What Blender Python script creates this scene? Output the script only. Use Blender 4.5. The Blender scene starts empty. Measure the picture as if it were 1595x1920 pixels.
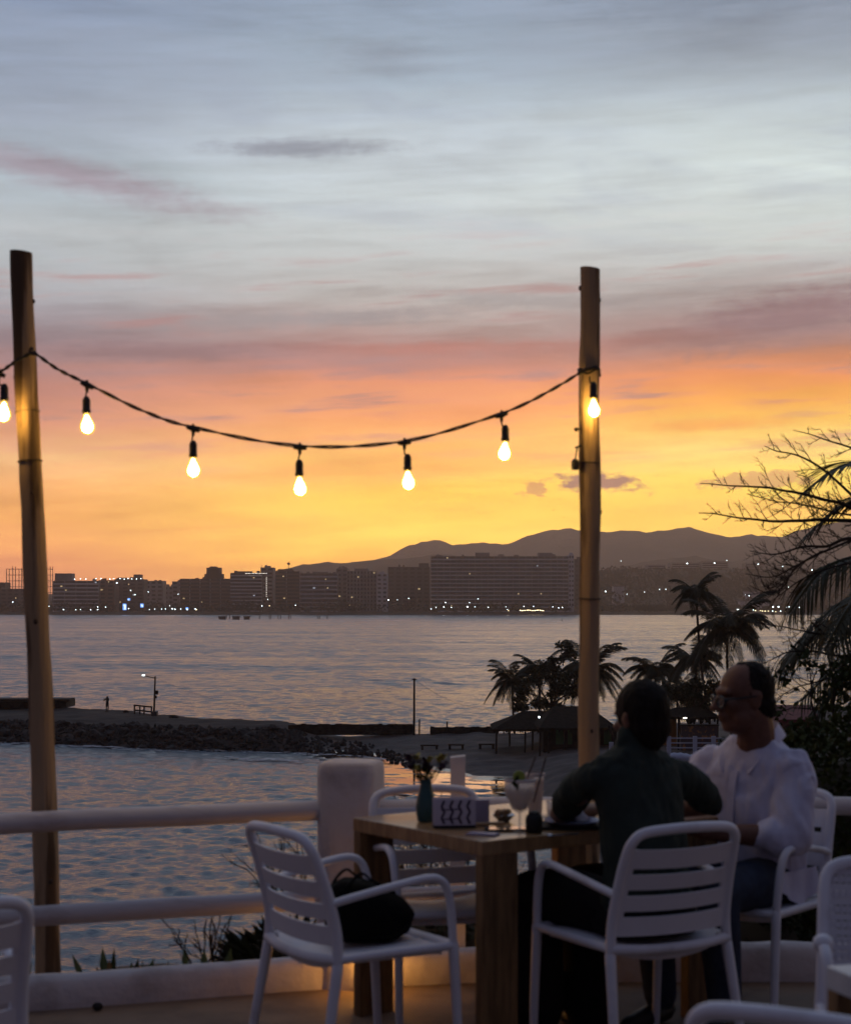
import bpy, math, random
import numpy as np
from mathutils import Vector, Matrix, noise as mnoise

V = Vector
R = math.radians
SC = bpy.context.scene
COL = SC.collection
random.seed(7)

# ------------------------------------------------------------------ camera
F, CX, Y0, HC = 3200.0, 797.5, 1123.0, 1.58     # focal length in photo pixels, image axis, horizon row, eye height
SEA = -12.42                                      # sea level, metres below the terrace floor
cam = bpy.data.cameras.new('camera')
cam.sensor_fit = 'HORIZONTAL'
cam.sensor_width = 24.0
cam.lens = 24.0 * F / 1595.0
cam.shift_y = (Y0 - 960.0) / 1595.0
cam.clip_start = 0.1
cam.clip_end = 40000
cam.dof.use_dof = True
cam.dof.focus_distance = 160.0
cam.dof.aperture_fstop = 4.2
camo = bpy.data.objects.new('camera', cam)
COL.objects.link(camo)
camo.location = (0, 0, HC)
camo.rotation_euler = (R(90), 0, 0)
SC.camera = camo


def P(px, py, y):
    return V(((px - CX) / F * y, y, HC - (py - Y0) / F * y))


def ysea(py, h=0.0):
    return (HC - SEA - h) * F / (py - Y0)


# ------------------------------------------------------------------ shader helpers
def S(r, g, b):
    def c(x):
        x /= 255.0
        return x / 12.92 if x <= 0.04045 else ((x + 0.055) / 1.055) ** 2.4
    return (c(r), c(g), c(b), 1.0)


class Gr:
    """small helper that writes node graphs as expressions"""
    def __init__(self, tree):
        self.t = tree
        self.n = tree.nodes

    def new(self, kind, **kw):
        n = self.n.new(kind)
        for k, v in kw.items():
            setattr(n, k, v)
        return n

    def put(self, sock, val):
        if isinstance(val, bpy.types.NodeSocket):
            self.t.links.new(val, sock)
        else:
            if isinstance(val, (tuple, list)) and sock.type == 'VECTOR':
                val = tuple(val)[:3]
            sock.default_value = val

    def m(self, op, a, b=None, c=None, clamp=False):
        n = self.new('ShaderNodeMath', operation=op, use_clamp=clamp)
        self.put(n.inputs[0], a)
        if b is not None:
            self.put(n.inputs[1], b)
        if c is not None:
            self.put(n.inputs[2], c)
        return n.outputs[0]

    def add(self, a, b): return self.m('ADD', a, b)
    def sub(self, a, b): return self.m('SUBTRACT', a, b)
    def mul(self, a, b): return self.m('MULTIPLY', a, b)
    def div(self, a, b): return self.m('DIVIDE', a, b)

    def smooth(self, x, lo, hi, to0=0.0, to1=1.0):
        n = self.new('ShaderNodeMapRange', interpolation_type='SMOOTHSTEP')
        self.put(n.inputs['Value'], x)
        n.inputs['From Min'].default_value = lo
        n.inputs['From Max'].default_value = hi
        n.inputs['To Min'].default_value = to0
        n.inputs['To Max'].default_value = to1
        return n.outputs['Result']

    def comb(self, x, y, z=0.0):
        n = self.new('ShaderNodeCombineXYZ')
        for i, v in enumerate((x, y, z)):
            self.put(n.inputs[i], v)
        return n.outputs[0]

    def noise(self, vec, scale, detail=3.0, rough=0.55, dist=0.0):
        n = self.new('ShaderNodeTexNoise')
        self.put(n.inputs['Vector'], vec)
        n.inputs['Scale'].default_value = scale
        n.inputs['Detail'].default_value = detail
        n.inputs['Roughness'].default_value = rough
        n.inputs['Distortion'].default_value = dist
        return n.outputs['Fac']

    def ramp(self, fac, stops, interp='LINEAR'):
        n = self.new('ShaderNodeValToRGB')
        cr = n.color_ramp
        cr.interpolation = interp
        stops = sorted(stops, key=lambda s: s[0])
        cr.elements[0].position, cr.elements[0].color = stops[0][0], stops[0][1]
        cr.elements[1].position, cr.elements[1].color = stops[-1][0], stops[-1][1]
        for p, c in stops[1:-1]:
            e = cr.elements.new(p)
            e.color = c
        self.put(n.inputs['Fac'], fac)
        return n.outputs['Color']

    def mix(self, f, a, b, mode='MIX'):
        n = self.new('ShaderNodeMix', data_type='RGBA', blend_type=mode)
        self.put(n.inputs[0], f)
        self.put(n.inputs[6], a)
        self.put(n.inputs[7], b)
        return n.outputs[2]

    def scalevec(self, vec, s):
        n = self.new('ShaderNodeVectorMath', operation='MULTIPLY')
        self.put(n.inputs[0], vec)
        n.inputs[1].default_value = s
        return n.outputs[0]


# ------------------------------------------------------------------ sky: afterglow over the sea
world = bpy.data.worlds.new('World')
SC.world = world
world.use_nodes = True
wt = world.node_tree
wt.nodes.clear()
g = Gr(wt)
tc = g.new('ShaderNodeTexCoord')
sp = g.new('ShaderNodeSeparateXYZ')
g.put(sp.inputs[0], tc.outputs['Generated'])
dx, dy, dz = sp.outputs
hyp = g.m('SQRT', g.add(g.mul(dx, dx), g.mul(dy, dy)))
v = g.m('MAXIMUM', g.div(dz, g.m('MAXIMUM', hyp, 0.002)), 0.0)   # tangent of the elevation
az = g.m('ARCTAN2', dx, dy)                                       # 0 straight out to sea
tilt = g.sub(v, g.mul(az, 0.05))
n1 = g.noise(g.comb(g.mul(az, 3.2), g.mul(tilt, 30.0), 1.7), 1.0, 4.0, 0.55)
n2 = g.noise(g.comb(g.mul(az, 11.0), g.mul(tilt, 110.0), 5.1), 1.0, 4.0, 0.6)
n3 = g.noise(g.comb(g.mul(az, 6.0), g.mul(g.add(v, g.mul(az, 0.10)), 24.0), 9.3), 1.0, 5.0, 0.6, 0.4)
vw = g.m('MAXIMUM', g.add(v, g.add(g.mul(g.sub(n1, 0.5), 0.034), g.mul(g.sub(n2, 0.5), 0.020))), 0.0)
p = g.div(vw, g.add(vw, 0.4))


def stops(rows):
    out = []
    for py, c in rows:
        e = max(0.0, (Y0 - py) / F)
        out.append((e / (e + 0.4), S(*c)))
    return out + [(0.62, S(146, 163, 190)), (1.0, S(108, 121, 148))]


left = g.ramp(p, stops([(1123, (192, 118, 88)), (1060, (214, 136, 84)), (985, (240, 166, 82)), (925, (242, 172, 100)),
                        (865, (238, 184, 124)), (805, (226, 154, 120)), (750, (196, 134, 120)), (700, (160, 126, 128)),
                        (650, (142, 124, 132)), (595, (150, 146, 154)), (520, (174, 182, 186)), (440, (184, 192, 196)),
                        (350, (171, 186, 196)), (230, (154, 166, 182)), (100, (143, 158, 180)), (0, (132, 149, 176))]))
mid = g.ramp(p, stops([(1123, (244, 172, 84)), (1060, (252, 186, 70)), (1000, (255, 204, 74)), (930, (255, 201, 74)),
                       (870, (253, 193, 92)), (815, (250, 176, 98)), (765, (246, 164, 108)), (725, (226, 144, 106)),
                       (690, (186, 128, 117)), (650, (166, 124, 121)), (610, (172, 156, 153)), (560, (184, 182, 180)),
                       (480, (194, 201, 202)), (370, (200, 211, 214)), (270, (196, 208, 216)), (130, (161, 178, 193)),
                       (0, (145, 162, 183))]))
right = g.ramp(p, stops([(1123, (246, 180, 92)), (1050, (253, 198, 76)), (985, (255, 210, 82)), (900, (255, 217, 92)),
                         (835, (255, 224, 124)), (800, (252, 192, 84)), (750, (250, 168, 76)), (710, (232, 142, 86)),
                         (665, (174, 122, 108)), (610, (156, 132, 132)), (555, (168, 162, 162)), (470, (197, 205, 203)), (330, (209, 221, 220)), (180, (178, 191, 199)), (80, (146, 158, 172)), (0, (134, 147, 165))]))
front = g.mix(g.smooth(az, -0.24, -0.02), left, mid)
front = g.mix(g.smooth(az, 0.0, 0.19), front, right)
# grey veils high up, mauve streaks in the glow
veil = g.mul(g.smooth(n3, 0.46, 0.72), g.smooth(v, 0.13, 0.26))
front = g.mix(g.mul(veil, 0.55), front, S(136, 146, 162))
low = g.mul(g.smooth(n2, 0.50, 0.74), g.mul(g.smooth(v, 0.055, 0.11), g.smooth(v, 0.24, 0.17)))
front = g.mix(g.mul(low, 0.75), front, S(160, 122, 122))
warm = g.mul(g.smooth(n1, 0.52, 0.72), g.mul(g.smooth(v, 0.02, 0.05), g.smooth(v, 0.13, 0.10)))
front = g.mix(g.mul(warm, 0.45), front, S(238, 146, 78))


def blob(u0, v0, ru, rv, slope=0.0):
    a = g.div(g.sub(az, u0), ru)
    b = g.div(g.sub(g.sub(v, v0), g.mul(g.sub(az, u0), slope)), rv)
    return g.m('SQRT', g.add(g.mul(a, a), g.mul(b, b)))


def cloud(px, py, w, h, colour, amount, slope=0.0, soft=0.55, fine=0.5):
    global front
    d = blob((px - CX) / F, (Y0 - py) / F, w / F, h / F, slope)
    d = g.add(d, g.add(g.mul(g.sub(n2, 0.5), fine), g.mul(g.sub(puff, 0.5), fine)))
    front = g.mix(g.mul(g.smooth(d, 1.0, 1.0 - soft), amount), front, colour)


puff = g.noise(g.comb(g.mul(az, 110.0), g.mul(v, 190.0), 2.2), 1.0, 6.0, 0.65)
cloud(150, 345, 430, 50, S(156, 136, 150), 0.68, -0.19, 0.97, 0.7)     # pink streak
cloud(540, 280, 270, 27, S(140, 147, 162), 0.75, 0.02, 0.95, 1.1)
cloud(980, 560, 330, 24, S(160, 156, 158), 0.7, -0.05, 0.95, 1.2)
cloud(560, 600, 420, 26, S(150, 146, 150), 0.75, 0.05, 0.95, 1.2)
cloud(330, 665, 380, 24, S(138, 112, 118), 0.75, 0.02, 0.95, 1.1)      # grey streak above it
cloud(1470, 606, 330, 66, S(138, 112, 120), 0.95, 0.13, 0.9, 0.9)
cloud(1250, 640, 260, 26, S(150, 112, 112), 0.8, 0.03, 0.9, 1.0)      # mauve bank
cloud(1290, 20, 330, 60, S(124, 138, 156), 0.7, -0.02, 0.95, 0.9)
cloud(720, 110, 180, 60, S(146, 158, 174), 0.6, -0.1, 0.95, 0.9)
cloud(1330, 800, 240, 18, S(246, 158, 74), 0.65, 0.03, 0.9, 0.8)
cloud(860, 652, 420, 22, S(178, 118, 110), 0.7, 0.02, 0.95, 0.9)
cloud(1128, 907, 104, 28, S(140, 102, 98), 0.95, 0.0, 0.6, 1.9)     # the small cumulus scraps
cloud(1000, 917, 30, 13, S(196, 140, 92), 0.8, 0.0, 0.5, 2.6)
cloud(1420, 902, 100, 18, S(204, 150, 104), 0.75, 0.03, 0.5, 2.6)

# broken brightness: thin streaks all over
grain = g.add(1.0, g.add(g.mul(g.sub(n2, 0.5), 0.48), g.mul(g.sub(n3, 0.5), 0.72)))
front = g.mix(1.0, front, g.comb(grain, grain, grain), 'MULTIPLY')
# away from the afterglow the sky is the dull blue of dusk
back = g.ramp(g.div(v, g.add(v, 0.4)), [(0.0, S(48, 41, 50)), (0.25, S(62, 54, 68)), (0.6, S(68, 67, 86)), (1.0, S(108, 121, 148))])
ca = g.m('COSINE', g.sub(az, 0.12))
skycol = g.mix(g.smooth(ca, -0.15, 0.97), back, front)
sky = g.new('ShaderNodeTexSky', sky_type='NISHITA', sun_disc=False)
SUN_AZ, SUN_EL = R(7.0), R(1.2)
sky.sun_elevation = SUN_EL
sky.sun_rotation = SUN_AZ
bg1 = g.new('ShaderNodeBackground')
g.put(bg1.inputs['Color'], skycol)
g.put(bg1.inputs['Strength'], g.m('MULTIPLY', g.m('EXPONENT', g.m('MINIMUM', g.div(0.040, g.m('MAXIMUM', v, 0.004)), 1.05)), 0.97))
bg2 = g.new('ShaderNodeBackground')
g.put(bg2.inputs['Color'], sky.outputs[0])
bg2.inputs['Strength'].default_value = 0.004
ads = g.new('ShaderNodeAddShader')
wt.links.new(bg1.outputs[0], ads.inputs[0])
wt.links.new(bg2.outputs[0], ads.inputs[1])
wo = g.new('ShaderNodeOutputWorld')
wt.links.new(ads.outputs[0], wo.inputs['Surface'])

sun = bpy.data.lights.new('sun', 'SUN')
sun.energy = 0.04
sun.angle = R(14)
sun.color = (1.0, 0.72, 0.45)
suno = bpy.data.objects.new('sun', sun)
COL.objects.link(suno)
sd = V((math.sin(SUN_AZ) * math.cos(R(5)), math.cos(SUN_AZ) * math.cos(R(5)), math.sin(R(5))))
suno.rotation_euler = sd.to_track_quat('Z', 'Y').to_euler()

SC.view_settings.view_transform = 'Standard'
SC.view_settings.look = 'None'
SC.view_settings.exposure = 0.0
SC.view_settings.gamma = 1.0
SC.view_settings.use_curve_mapping = False
SC.render.engine = 'CYCLES'
SC.cycles.use_denoising = True
SC.cycles.max_bounces = 6
SC.cycles.transparent_max_bounces = 12
SC.cycles.sample_clamp_indirect = 4.0
SC.cycles.caustics_reflective = False
SC.cycles.caustics_refractive = False

# ------------------------------------------------------------------ materials
MATS = {}


def mat(name, col, rough=0.6, spec=0.4, var=None, bump=None, metal=0.0, coords='Object', trans=0.0, ior=1.45, stretch=(1, 1, 1), coat=0.0, sheen=0.0):
    """var = (second colour, noise scale, detail, low, high), bump = (noise scale, strength, distance)"""
    m = bpy.data.materials.new(name)
    m.use_nodes = True
    t = m.node_tree
    b = t.nodes['Principled BSDF']
    q = Gr(t)
    b.inputs['Base Color'].default_value = (*col[:3], 1)
    b.inputs['Roughness'].default_value = rough
    b.inputs['Specular IOR Level'].default_value = spec
    b.inputs['Metallic'].default_value = metal
    b.inputs['Transmission Weight'].default_value = trans
    b.inputs['IOR'].default_value = ior
    b.inputs['Coat Weight'].default_value = coat
    b.inputs['Sheen Weight'].default_value = sheen
    if var or bump:
        c = q.new('ShaderNodeTexCoord')
        vec = q.scalevec(c.outputs[coords], stretch)
        if var:
            f = q.smooth(q.noise(vec, var[1], var[2] if len(var) > 2 else 4.0, 0.6), var[3] if len(var) > 3 else 0.35, var[4] if len(var) > 4 else 0.65)
            q.put(b.inputs['Base Color'], q.mix(f, (*col[:3], 1), (*var[0][:3], 1)))
        if bump:
            bn = q.new('ShaderNodeBump')
            bn.inputs['Strength'].default_value = bump[1]
            bn.inputs['Distance'].default_value = bump[2]
            q.put(bn.inputs['Height'], q.noise(vec, bump[0], 5.0, 0.6))
            t.links.new(bn.outputs[0], b.inputs['Normal'])
    MATS[name] = m
    return m


def emit(name, col, strength):
    m = bpy.data.materials.new(name)
    m.use_nodes = True
    t = m.node_tree
    t.nodes.clear()
    e = t.nodes.new('ShaderNodeEmission')
    e.inputs['Color'].default_value = (*col[:3], 1)
    e.inputs['Strength'].default_value = strength
    o = t.nodes.new('ShaderNodeOutputMaterial')
    t.links.new(e.outputs[0], o.inputs[0])
    MATS[name] = m
    return m


mat('white_plastic', (0.68, 0.67, 0.73), 0.45, 0.35, ((0.44, 0.41, 0.43), 5.0, 8.0, 0.52, 0.82), (60, 0.08, 0.001))
mat('plaster', (0.60, 0.55, 0.55), 0.85, 0.2, ((0.36, 0.31, 0.30), 4.0, 8.0, 0.46, 0.78), (9.0, 0.7, 0.016))
mat('rail_paint', (0.58, 0.54, 0.55), 0.6, 0.3, ((0.36, 0.30, 0.29), 3.0, 7.0, 0.52, 0.78), (7.0, 0.4, 0.01), stretch=(0.6, 2, 2))
mat('pole_wood', (0.37, 0.255, 0.155), 0.8, 0.15, ((0.11, 0.07, 0.042), 9.0, 8.0, 0.48, 0.60), (26.0, 0.9, 0.012), stretch=(1.6, 1.6, 0.10))  # grain; the dark vertical streaks also stand in for the poles' shaded side
mat('pole_band', (0.03, 0.022, 0.018), 0.7)
mat('knot', (0.06, 0.04, 0.03), 0.8)
mat('table_wood', (0.25, 0.145, 0.065), 0.5, 0.35, ((0.13, 0.072, 0.032), 6.0, 5.0), (18.0, 0.12, 0.002), stretch=(5.0, 5.0, 0.6))
mat('table_top', (0.36, 0.215, 0.10), 0.28, 0.5, ((0.22, 0.125, 0.055), 9.0, 5.0), (26.0, 0.08, 0.001), stretch=(1.0, 7.0, 1.0))
mat('floor', (0.20, 0.145, 0.105), 0.75, 0.3, ((0.11, 0.078, 0.058), 2.2, 7.0, 0.4, 0.66), (14.0, 0.5, 0.006))
mat('soil', (0.05, 0.038, 0.028), 0.9, 0.2, ((0.03, 0.022, 0.016), 4.0), (9.0, 0.8, 0.05))
mat('cliff', (0.09, 0.07, 0.05), 0.9, 0.2, ((0.04, 0.035, 0.025), 1.2), (1.5, 0.9, 0.4))
mat('cord', (0.018, 0.014, 0.014), 0.55)
mat('socket', (0.02, 0.016, 0.015), 0.45)
mat('rock', (0.040, 0.034, 0.033), 0.85, 0.3, ((0.018, 0.015, 0.015), 1.6), (2.5, 0.7, 0.15))
mat('dark_wood', (0.05, 0.036, 0.03), 0.8, 0.2, ((0.03, 0.022, 0.02), 2.0))
mat('thatch', (0.028, 0.021, 0.016), 0.95, 0.1, ((0.016, 0.012, 0.009), 3.0), (6.0, 1.0, 0.1))
mat('bark', (0.06, 0.045, 0.035), 0.9, 0.2, ((0.035, 0.026, 0.02), 8.0), (20.0, 0.5, 0.01))
mat('twig', (0.035, 0.025, 0.02), 0.85, 0.2)
mat('palm_leaf', (0.030, 0.034, 0.012), 0.6, 0.3, ((0.055, 0.048, 0.018), 2.0))
mat('palm_leaf_far', (0.026, 0.026, 0.012), 0.7, 0.2)
mat('leaf', (0.024, 0.033, 0.011), 0.75, 0.12, ((0.05, 0.062, 0.018), 6.0))
mat('leaf_dark', (0.018, 0.021, 0.010), 0.6, 0.25, ((0.03, 0.034, 0.013), 5.0))
mat('succulent', (0.10, 0.14, 0.045), 0.45, 0.4, ((0.06, 0.09, 0.03), 12.0))
mat('dry_leaf', (0.22, 0.13, 0.045), 0.7, 0.2)
mat('stem', (0.05, 0.04, 0.025), 0.85)  # brown of the solid cores inside hedge and bushes
mat('shirt_white', (0.60, 0.59, 0.73), 0.8, 0.2, ((0.50, 0.48, 0.61), 7.0), (26.0, 0.25, 0.008), sheen=0.2)
mat('blouse_green', (0.030, 0.040, 0.034), 0.85, 0.2, ((0.022, 0.030, 0.026), 7.0), (30.0, 0.25, 0.006))
mat('trousers_black', (0.010, 0.009, 0.010), 0.85, 0.15, bump=(20.0, 0.3, 0.008))
mat('jeans', (0.035, 0.045, 0.075), 0.85, 0.2, ((0.026, 0.033, 0.055), 20.0), (60.0, 0.2, 0.003))
mat('skin_man', (0.175, 0.086, 0.058), 0.5, 0.3, ((0.13, 0.060, 0.041), 14.0))
mat('skin_woman', (0.22, 0.115, 0.075), 0.5, 0.35, ((0.17, 0.085, 0.055), 14.0))
mat('hair', (0.008, 0.006, 0.005), 0.7, 0.15, ((0.016, 0.012, 0.010), 60.0, 3.0), (130.0, 0.6, 0.004), stretch=(1, 1, 0.25))
mat('shoe', (0.012, 0.011, 0.011), 0.5)
mat('black_frame', (0.012, 0.012, 0.013), 0.3, 0.5)
mat('lens', (0.9, 0.9, 0.92), 0.03, 0.5, trans=0.95, ior=1.1)
mat('bag', (0.004, 0.004, 0.004), 0.85, 0.1, bump=(18.0, 0.5, 0.01))
mat('glaze_teal', (0.02, 0.07, 0.075), 0.25, 0.5, ((0.05, 0.10, 0.07), 5.0, 3.0, 0.55, 0.75))
mat('petal_dark', (0.05, 0.018, 0.035), 0.6)
mat('petal_yellow', (0.30, 0.25, 0.05), 0.6)
mat('lilac_card', (0.30, 0.27, 0.38), 0.5)
mat('holder_white', (0.52, 0.48, 0.57), 0.5)
mat('ink', (0.03, 0.02, 0.05), 0.6)
mat('frost', (0.62, 0.55, 0.52), 0.75, 0.3)
mat('lime', (0.25, 0.30, 0.04), 0.45)
mat('black_gloss', (0.008, 0.008, 0.009), 0.06, 0.6)
mat('black_matte', (0.012, 0.011, 0.012), 0.6)
mat('plate_blue', (0.16, 0.18, 0.30), 0.25, 0.5)
mat('napkin', (0.60, 0.55, 0.58), 0.85)
mat('straw', (0.04, 0.02, 0.025), 0.4)
mat('bread', (0.45, 0.30, 0.17), 0.8)
mat('steel', (0.45, 0.45, 0.47), 0.25, 0.5, metal=0.9)
mat('city_pale', (0.62, 0.58, 0.58), 0.8, 0.2, ((0.52, 0.48, 0.48), 0.05))
mat('city_mid', (0.30, 0.25, 0.24), 0.8, 0.2, ((0.18, 0.145, 0.135), 0.05))
mat('city_dark', (0.10, 0.08, 0.075), 0.8, 0.2)
mat('city_glass', (0.03, 0.03, 0.036), 0.25, 0.4)
mat('city_brick', (0.17, 0.10, 0.075), 0.85, 0.2)
mat('hill_far', (0.055, 0.05, 0.03), 0.95, 0.1, ((0.09, 0.07, 0.045), 0.006, 6.0), (0.02, 0.8, 20.0))
mat('hill_near', (0.045, 0.04, 0.025), 0.95, 0.1, ((0.07, 0.05, 0.035), 0.012, 6.0), (0.04, 0.8, 10.0))
mat('wood_far', (0.025, 0.028, 0.014), 0.9, 0.1)
mat('concrete_far', (0.10, 0.09, 0.085), 0.9, 0.2)
mat('kiosk_orange', (0.34, 0.15, 0.04), 0.7)
mat('door_green', (0.06, 0.15, 0.06), 0.7)
mat('roof_red', (0.20, 0.06, 0.05), 0.8, 0.2, ((0.14, 0.045, 0.04), 3.0))
mat('board_paint', (0.10, 0.07, 0.07), 0.7, 0.2, ((0.35, 0.16, 0.06), 2.3, 2.0, 0.55, 0.6))
mat('white_fence', (0.45, 0.45, 0.52), 0.6)
mat('cloth_white', (0.45, 0.46, 0.56), 0.8)
mat('foam', (0.55, 0.53, 0.56), 0.7, 0.3)
mat('bird_dark', (0.03, 0.025, 0.025), 0.8)

emit('bulb_core', (1.0, 0.68, 0.22), 190.0)
emit('lamp_white', (0.80, 0.95, 1.0), 8.0)
emit('lamp_warm', (1.0, 0.78, 0.42), 9.0)
emit('lamp_soft', (1.0, 0.92, 0.80), 2.6)
emit('window_lit', (1.0, 0.72, 0.36), 0.5)
emit('window_cool', (0.75, 0.85, 1.0), 0.4)
emit('screen_blue', (0.12, 0.35, 1.0), 1.6)
emit('screen_white', (0.75, 0.88, 1.0), 1.6)
emit('curb_glow', (1.0, 0.52, 0.12), 14.0)

# bulb envelope: thin amber glass
m = bpy.data.materials.new('bulb_glass')
m.use_nodes = True
t = m.node_tree
t.nodes.clear()
q = Gr(t)
tr = q.new('ShaderNodeBsdfTransparent')
tr.inputs[0].default_value = (1.0, 0.86, 0.55, 1)
em = q.new('ShaderNodeEmission')
em.inputs[0].default_value = (1.0, 0.60, 0.10, 1)
em.inputs[1].default_value = 1.6
gl = q.new('ShaderNodeBsdfGlossy')
gl.inputs['Roughness'].default_value = 0.05
m1 = q.new('ShaderNodeMixShader')
m1.inputs[0].default_value = 0.55
t.links.new(tr.outputs[0], m1.inputs[1])
t.links.new(em.outputs[0], m1.inputs[2])
m2 = q.new('ShaderNodeMixShader')
m2.inputs[0].default_value = 0.05
t.links.new(m1.outputs[0], m2.inputs[1])
t.links.new(gl.outputs[0], m2.inputs[2])
o = q.new('ShaderNodeOutputMaterial')
t.links.new(m2.outputs[0], o.inputs[0])
MATS['bulb_glass'] = m

# thin clear glass and cloudy drink
m = bpy.data.materials.new('glass')
m.use_nodes = True
t = m.node_tree
t.nodes.clear()
q = Gr(t)
tr = q.new('ShaderNodeBsdfTransparent')
tr.inputs[0].default_value = (0.93, 0.93, 0.94, 1)
gl = q.new('ShaderNodeBsdfGlossy')
gl.inputs['Roughness'].default_value = 0.08
mx = q.new('ShaderNodeMixShader')
mx.inputs[0].default_value = 0.10
t.links.new(tr.outputs[0], mx.inputs[1])
t.links.new(gl.outputs[0], mx.inputs[2])
o = q.new('ShaderNodeOutputMaterial')
tl = q.new('ShaderNodeBsdfTranslucent')
tl.inputs[0].default_value = (0.85, 0.80, 0.80, 1)
mf_ = q.new('ShaderNodeMixShader')
mf_.inputs[0].default_value = 0.28
t.links.new(mx.outputs[0], mf_.inputs[1])
t.links.new(tl.outputs[0], mf_.inputs[2])
t.links.new(mf_.outputs[0], o.inputs[0])
MATS['glass'] = m
m = bpy.data.materials.new('drink')
m.use_nodes = True
t = m.node_tree
t.nodes.clear()
q = Gr(t)
df = q.new('ShaderNodeBsdfDiffuse')
df.inputs[0].default_value = (0.80, 0.74, 0.72, 1)
tl = q.new('ShaderNodeBsdfTranslucent')
tl.inputs[0].default_value = (0.85, 0.78, 0.74, 1)
mx = q.new('ShaderNodeMixShader')
mx.inputs[0].default_value = 0.6
t.links.new(df.outputs[0], mx.inputs[1])
t.links.new(tl.outputs[0], mx.inputs[2])
o = q.new('ShaderNodeOutputMaterial')
t.links.new(mx.outputs[0], o.inputs[0])
MATS['drink'] = m

# water
m = mat('water', (0.085, 0.125, 0.165), 0.12, 0.5, ior=1.333)
t = m.node_tree
q = Gr(t)
b = t.nodes['Principled BSDF']
c = q.new('ShaderNodeNewGeometry')
pos = c.outputs['Position']
ysep = q.new('ShaderNodeSeparateXYZ')
q.put(ysep.inputs[0], pos)
# waves too fine to build out on the open bay: their slopes become roughness
wind = q.noise(q.scalevec(pos, (0.010, 0.045, 0.0)), 1.0, 5.0, 0.65)
q.put(b.inputs['Roughness'], q.add(q.smooth(ysep.outputs[1], 110.0, 420.0, 0.13, 0.23), q.mul(q.sub(wind, 0.5), q.smooth(ysep.outputs[1], 140.0, 300.0, 0.0, 0.36))))
r1 = q.noise(q.scalevec(pos, (0.7, 1.1, 0.0)), 4.2, 4.0, 0.64)
r2 = q.noise(q.scalevec(pos, (0.7, 1.2, 0.0)), 0.55, 3.0, 0.55)
r3 = q.noise(q.scalevec(pos, (0.012, 0.03, 0.0)), 1.0, 3.0, 0.5)
hgt = q.mul(q.add(q.mul(r1, 0.125), q.mul(r2, 0.06)), q.add(0.72, q.mul(r3, 0.55)))
bn = q.new('ShaderNodeBump')
bn.inputs['Strength'].default_value = 1.0
bn.inputs['Distance'].default_value = 1.0
q.put(bn.inputs['Height'], hgt)
t.links.new(bn.outputs[0], b.inputs['Normal'])

# sand: dry above, wet and mirror-like where the swash has run over it
m = mat('sand', (0.15, 0.115, 0.10), 0.85, 0.3)
t = m.node_tree
q = Gr(t)
b = t.nodes['Principled BSDF']
c = q.new('ShaderNodeNewGeometry')
pos = c.outputs['Position']
s3 = q.new('ShaderNodeSeparateXYZ')
q.put(s3.inputs[0], pos)
hh = q.add(q.sub(s3.outputs[2], SEA), q.mul(q.sub(q.noise(pos, 0.35, 3.0), 0.5), 0.10))
wet = q.smooth(hh, 0.20, 0.10)
bulk = q.mix(q.smooth(q.noise(pos, 0.5, 6.0), 0.35, 0.7), (0.060, 0.047, 0.043, 1), (0.105, 0.084, 0.077, 1))
dirt = q.mix(q.smooth(q.noise(pos, 0.25, 6.0), 0.4, 0.7), (0.020, 0.012, 0.010, 1), (0.044, 0.027, 0.021, 1))
land = q.mix(q.smooth(s3.outputs[0], -18.0, -8.0), dirt, bulk)
q.put(b.inputs['Base Color'], q.mix(wet, land, (0.035, 0.028, 0.026, 1)))
q.put(b.inputs['Roughness'], q.add(q.mul(wet, -0.80), 0.86))
bn = q.new('ShaderNodeBump')
q.put(bn.inputs['Strength'], q.add(q.mul(wet, -0.68), 0.7))
bn.inputs['Distance'].default_value = 0.12
q.put(bn.inputs['Height'], q.noise(pos, 1.6, 5.0, 0.6))
t.links.new(bn.outputs[0], b.inputs['Normal'])

# woven plastic of the nearest chair back
mat('woven', (0.55, 0.53, 0.58), 0.5, 0.35)


# ------------------------------------------------------------------ mesh helpers
ORG = {}


def tag(o, label=None, cat=None, group=None, kind=None):
    if label: o['label'] = label
    if cat: o['category'] = cat
    if group: o['group'] = group
    if kind: o['kind'] = kind
    return o


def empty(name, loc, label=None, cat=None, group=None):
    o = bpy.data.objects.new(name, None)
    o.empty_display_size = 0.1
    o.location = loc
    COL.objects.link(o)
    ORG[o.name] = V(loc)
    return tag(o, label, cat, group)


def catmull(pts, n=6):
    pts = [V(p_) for p_ in pts]
    if len(pts) < 3:
        return pts
    ext = [2 * pts[0] - pts[1]] + pts + [2 * pts[-1] - pts[-2]]
    out = []
    for i in range(1, len(ext) - 2):
        a, b_, c_, d_ = ext[i - 1], ext[i], ext[i + 1], ext[i + 2]
        for k in range(n):
            s = k / n
            out.append(0.5 * ((2 * b_) + (c_ - a) * s + (2 * a - 5 * b_ + 4 * c_ - d_) * s * s + (3 * b_ - a - 3 * c_ + d_) * s ** 3))
    out.append(pts[-1])
    return out


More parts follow.
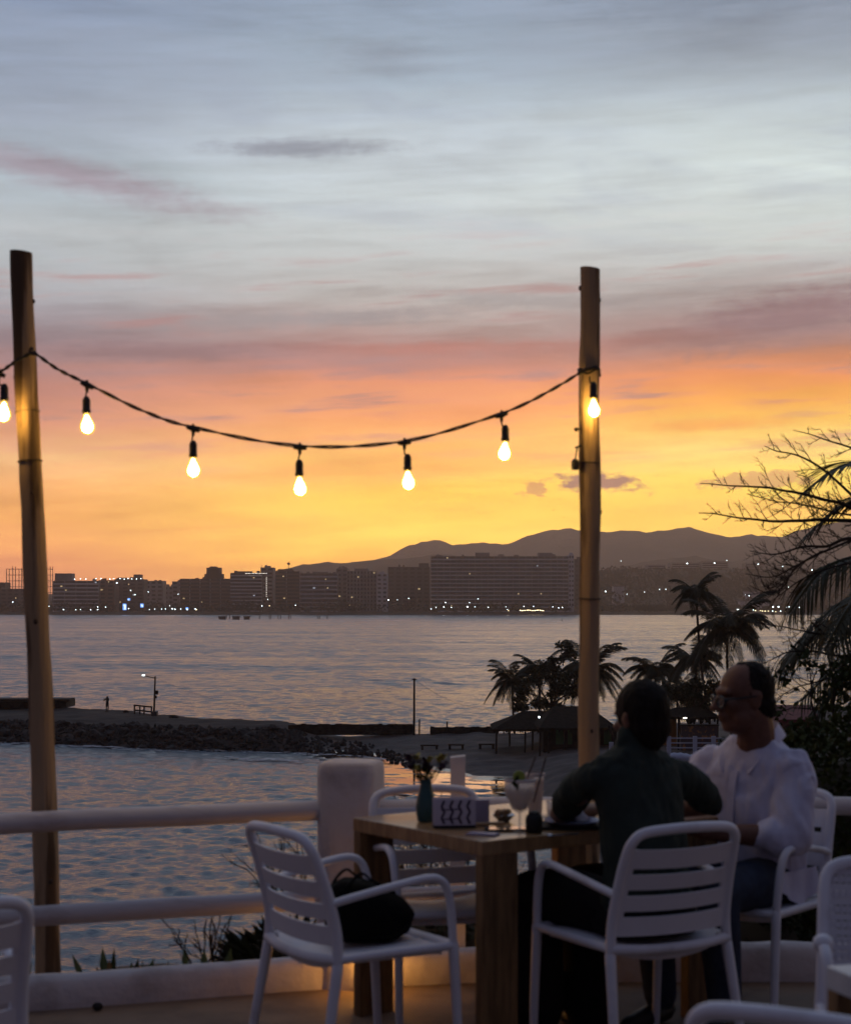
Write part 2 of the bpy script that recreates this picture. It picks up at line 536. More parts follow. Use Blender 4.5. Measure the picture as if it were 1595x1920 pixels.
class MB:
    def __init__(self):
        self.v, self.f, self.mi = [], [], []
        self.cur = 0

    def face(self, idx):
        self.f.append(tuple(idx))
        self.mi.append(self.cur)

    def quad(self, a, b_, c_, d_):
        n = len(self.v)
        self.v += [V(a), V(b_), V(c_), V(d_)]
        self.face((n, n + 1, n + 2, n + 3))

    def tri(self, a, b_, c_):
        n = len(self.v)
        self.v += [V(a), V(b_), V(c_)]
        self.face((n, n + 1, n + 2))

    def box(self, lo, hi, M=None):
        n = len(self.v)
        for x, y, z in ((0, 0, 0), (1, 0, 0), (1, 1, 0), (0, 1, 0), (0, 0, 1), (1, 0, 1), (1, 1, 1), (0, 1, 1)):
            w = V((hi[0] if x else lo[0], hi[1] if y else lo[1], hi[2] if z else lo[2]))
            self.v.append(M @ w if M is not None else w)
        for q_ in ((0, 3, 2, 1), (4, 5, 6, 7), (0, 1, 5, 4), (1, 2, 6, 5), (2, 3, 7, 6), (3, 0, 4, 7)):
            self.face([n + i for i in q_])

    def hexa(self, bot, top):
        n = len(self.v)
        self.v += [V(p_) for p_ in bot] + [V(p_) for p_ in top]
        k = len(bot)
        self.face([n + i for i in range(k - 1, -1, -1)])
        self.face([n + k + i for i in range(k)])
        for i in range(k):
            j = (i + 1) % k
            self.face((n + i, n + j, n + k + j, n + k + i))

    def rings(self, rings, caps=True):
        n = len(self.v)
        k = len(rings[0])
        for r_ in rings:
            self.v += [V(p_) for p_ in r_]
        for i in range(len(rings) - 1):
            for j in range(k):
                a, b_ = n + i * k + j, n + i * k + (j + 1) % k
                self.face((a, b_, b_ + k, a + k))
        if caps:
            self.face([n + j for j in range(k - 1, -1, -1)])
            self.face([n + (len(rings) - 1) * k + j for j in range(k)])

    def tube(self, path, rad, seg=8, caps=True, round_end=False, up=None, flat=1.0):
        path = [V(p_) for p_ in path]
        m_ = len(path)
        if not isinstance(rad, (list, tuple)):
            rad = [rad] * m_
        elif len(rad) != m_:
            rad = [rad[0] + (rad[-1] - rad[0]) * i / (m_ - 1) for i in range(m_)]
        if round_end:
            d0 = (path[0] - path[1]).normalized()
            d1 = (path[-1] - path[-2]).normalized()
            r0, r1_ = rad[0], rad[-1]
            path = [path[0] + d0 * r0 * 0.95, path[0] + d0 * r0 * 0.7] + path + [path[-1] + d1 * r1_ * 0.7, path[-1] + d1 * r1_ * 0.95]
            rad = [r0 * 0.25, r0 * 0.72] + list(rad) + [r1_ * 0.72, r1_ * 0.25]
            m_ += 4
        tang = []
        for i in range(m_):
            a, b_ = path[max(0, i - 1)], path[min(m_ - 1, i + 1)]
            d_ = b_ - a
            tang.append(d_.normalized() if d_.length > 1e-9 else V((0, 0, 1)))
        ref = V(up) if up else (V((0, 0, 1)) if abs(tang[0].z) < 0.9 else V((1, 0, 0)))
        nrm = (ref - tang[0] * ref.dot(tang[0])).normalized()
        rs = []
        for i in range(m_):
            nrm = nrm - tang[i] * nrm.dot(tang[i])
            nrm = nrm.normalized() if nrm.length > 1e-6 else tang[i].orthogonal().normalized()
            bi = tang[i].cross(nrm)
            rs.append([path[i] + (nrm * math.cos(2 * math.pi * j / seg) * flat + bi * math.sin(2 * math.pi * j / seg)) * rad[i] for j in range(seg)])
        self.rings(rs, caps)

    def lathe(self, prof, centre, seg=20, caps=True, M=None):
        rs = []
        for r_, z_ in prof:
            ring = [V((math.cos(2 * math.pi * j / seg) * r_, math.sin(2 * math.pi * j / seg) * r_, z_)) for j in range(seg)]
            if M is not None:
                ring = [M @ p_ for p_ in ring]
            rs.append([p_ + V(centre) for p_ in ring])
        self.rings(rs, caps)

    def ball(self, c_, r_, seg=12, rows=8, M=None):
        r3 = V(r_) if isinstance(r_, (tuple, list, Vector)) else V((r_, r_, r_))
        rs = []
        for i in range(1, rows):
            th = math.pi * i / rows
            ring = []
            for j in range(seg):
                ph = 2 * math.pi * j / seg
                d_ = V((math.sin(th) * math.cos(ph) * r3.x, math.sin(th) * math.sin(ph) * r3.y, -math.cos(th) * r3.z))
                ring.append(V(c_) + (M @ d_ if M is not None else d_))
            rs.append(ring)
        self.rings(rs, True)

    def mesh(self, name, mats, smooth=True, org=V((0, 0, 0))):
        me = bpy.data.meshes.new(name)
        me.from_pydata([tuple(p_ - org) for p_ in self.v], [], self.f)
        if not isinstance(mats, (list, tuple)):
            mats = [mats]
        for k in mats:
            me.materials.append(MATS[k])
        if len(mats) > 1:
            me.polygons.foreach_set('material_index', self.mi)
        if smooth:
            me.polygons.foreach_set('use_smooth', [True] * len(me.polygons))
            try:
                me.set_sharp_from_angle(angle=R(50))
            except Exception:
                pass
        me.update()
        return me

    def build(self, name, mats, parent=None, smooth=True, local=False):
        org = V((0, 0, 0)) if (parent is None or local) else ORG.get(parent.name, V((0, 0, 0)))
        o_ = bpy.data.objects.new(name, self.mesh(name, mats, smooth, org))
        COL.objects.link(o_)
        if parent is not None:
            o_.parent = parent
        ORG[o_.name] = org if not local else V((0, 0, 0))
        return o_


def solo(mb, name, mats, label, cat, group=None, smooth=True, base=None):
    """a thing that is one mesh, with its origin at its base"""
    if base is None:
        lo = min(p_.z for p_ in mb.v)
        c_ = sum(mb.v, V((0, 0, 0))) / len(mb.v)
        base = V((c_.x, c_.y, lo))
    o_ = bpy.data.objects.new(name, mb.mesh(name, mats, smooth, V(base)))
    o_.location = base
    COL.objects.link(o_)
    ORG[o_.name] = V(base)
    return tag(o_, label, cat, group)


def structure(mb, name, mats, smooth=True, parent=None):
    o_ = mb.build(name, mats, parent, smooth)
    o_['kind'] = 'structure'
    return o_


def copy_tree(o_, parent=None):
    c_ = o_.copy()
    COL.objects.link(c_)
    if parent is not None:
        c_.parent = parent
    for ch in list(o_.children):
        copy_tree(ch, c_)
    return c_


def remeshed(mb, name, mats, voxel, smooth=4, parent=None, label=None):
    """closed pieces run together into one continuous surface"""
    me = mb.mesh(name, mats, False)
    o_ = bpy.data.objects.new(name, me)
    COL.objects.link(o_)
    r_ = o_.modifiers.new('r', 'REMESH')
    r_.mode = 'VOXEL'
    r_.voxel_size = voxel
    if smooth:
        s_ = o_.modifiers.new('s', 'SMOOTH')
        s_.factor = 0.5
        s_.iterations = smooth
    dg = bpy.context.evaluated_depsgraph_get()
    out = bpy.data.meshes.new_from_object(o_.evaluated_get(dg))
    bpy.data.objects.remove(o_)
    org = ORG.get(parent.name, V((0, 0, 0))) if parent is not None else V((0, 0, 0))
    out.transform(Matrix.Translation(-org))
    out.materials.clear()
    for k in ([mats] if isinstance(mats, str) else mats):
        out.materials.append(MATS[k])
    out.polygons.foreach_set('use_smooth', [True] * len(out.polygons))
    o_ = bpy.data.objects.new(name, out)
    COL.objects.link(o_)
    if parent is not None:
        o_.parent = parent
    ORG[o_.name] = org
    if label:
        o_['label'] = label
    return o_


def interp(tab, x):
    if x <= tab[0][0]: return tab[0][1]
    for (a, b_), (c_, d_) in zip(tab, tab[1:]):
        if x <= c_:
            s = (x - a) / (c_ - a)
            return b_ + (d_ - b_) * s
    return tab[-1][1]


def grid_mesh(name, mname, X, Y, Z, parent=None, smooth=True):
    r_, c_ = X.shape
    me = bpy.data.meshes.new(name)
    co = np.stack([X, Y, Z], -1).reshape(-1, 3).astype(np.float32)
    idx = np.arange(r_ * c_).reshape(r_, c_)
    q_ = np.stack([idx[:-1, :-1], idx[:-1, 1:], idx[1:, 1:], idx[1:, :-1]], -1).reshape(-1, 4)
    me.vertices.add(len(co))
    me.vertices.foreach_set('co', co.ravel())
    me.loops.add(q_.size)
    me.loops.foreach_set('vertex_index', q_.ravel().astype(np.int32))
    me.polygons.add(len(q_))
    me.polygons.foreach_set('loop_start', np.arange(0, q_.size, 4, dtype=np.int32))
    me.polygons.foreach_set('use_smooth', np.full(len(q_), smooth))
    me.update(calc_edges=True)
    me.materials.append(MATS[mname])
    o_ = bpy.data.objects.new(name, me)
    COL.objects.link(o_)
    if parent is not None:
        o_.parent = parent
    ORG[o_.name] = V((0, 0, 0))
    return o_


def nz(x, y, z=0.0):
    return mnoise.noise(V((x, y, z)))


# ================================================================== LARGE STRUCTURE
# ------------------------------------------------------------------ sea
rows = np.concatenate([np.exp(np.linspace(math.log(34.0), math.log(190.0), 780, endpoint=False)), np.exp(np.linspace(math.log(190.0), math.log(1560.0), 1050))])
uc = np.linspace(-0.31, 0.31, 420)
side = np.array([0.36, 0.45, 0.6, 0.9, 1.5, 2.6, 4.5])
us = np.concatenate([-side[::-1], uc, side])
YY, UU = np.meshgrid(rows, us, indexing='ij')
XX = UU * YY
rng = np.random.default_rng(3)
ZZ = np.zeros_like(XX)
step = np.maximum(np.gradient(rows)[:, None], 0.62 / 420 * YY)
NW = 96
wob1 = 1.1 * np.sin(XX * 0.13 + 0.7) + 1.3 * np.sin(YY * 0.11 + XX * 0.05)
for i in range(NW):
    lam = 0.40 * (4.2 / 0.40) ** (i / 69) if i < 70 else 3.5 * (15.0 / 3.5) ** ((i - 70) / 25)
    ang = math.radians(rng.normal(80, 32))
    k = 2 * math.pi / lam
    a = 0.035 * lam / (2 * math.pi) * (0.62 if lam > 2.2 else 1.0)
    ph = k * (XX * math.cos(ang) + YY * math.sin(ang)) + rng.uniform(0, 6.28) + wob1 * rng.uniform(-1, 1)
    fade = np.clip((lam / step - 2.2) / 2.0, 0, 1)
    if i >= 70:                     # longer swell only out on the open water
        fade = fade * np.clip((YY - 180) / 160, 0, 1) * 0.9
    ZZ += fade * a * (np.sin(ph) + 0.25 * np.cos(2 * ph))
patch = 0.8 + 0.3 * np.sin(XX * 0.05 + 1.0) * np.sin(YY * 0.07 + XX * 0.02)
calm = np.clip((np.abs(UU) - 0.31) / 0.05, 0, 1)
ZZ = SEA + ZZ * patch * (1 - calm)
sea = grid_mesh('sea', 'water', XX, YY, ZZ)
sea['kind'] = 'structure'

# ------------------------------------------------------------------ beach and breakwater
near_tab = [(-900, 1376), (-300, 1382), (0, 1392), (200, 1400), (350, 1407), (560, 1411), (640, 1413), (700, 1420), (740, 1431), (800, 1441),
            (860, 1451), (885, 1461), (985, 1465), (1000, 1482), (1040, 1530), (1100, 1600), (1300, 1800), (2600, 2600)]
far_tab = [(-900, 1318), (-300, 1322), (0, 1326), (200, 1332), (400, 1346), (620, 1358), (830, 1364), (930, 1366), (1100, 1367), (1300, 1362), (1450, 1345),
           (1700, 1330), (2600, 1322)]
film_tab = [(560, 0), (600, 14), (720, 60), (1000, 60), (1040, 20), (1100, 0)]


def land_h(x, y):
    px = CX + F * x / y
    yn = ysea(interp(near_tab, px))
    yf = ysea(interp(far_tab, px), 1.7)
    k = min(1.0, max(0.0, (px - 500) / 140.0))
    k = k * k * (3 - 2 * k)
    slope = 0.34 * (1 - k) + 0.052 * k
    cap = 1.75 + 0.5 * k * min(1.0, max(0.0, (px - 800) / 400.0))
    wob = nz(x * 0.09, y * 0.09, 3.0) * 3.0 * k + nz(x * 0.4, y * 0.4) * 0.8
    d_ = y - yn + wob
    film = interp(film_tab, px)
    yfilm = ysea(interp(near_tab, px) + film) if film > 0 else yn
    if d_ >= 0:
        h_ = cap * (1 - math.exp(-d_ * slope / cap * 1.25)) + 0.035 * k
    elif y > yfilm + wob * 0.6:
        h_ = 0.035 + 0.02 * nz(x * 0.08, y * 0.2, 7.0)
    else:
        h_ = -3.0
    e_ = yf + nz(x * 0.3, 5.0) * 0.7 - y
    if e_ < 0:
        h_ = max(-1.5, h_ + e_ * 0.7)
    if h_ > 0.4:
        h_ += nz(x * 0.5, y * 0.5, 9.0) * 0.16 + nz(x * 0.16, y * 0.16, 2.0) * 0.25 * (px < 600)
    return h_


lr = np.concatenate([np.linspace(72, 110, 26, endpoint=False), np.linspace(110, 205, 230), np.linspace(207, 300, 12)])
lu = np.linspace(-0.62, 0.62, 330)
LY, LU = np.meshgrid(lr, lu, indexing='ij')
LX = LU * LY
LZ = np.array([[SEA + land_h(LX[i, j], LY[i, j]) for j in range(LX.shape[1])] for i in range(LX.shape[0])])
beach = grid_mesh('beach', 'sand', LX, LY, LZ)
beach['kind'] = 'structure'


def ground_at(px, y):
    x = (px - CX) / F * y
    return V((x, y, SEA + land_h(x, y)))


# riprap: loose boulders on the breakwater slope
boulders = []
for k in range(7):
    mb = MB()
    rr = random.Random(40 + k)
    mb.ball((0, 0, 0), (1.0, 0.85, 0.62), 9, 6)
    for i, p_ in enumerate(mb.v):
        s = 1 + 0.42 * mnoise.noise(p_ * 1.3 + V((k * 7.1, 0, 0))) + rr.uniform(-0.14, 0.14)
        mb.v[i] = p_ * s
    boulders.append(mb.mesh('boulder', 'rock', False))
rr = random.Random(11)
for i in range(285):
    px = rr.uniform(-40, 560) if i < 235 else 540 + 230 * rr.random() ** 1.8
    yn = ysea(interp(near_tab, px))
    frac = rr.random()
    y = yn - 0.6 + frac * (7.5 if px < 560 else 3.0)
    x = (px - CX) / F * y
    s = (0.24 + 0.62 * rr.random() ** 2.0) * (1.0 if px < 520 else 0.55)
    o_ = bpy.data.objects.new('boulder', boulders[i % 7])
    o_.location = (x, y, SEA + max(-0.15, land_h(x, y)) + 0.12 * s)
    o_.rotation_euler = (rr.uniform(-0.4, 0.4), rr.uniform(-0.4, 0.4), rr.uniform(0, 6.28))
    o_.scale = (s, s, s)
    o_.parent = beach
    COL.objects.link(o_)

# smaller rubble between the boulders
mb = MB()
rr = random.Random(12)
for i in range(1500):
    px = rr.uniform(-60, 560) if i < 1250 else 540 + 260 * rr.random() ** 1.8
    y = ysea(interp(near_tab, px)) - 0.5 + rr.random() * (8.0 if px < 560 else 8.0 - (px - 560) * 0.02) + (0 if px < 640 else 2.0)
    x = (px - CX) / F * y
    c_ = V((x, y, SEA + max(-0.1, land_h(x, y)) + 0.05))
    s = rr.uniform(0.10, 0.30)
    n = len(mb.v)
    for d_ in ((1, 0, 0), (0, 1, 0), (-1, 0, 0), (0, -1, 0), (0, 0, 1), (0, 0, -1)):
        mb.v.append(c_ + V(d_) * s * rr.uniform(0.6, 1.4) + V((rr.uniform(-.3, .3), rr.uniform(-.3, .3), rr.uniform(-.2, .2))) * s)
    for a, b_ in ((0, 1), (1, 2), (2, 3), (3, 0)):
        mb.face((n + a, n + b_, n + 4))
        mb.face((n + b_, n + a, n + 5))
ru = mb.build('rubble', 'rock', None, False)
ru['kind'] = 'stuff'

# foam where small waves run in
mb = MB()
rr = random.Random(5)


def foam_strip(pts, w):
    pts = [P(px, py, ysea(py)) for px, py in pts]
    pts = catmull(pts, 8)
    for i in range(len(pts) - 1):
        for kk in range(3):
            if rr.random() < 0.7:
                c_ = pts[i].lerp(pts[i + 1], rr.random()) + V((rr.uniform(-1, 1) * w, rr.uniform(-1, 1) * w * 2, 0.07 + rr.uniform(0, 0.06)))
                a, b_ = rr.uniform(0.25, 0.9) * w * 2, rr.uniform(0.2, 0.6) * w
                n = len(mb.v)
                m_ = 7
                for j in range(m_):
                    th = 2 * math.pi * j / m_
                    r_ = rr.uniform(0.6, 1.1)
                    mb.v.append(c_ + V((math.cos(th) * a * r_, math.sin(th) * b_ * r_, 0)))
                mb.face([n + j for j in range(m_)])


foam_strip([(0, 1394), (60, 1396), (130, 1400), (200, 1403), (300, 1409), (420, 1410), (540, 1414), (620, 1417)], 0.35)
foam_strip([(430, 1423), (470, 1427), (520, 1426), (570, 1434)], 0.45)
foam_strip([(560, 1416), (640, 1418), (700, 1423), (716, 1427)], 0.3)
foam_strip([(150, 1402), (190, 1401), (230, 1406)], 0.45)
fo = mb.build('foam', 'foam', None, False)
fo['kind'] = 'stuff'

# ------------------------------------------------------------------ far shore and hills
def far_land():
    xs = np.linspace(-2600, 2600, 140)
    ys = np.concatenate([np.array([1486.0, 1490.0, 1496.0, 1510.0]), np.linspace(1560, 6400, 24)])
    YYf, XXf = np.meshgrid(ys, xs, indexing='ij')
    ZZf = np.full_like(XXf, SEA + 2.0)
    ZZf[0, :] = SEA - 3
    ZZf[1, :] = SEA - 0.4
    ZZf[2, :] = SEA + 1.0
    for j in range(len(xs)):
        YYf[:4, j] += 14 * nz(xs[j] * 0.006, 1.0) + (40 if False else 0)
    o_ = grid_mesh('far_shore', 'hill_near', XXf, YYf, ZZf)
    o_['kind'] = 'structure'


far_land()


def hill(name, prof, dist, depth, mname, seed, rough=1.0, x0=-600, x1=2400, n=260):
    pxs = np.linspace(x0, x1, n)
    dd = np.linspace(-1, 1, 26)
    X = np.zeros((26, n)); Y = np.zeros((26, n)); Z = np.zeros((26, n))
    for j, px in enumerate(pxs):
        top = HC + (Y0 - interp(prof, px)) / F * dist
        for i, d_ in enumerate(dd):
            y = dist + d_ * depth
            x = (px - CX) / F * dist
            s = max(0.0, 1 - abs(d_) ** 1.25)
            wob = (mnoise.noise(V((x * 0.004, d_ * 3.0, seed))) * 0.22 + mnoise.noise(V((x * 0.012, d_ * 7.0, seed + 3))) * 0.10) * (1 - s) * 1.6
            fine = (mnoise.noise(V((x * 0.05, d_ * 20, seed + 7))) + 0.6 * mnoise.noise(V((x * 0.16, d_ * 30, seed + 11)))) * 4.6 * rough * dist / 6000
            h_ = (top - SEA) * max(0.0, min(1.0, s + wob * s)) + fine * (s > 0.05)
            X[i, j] = x; Y[i, j] = y; Z[i, j] = SEA - 2 + h_ + (2 if s > 0.99 else 0)
    o_ = grid_mesh(name, mname, X, Y, Z)
    o_['kind'] = 'structure'
    return o_


hill('hills', [(-600, 1118), (300, 1112), (520, 1085), (640, 1062), (690, 1050), (730, 1040), (760, 1023), (790, 1014), (812, 1011), (828, 1009), (842, 1020), (870, 1018),
                   (900, 1015), (950, 1018), (990, 1001), (1020, 993), (1068, 987), (1090, 992), (1130, 995), (1180, 991), (1210, 995), (1250, 990),
                   (1292, 986), (1312, 994), (1365, 1006), (1400, 999), (1440, 1003), (1465, 1005), (1500, 990), (1560, 977), (1620, 968),
                   (1800, 962), (2400, 985)], 5000, 1000, 'hill_far', 2.0)
hill('hills', [(-600, 1119), (380, 1112), (470, 1080), (540, 1062), (580, 1055), (616, 1051), (650, 1054), (700, 1047), (770, 1044), (820, 1036),
                   (880, 1040), (950, 1052), (1060, 1086), (1130, 1076), (1170, 1060), (1210, 1050), (1265, 1042), (1300, 1040), (1350, 1050), (1405, 1047), (1500, 1052),
                   (1640, 1040), (2400, 1050)], 3500, 650, 'hill_near', 9.0)
hill('headland', [(-600, 1160), (1040, 1160), (1100, 1076), (1135, 1064), (1220, 1063), (1330, 1063), (1400, 1064), (1450, 1070), (1560, 1064), (1700, 1062),
                       (2000, 1072), (2400, 1090)], 2300, 560, 'hill_near', 15.0, 0.5, 1000, 2400, 160)

# ------------------------------------------------------------------ terrace
mb = MB()
mb.box((-9, -6, -0.25), (9, 7.0, 0.0))
floor = structure(mb, 'terrace_floor', 'floor', False)
curb_pts = [(-6.0, 5.0), (-3.2, 5.95), (-1.55, 6.58), (-0.9, 6.80), (-0.44, 6.96), (0.23, 7.08), (1.44, 7.10), (3.2, 7.04), (7.0, 6.8)]


def curb_xy(x):
    return interp(curb_pts, x)


# cut the floor outline to the curb: a second sheet covers what lies beyond
xs = np.linspace(-9, 9, 110)
fr = np.array([0.0, 0.25, 0.5, 0.8, 1.0, 2, 4, 8, 14, 22, 32])
zf = np.array([-0.03, -0.02, -0.03, -0.08, -0.22, -0.9, -2.1, -4.4, -7.4, -10.8, -14.0])
BX, BF = np.meshgrid(xs, fr)
BY = np.zeros_like(BX); BZ = np.zeros_like(BX)
for i in range(len(fr)):
    for j in range(len(xs)):
        yb = curb_xy(xs[j]) + 0.10
        BY[i, j] = yb + fr[i] * (1 + 0.25 * max(0.0, xs[j] / 4))
        BX[i, j] = xs[j] * (1 + fr[i] * 0.12)
        BZ[i, j] = zf[i] + (0.05 * nz(xs[j] * 3, fr[i] * 3) if fr[i] < 1.5 else 0.5 * nz(xs[j] * 0.6, fr[i] * 0.4))
bank = grid_mesh('bank', 'soil', BX, BY, BZ)
bank['kind'] = 'structure'

# trim the slab so it does not stick out beyond the curb
for vtx in floor.data.vertices:
    pass
bpy.data.objects.remove(floor)
mb = MB()
cx = np.linspace(-9, 9, 60)
for i in range(len(cx) - 1):
    a, b_ = cx[i], cx[i + 1]
    for y0_, y1_, in ((-6, 0), (0, 3), (3, None)):
        ya = curb_xy(a) + 0.06 if y1_ is None else y1_
        yb = curb_xy(b_) + 0.06 if y1_ is None else y1_
        n = len(mb.v)
        mb.v += [V((a, y0_, 0)), V((b_, y0_, 0)), V((b_, yb, 0)), V((a, ya, 0))]
        mb.face((n, n + 1, n + 2, n + 3))
floor = structure(mb, 'terrace_floor', 'floor', True)

# curb: low plastered wall, hand trowelled
def curb_run(x0, x1, hgt, label):
    e_ = empty('low_wall', (0.5 * (x0 + x1), curb_xy(0.5 * (x0 + x1)), 0), label, 'low wall', 'low white walls along the terrace edge')
    mb = MB()
    n = int((x1 - x0) / 0.05)
    rs = []
    for i in range(n + 1):
        x = x0 + (x1 - x0) * i / n
        y = curb_xy(x)
        h_ = hgt + 0.012 * nz(x * 2.1, 4.0) + 0.006 * nz(x * 7, 9.0)
        dY = 0.012 * nz(x * 3.3, 1.0)
        prof = [(-0.062, -0.02), (-0.064, 0.02), (-0.060, h_ * 0.6), (-0.050, h_ * 0.86), (-0.022, h_ * 0.99), (0.03, h_), (0.07, h_ * 0.96), (0.095, h_ * 0.8), (0.10, -0.1)]
        rs.append([V((x, y + a + dY, b_)) for a, b_ in prof])
    mb.rings(rs, True)
    mb.build('wall', 'plaster', e_)
    return e_


curb_run(-6.0, -0.50, 0.118, 'long low white plastered wall in front of the leaning pole')
curb_run(-0.50, 0.30, 0.124, 'short low white plastered wall lit orange below the square white pillar')
curb_run(0.30, 7.0, 0.146, 'low white plastered wall at the foot of the dark hedge')

# drain hole at the foot of the first wall
mb = MB()
hole = P(183, 1888, 6.535)
mb.ball(hole, (0.022, 0.012, 0.017), 10, 6)
solo(mb, 'drain_pipe', 'black_matte', 'small dark drain opening at the foot of the low white wall', 'drain')

# pillar
e_ = empty('white_pillar', (-0.317, 7.0, 0.0), 'thick square white plastered pillar with a rounded top', 'pillar')
mb = MB()
PW = 0.117
rs = []
for z_, w_ in ((-0.1, PW + 0.012), (0.0, PW + 0.012), (0.10, PW + 0.004), (0.35, PW), (0.6, PW - 0.001), (0.87, PW), (0.903, PW - 0.003), (0.914, PW - 0.011), (0.918, PW - 0.028)):
    ring = []
    for j in range(24):
        th = 2 * math.pi * (j + 0.5) / 24
        c_, s_ = math.cos(th), math.sin(th)
        k_ = 1 / max(abs(c_), abs(s_))
        k_ = min(k_, 1.37)
        rw = w_ * k_ + 0.003 * nz(th * 3, z_ * 5)
        ring.append(V((-0.305 + (c_ * math.cos(R(-14)) - s_ * math.sin(R(-14))) * rw, 7.0 + (c_ * math.sin(R(-14)) + s_ * math.cos(R(-14))) * rw, z_)))
    rs.append(ring)
mb.rings(rs)
mb.build('shaft', 'plaster', e_)


def rail(name, pts, r_, label, group='white painted rails of the terrace railing'):
    pts = [V(p_) for p_ in pts]
    mb = MB()
    pth = catmull(pts, 10)
    rad = [r_ * (1 + 0.05 * nz(p_.x * 1.5, p_.z * 7 + 3)) for p_ in pth]
    pth = [p_ + V((0, 0, 0.005 * nz(p_.x * 2, 8 + p_.z * 5))) for p_ in pth]
    mb.tube(pth, rad, 14)
    solo(mb, name, 'rail_paint', label, 'rail', group, base=pts[0])


def rail_pts(x0, x1, z_):
    return [(x, curb_xy(x) + 0.01, z_) for x in np.linspace(x0, x1, max(3, int((x1 - x0) / 0.4)))]


rail('top_rail', rail_pts(-4.6, -0.40, 0.716), 0.041, 'thick round white top rail crossing the leaning pole')
rail('bottom_rail', rail_pts(-4.6, -0.40, 0.352), 0.041, 'thick round white lower rail above the spiky plants')
rail('top_rail', rail_pts(-0.23, 5.2, 0.716), 0.038, 'white top rail running from the pillar behind the table to the hedge')
rail('bottom_rail', rail_pts(-0.23, 5.2, 0.352), 0.038, 'white lower rail running from the pillar behind the chairs')
for x_, lab in ((-4.6, 'white square end post of the railing beyond the leaning pole'), (5.2, 'white square end post of the railing beside the hedge')):
    mb = MB()
    mb.box((x_ - 0.09, curb_xy(x_) - 0.09, -0.05), (x_ + 0.09, curb_xy(x_) + 0.09, 0.92))
    solo(mb, 'white_pillar', 'plaster', lab, 'pillar', smooth=False)

# slim pale post behind the vase
mb = MB()
c_ = P(858, 1420, 7.22)
mb.box((c_.x - 0.031, c_.y - 0.03, -0.08), (c_.x + 0.031, c_.y + 0.03, c_.z))
for i in (4, 5, 6, 7):
    mb.v[i].z += 0.008 if i in (5, 6) else 0
solo(mb, 'railing_post', 'rail_paint', 'slim square whitewashed post rising behind the vase of flowers', 'post', smooth=False)


# ================================================================== POLES AND STRING LIGHTS
def pole(name, pts, rads, label, bands, knots, seed):
    pts = [V(p_) for p_ in pts]
    e_ = empty(name, pts[0], label, 'pole', 'rough wooden poles that carry the string lights')
    mb = MB()
    pth = catmull(pts, 12)
    rad = []
    for i, p_ in enumerate(pth):
        s = i / (len(pth) - 1)
        rad.append((rads[0] + (rads[1] - rads[0]) * s) * (1 + 0.07 * nz(p_.z * 2.6, seed) + 0.03 * nz(p_.z * 9, seed + 3)))
    mb.tube(pth, rad, 22)
    for i, p_ in enumerate(mb.v):
        mb.v[i] = p_ + V((nz(p_.z * 3, p_.x * 30, seed), nz(p_.z * 3, p_.y * 30, seed + 5), 0)) * 0.0055
    # a slanting saw cut on top
    ztop = pth[-1].z
    for i, p_ in enumerate(mb.v):
        if p_.z > ztop - 0.01:
            mb.v[i].z += -(p_.x - pth[-1].x) * 0.13
    mb.build('shaft', 'pole_wood', e_)

    def at(z_):
        for a, b_ in zip(pth, pth[1:]):
            if a.z <= z_ <= b_.z:
                return a.lerp(b_, (z_ - a.z) / (b_.z - a.z))
        return pth[-1]
    for z_ in bands:
        mb = MB()
        c_ = at(z_)
        rr_ = interp([(pth[0].z, rads[0]), (pth[-1].z, rads[1])], z_) * 1.03 + 0.001
        ring = [c_ + V((math.cos(th) * rr_, math.sin(th) * rr_, 0.004 * math.sin(th + seed))) for th in np.linspace(0, 2 * math.pi, 25)]
        mb.tube(ring, 0.0028, 6, False)
        mb.build('wire_band', 'pole_band', e_)
    for z_, th, s in knots:
        mb = MB()
        c_ = at(z_)
        rr_ = interp([(pth[0].z, rads[0]), (pth[-1].z, rads[1])], z_)
        d_ = V((math.cos(th), math.sin(th), 0))
        mb.ball(c_ + d_ * rr_ * 0.98, (0.008 * s, 0.008 * s, 0.011 * s), 8, 6)
        mb.build('knot', 'knot', e_)
    return e_, at


YL, YR = 6.86, 7.32
pl = [P(90, 1860, YL), P(86, 1600, YL), P(74, 1250, YL), P(58, 900, YL), P(47, 680, YL), P(39, 472, YL)]
pole_l, at_l = pole('wooden_pole', pl, (0.0525, 0.043), 'leaning rough wooden pole rising behind the white rails, golden from a bulb', [P(53, 772, YL).z, P(57, 865, YL).z],
                    [(P(0, 565, YL).z, 0.0, 1.0), (P(0, 707, YL).z, 3.1, 0.9), (P(0, 925, YL).z, -1.3, 0.8), (P(0, 1165, YL).z, -1.5, 1.2), (P(0, 1650, YL).z, -1.0, 1.2)], 2.0)
pr = [P(1104, 1880, YR), P(1104, 1650, YR), P(1104, 1300, YR), P(1106, 1000, YR), P(1103, 760, YR), P(1106, 620, YR), P(1106, 503, YR)]
pole_r, at_r = pole('wooden_pole', pr, (0.0465, 0.042), 'upright rough wooden pole standing behind the seated couple', [P(0, 867, YR).z, P(0, 1122, YR).z],
                    [(P(0, 540, YR).z, 3.1, 1.1), (P(0, 562, YR).z, 0.2, 0.9), (P(0, 960, YR).z, 0.1, 1.2), (P(0, 1370, YR).z, -1.4, 0.9)], 6.0)


def cable(ptsl, r_, twist):
    pth = catmull(ptsl, 14)
    mb = MB()
    for ph in (0.0, math.pi):
        q_ = []
        for i, p_ in enumerate(pth):
            th = i * twist + ph
            q_.append(p_ + V((0, math.sin(th) * 0.0045, math.cos(th) * 0.0045)))
        mb.tube(q_, r_, 6)
    return mb


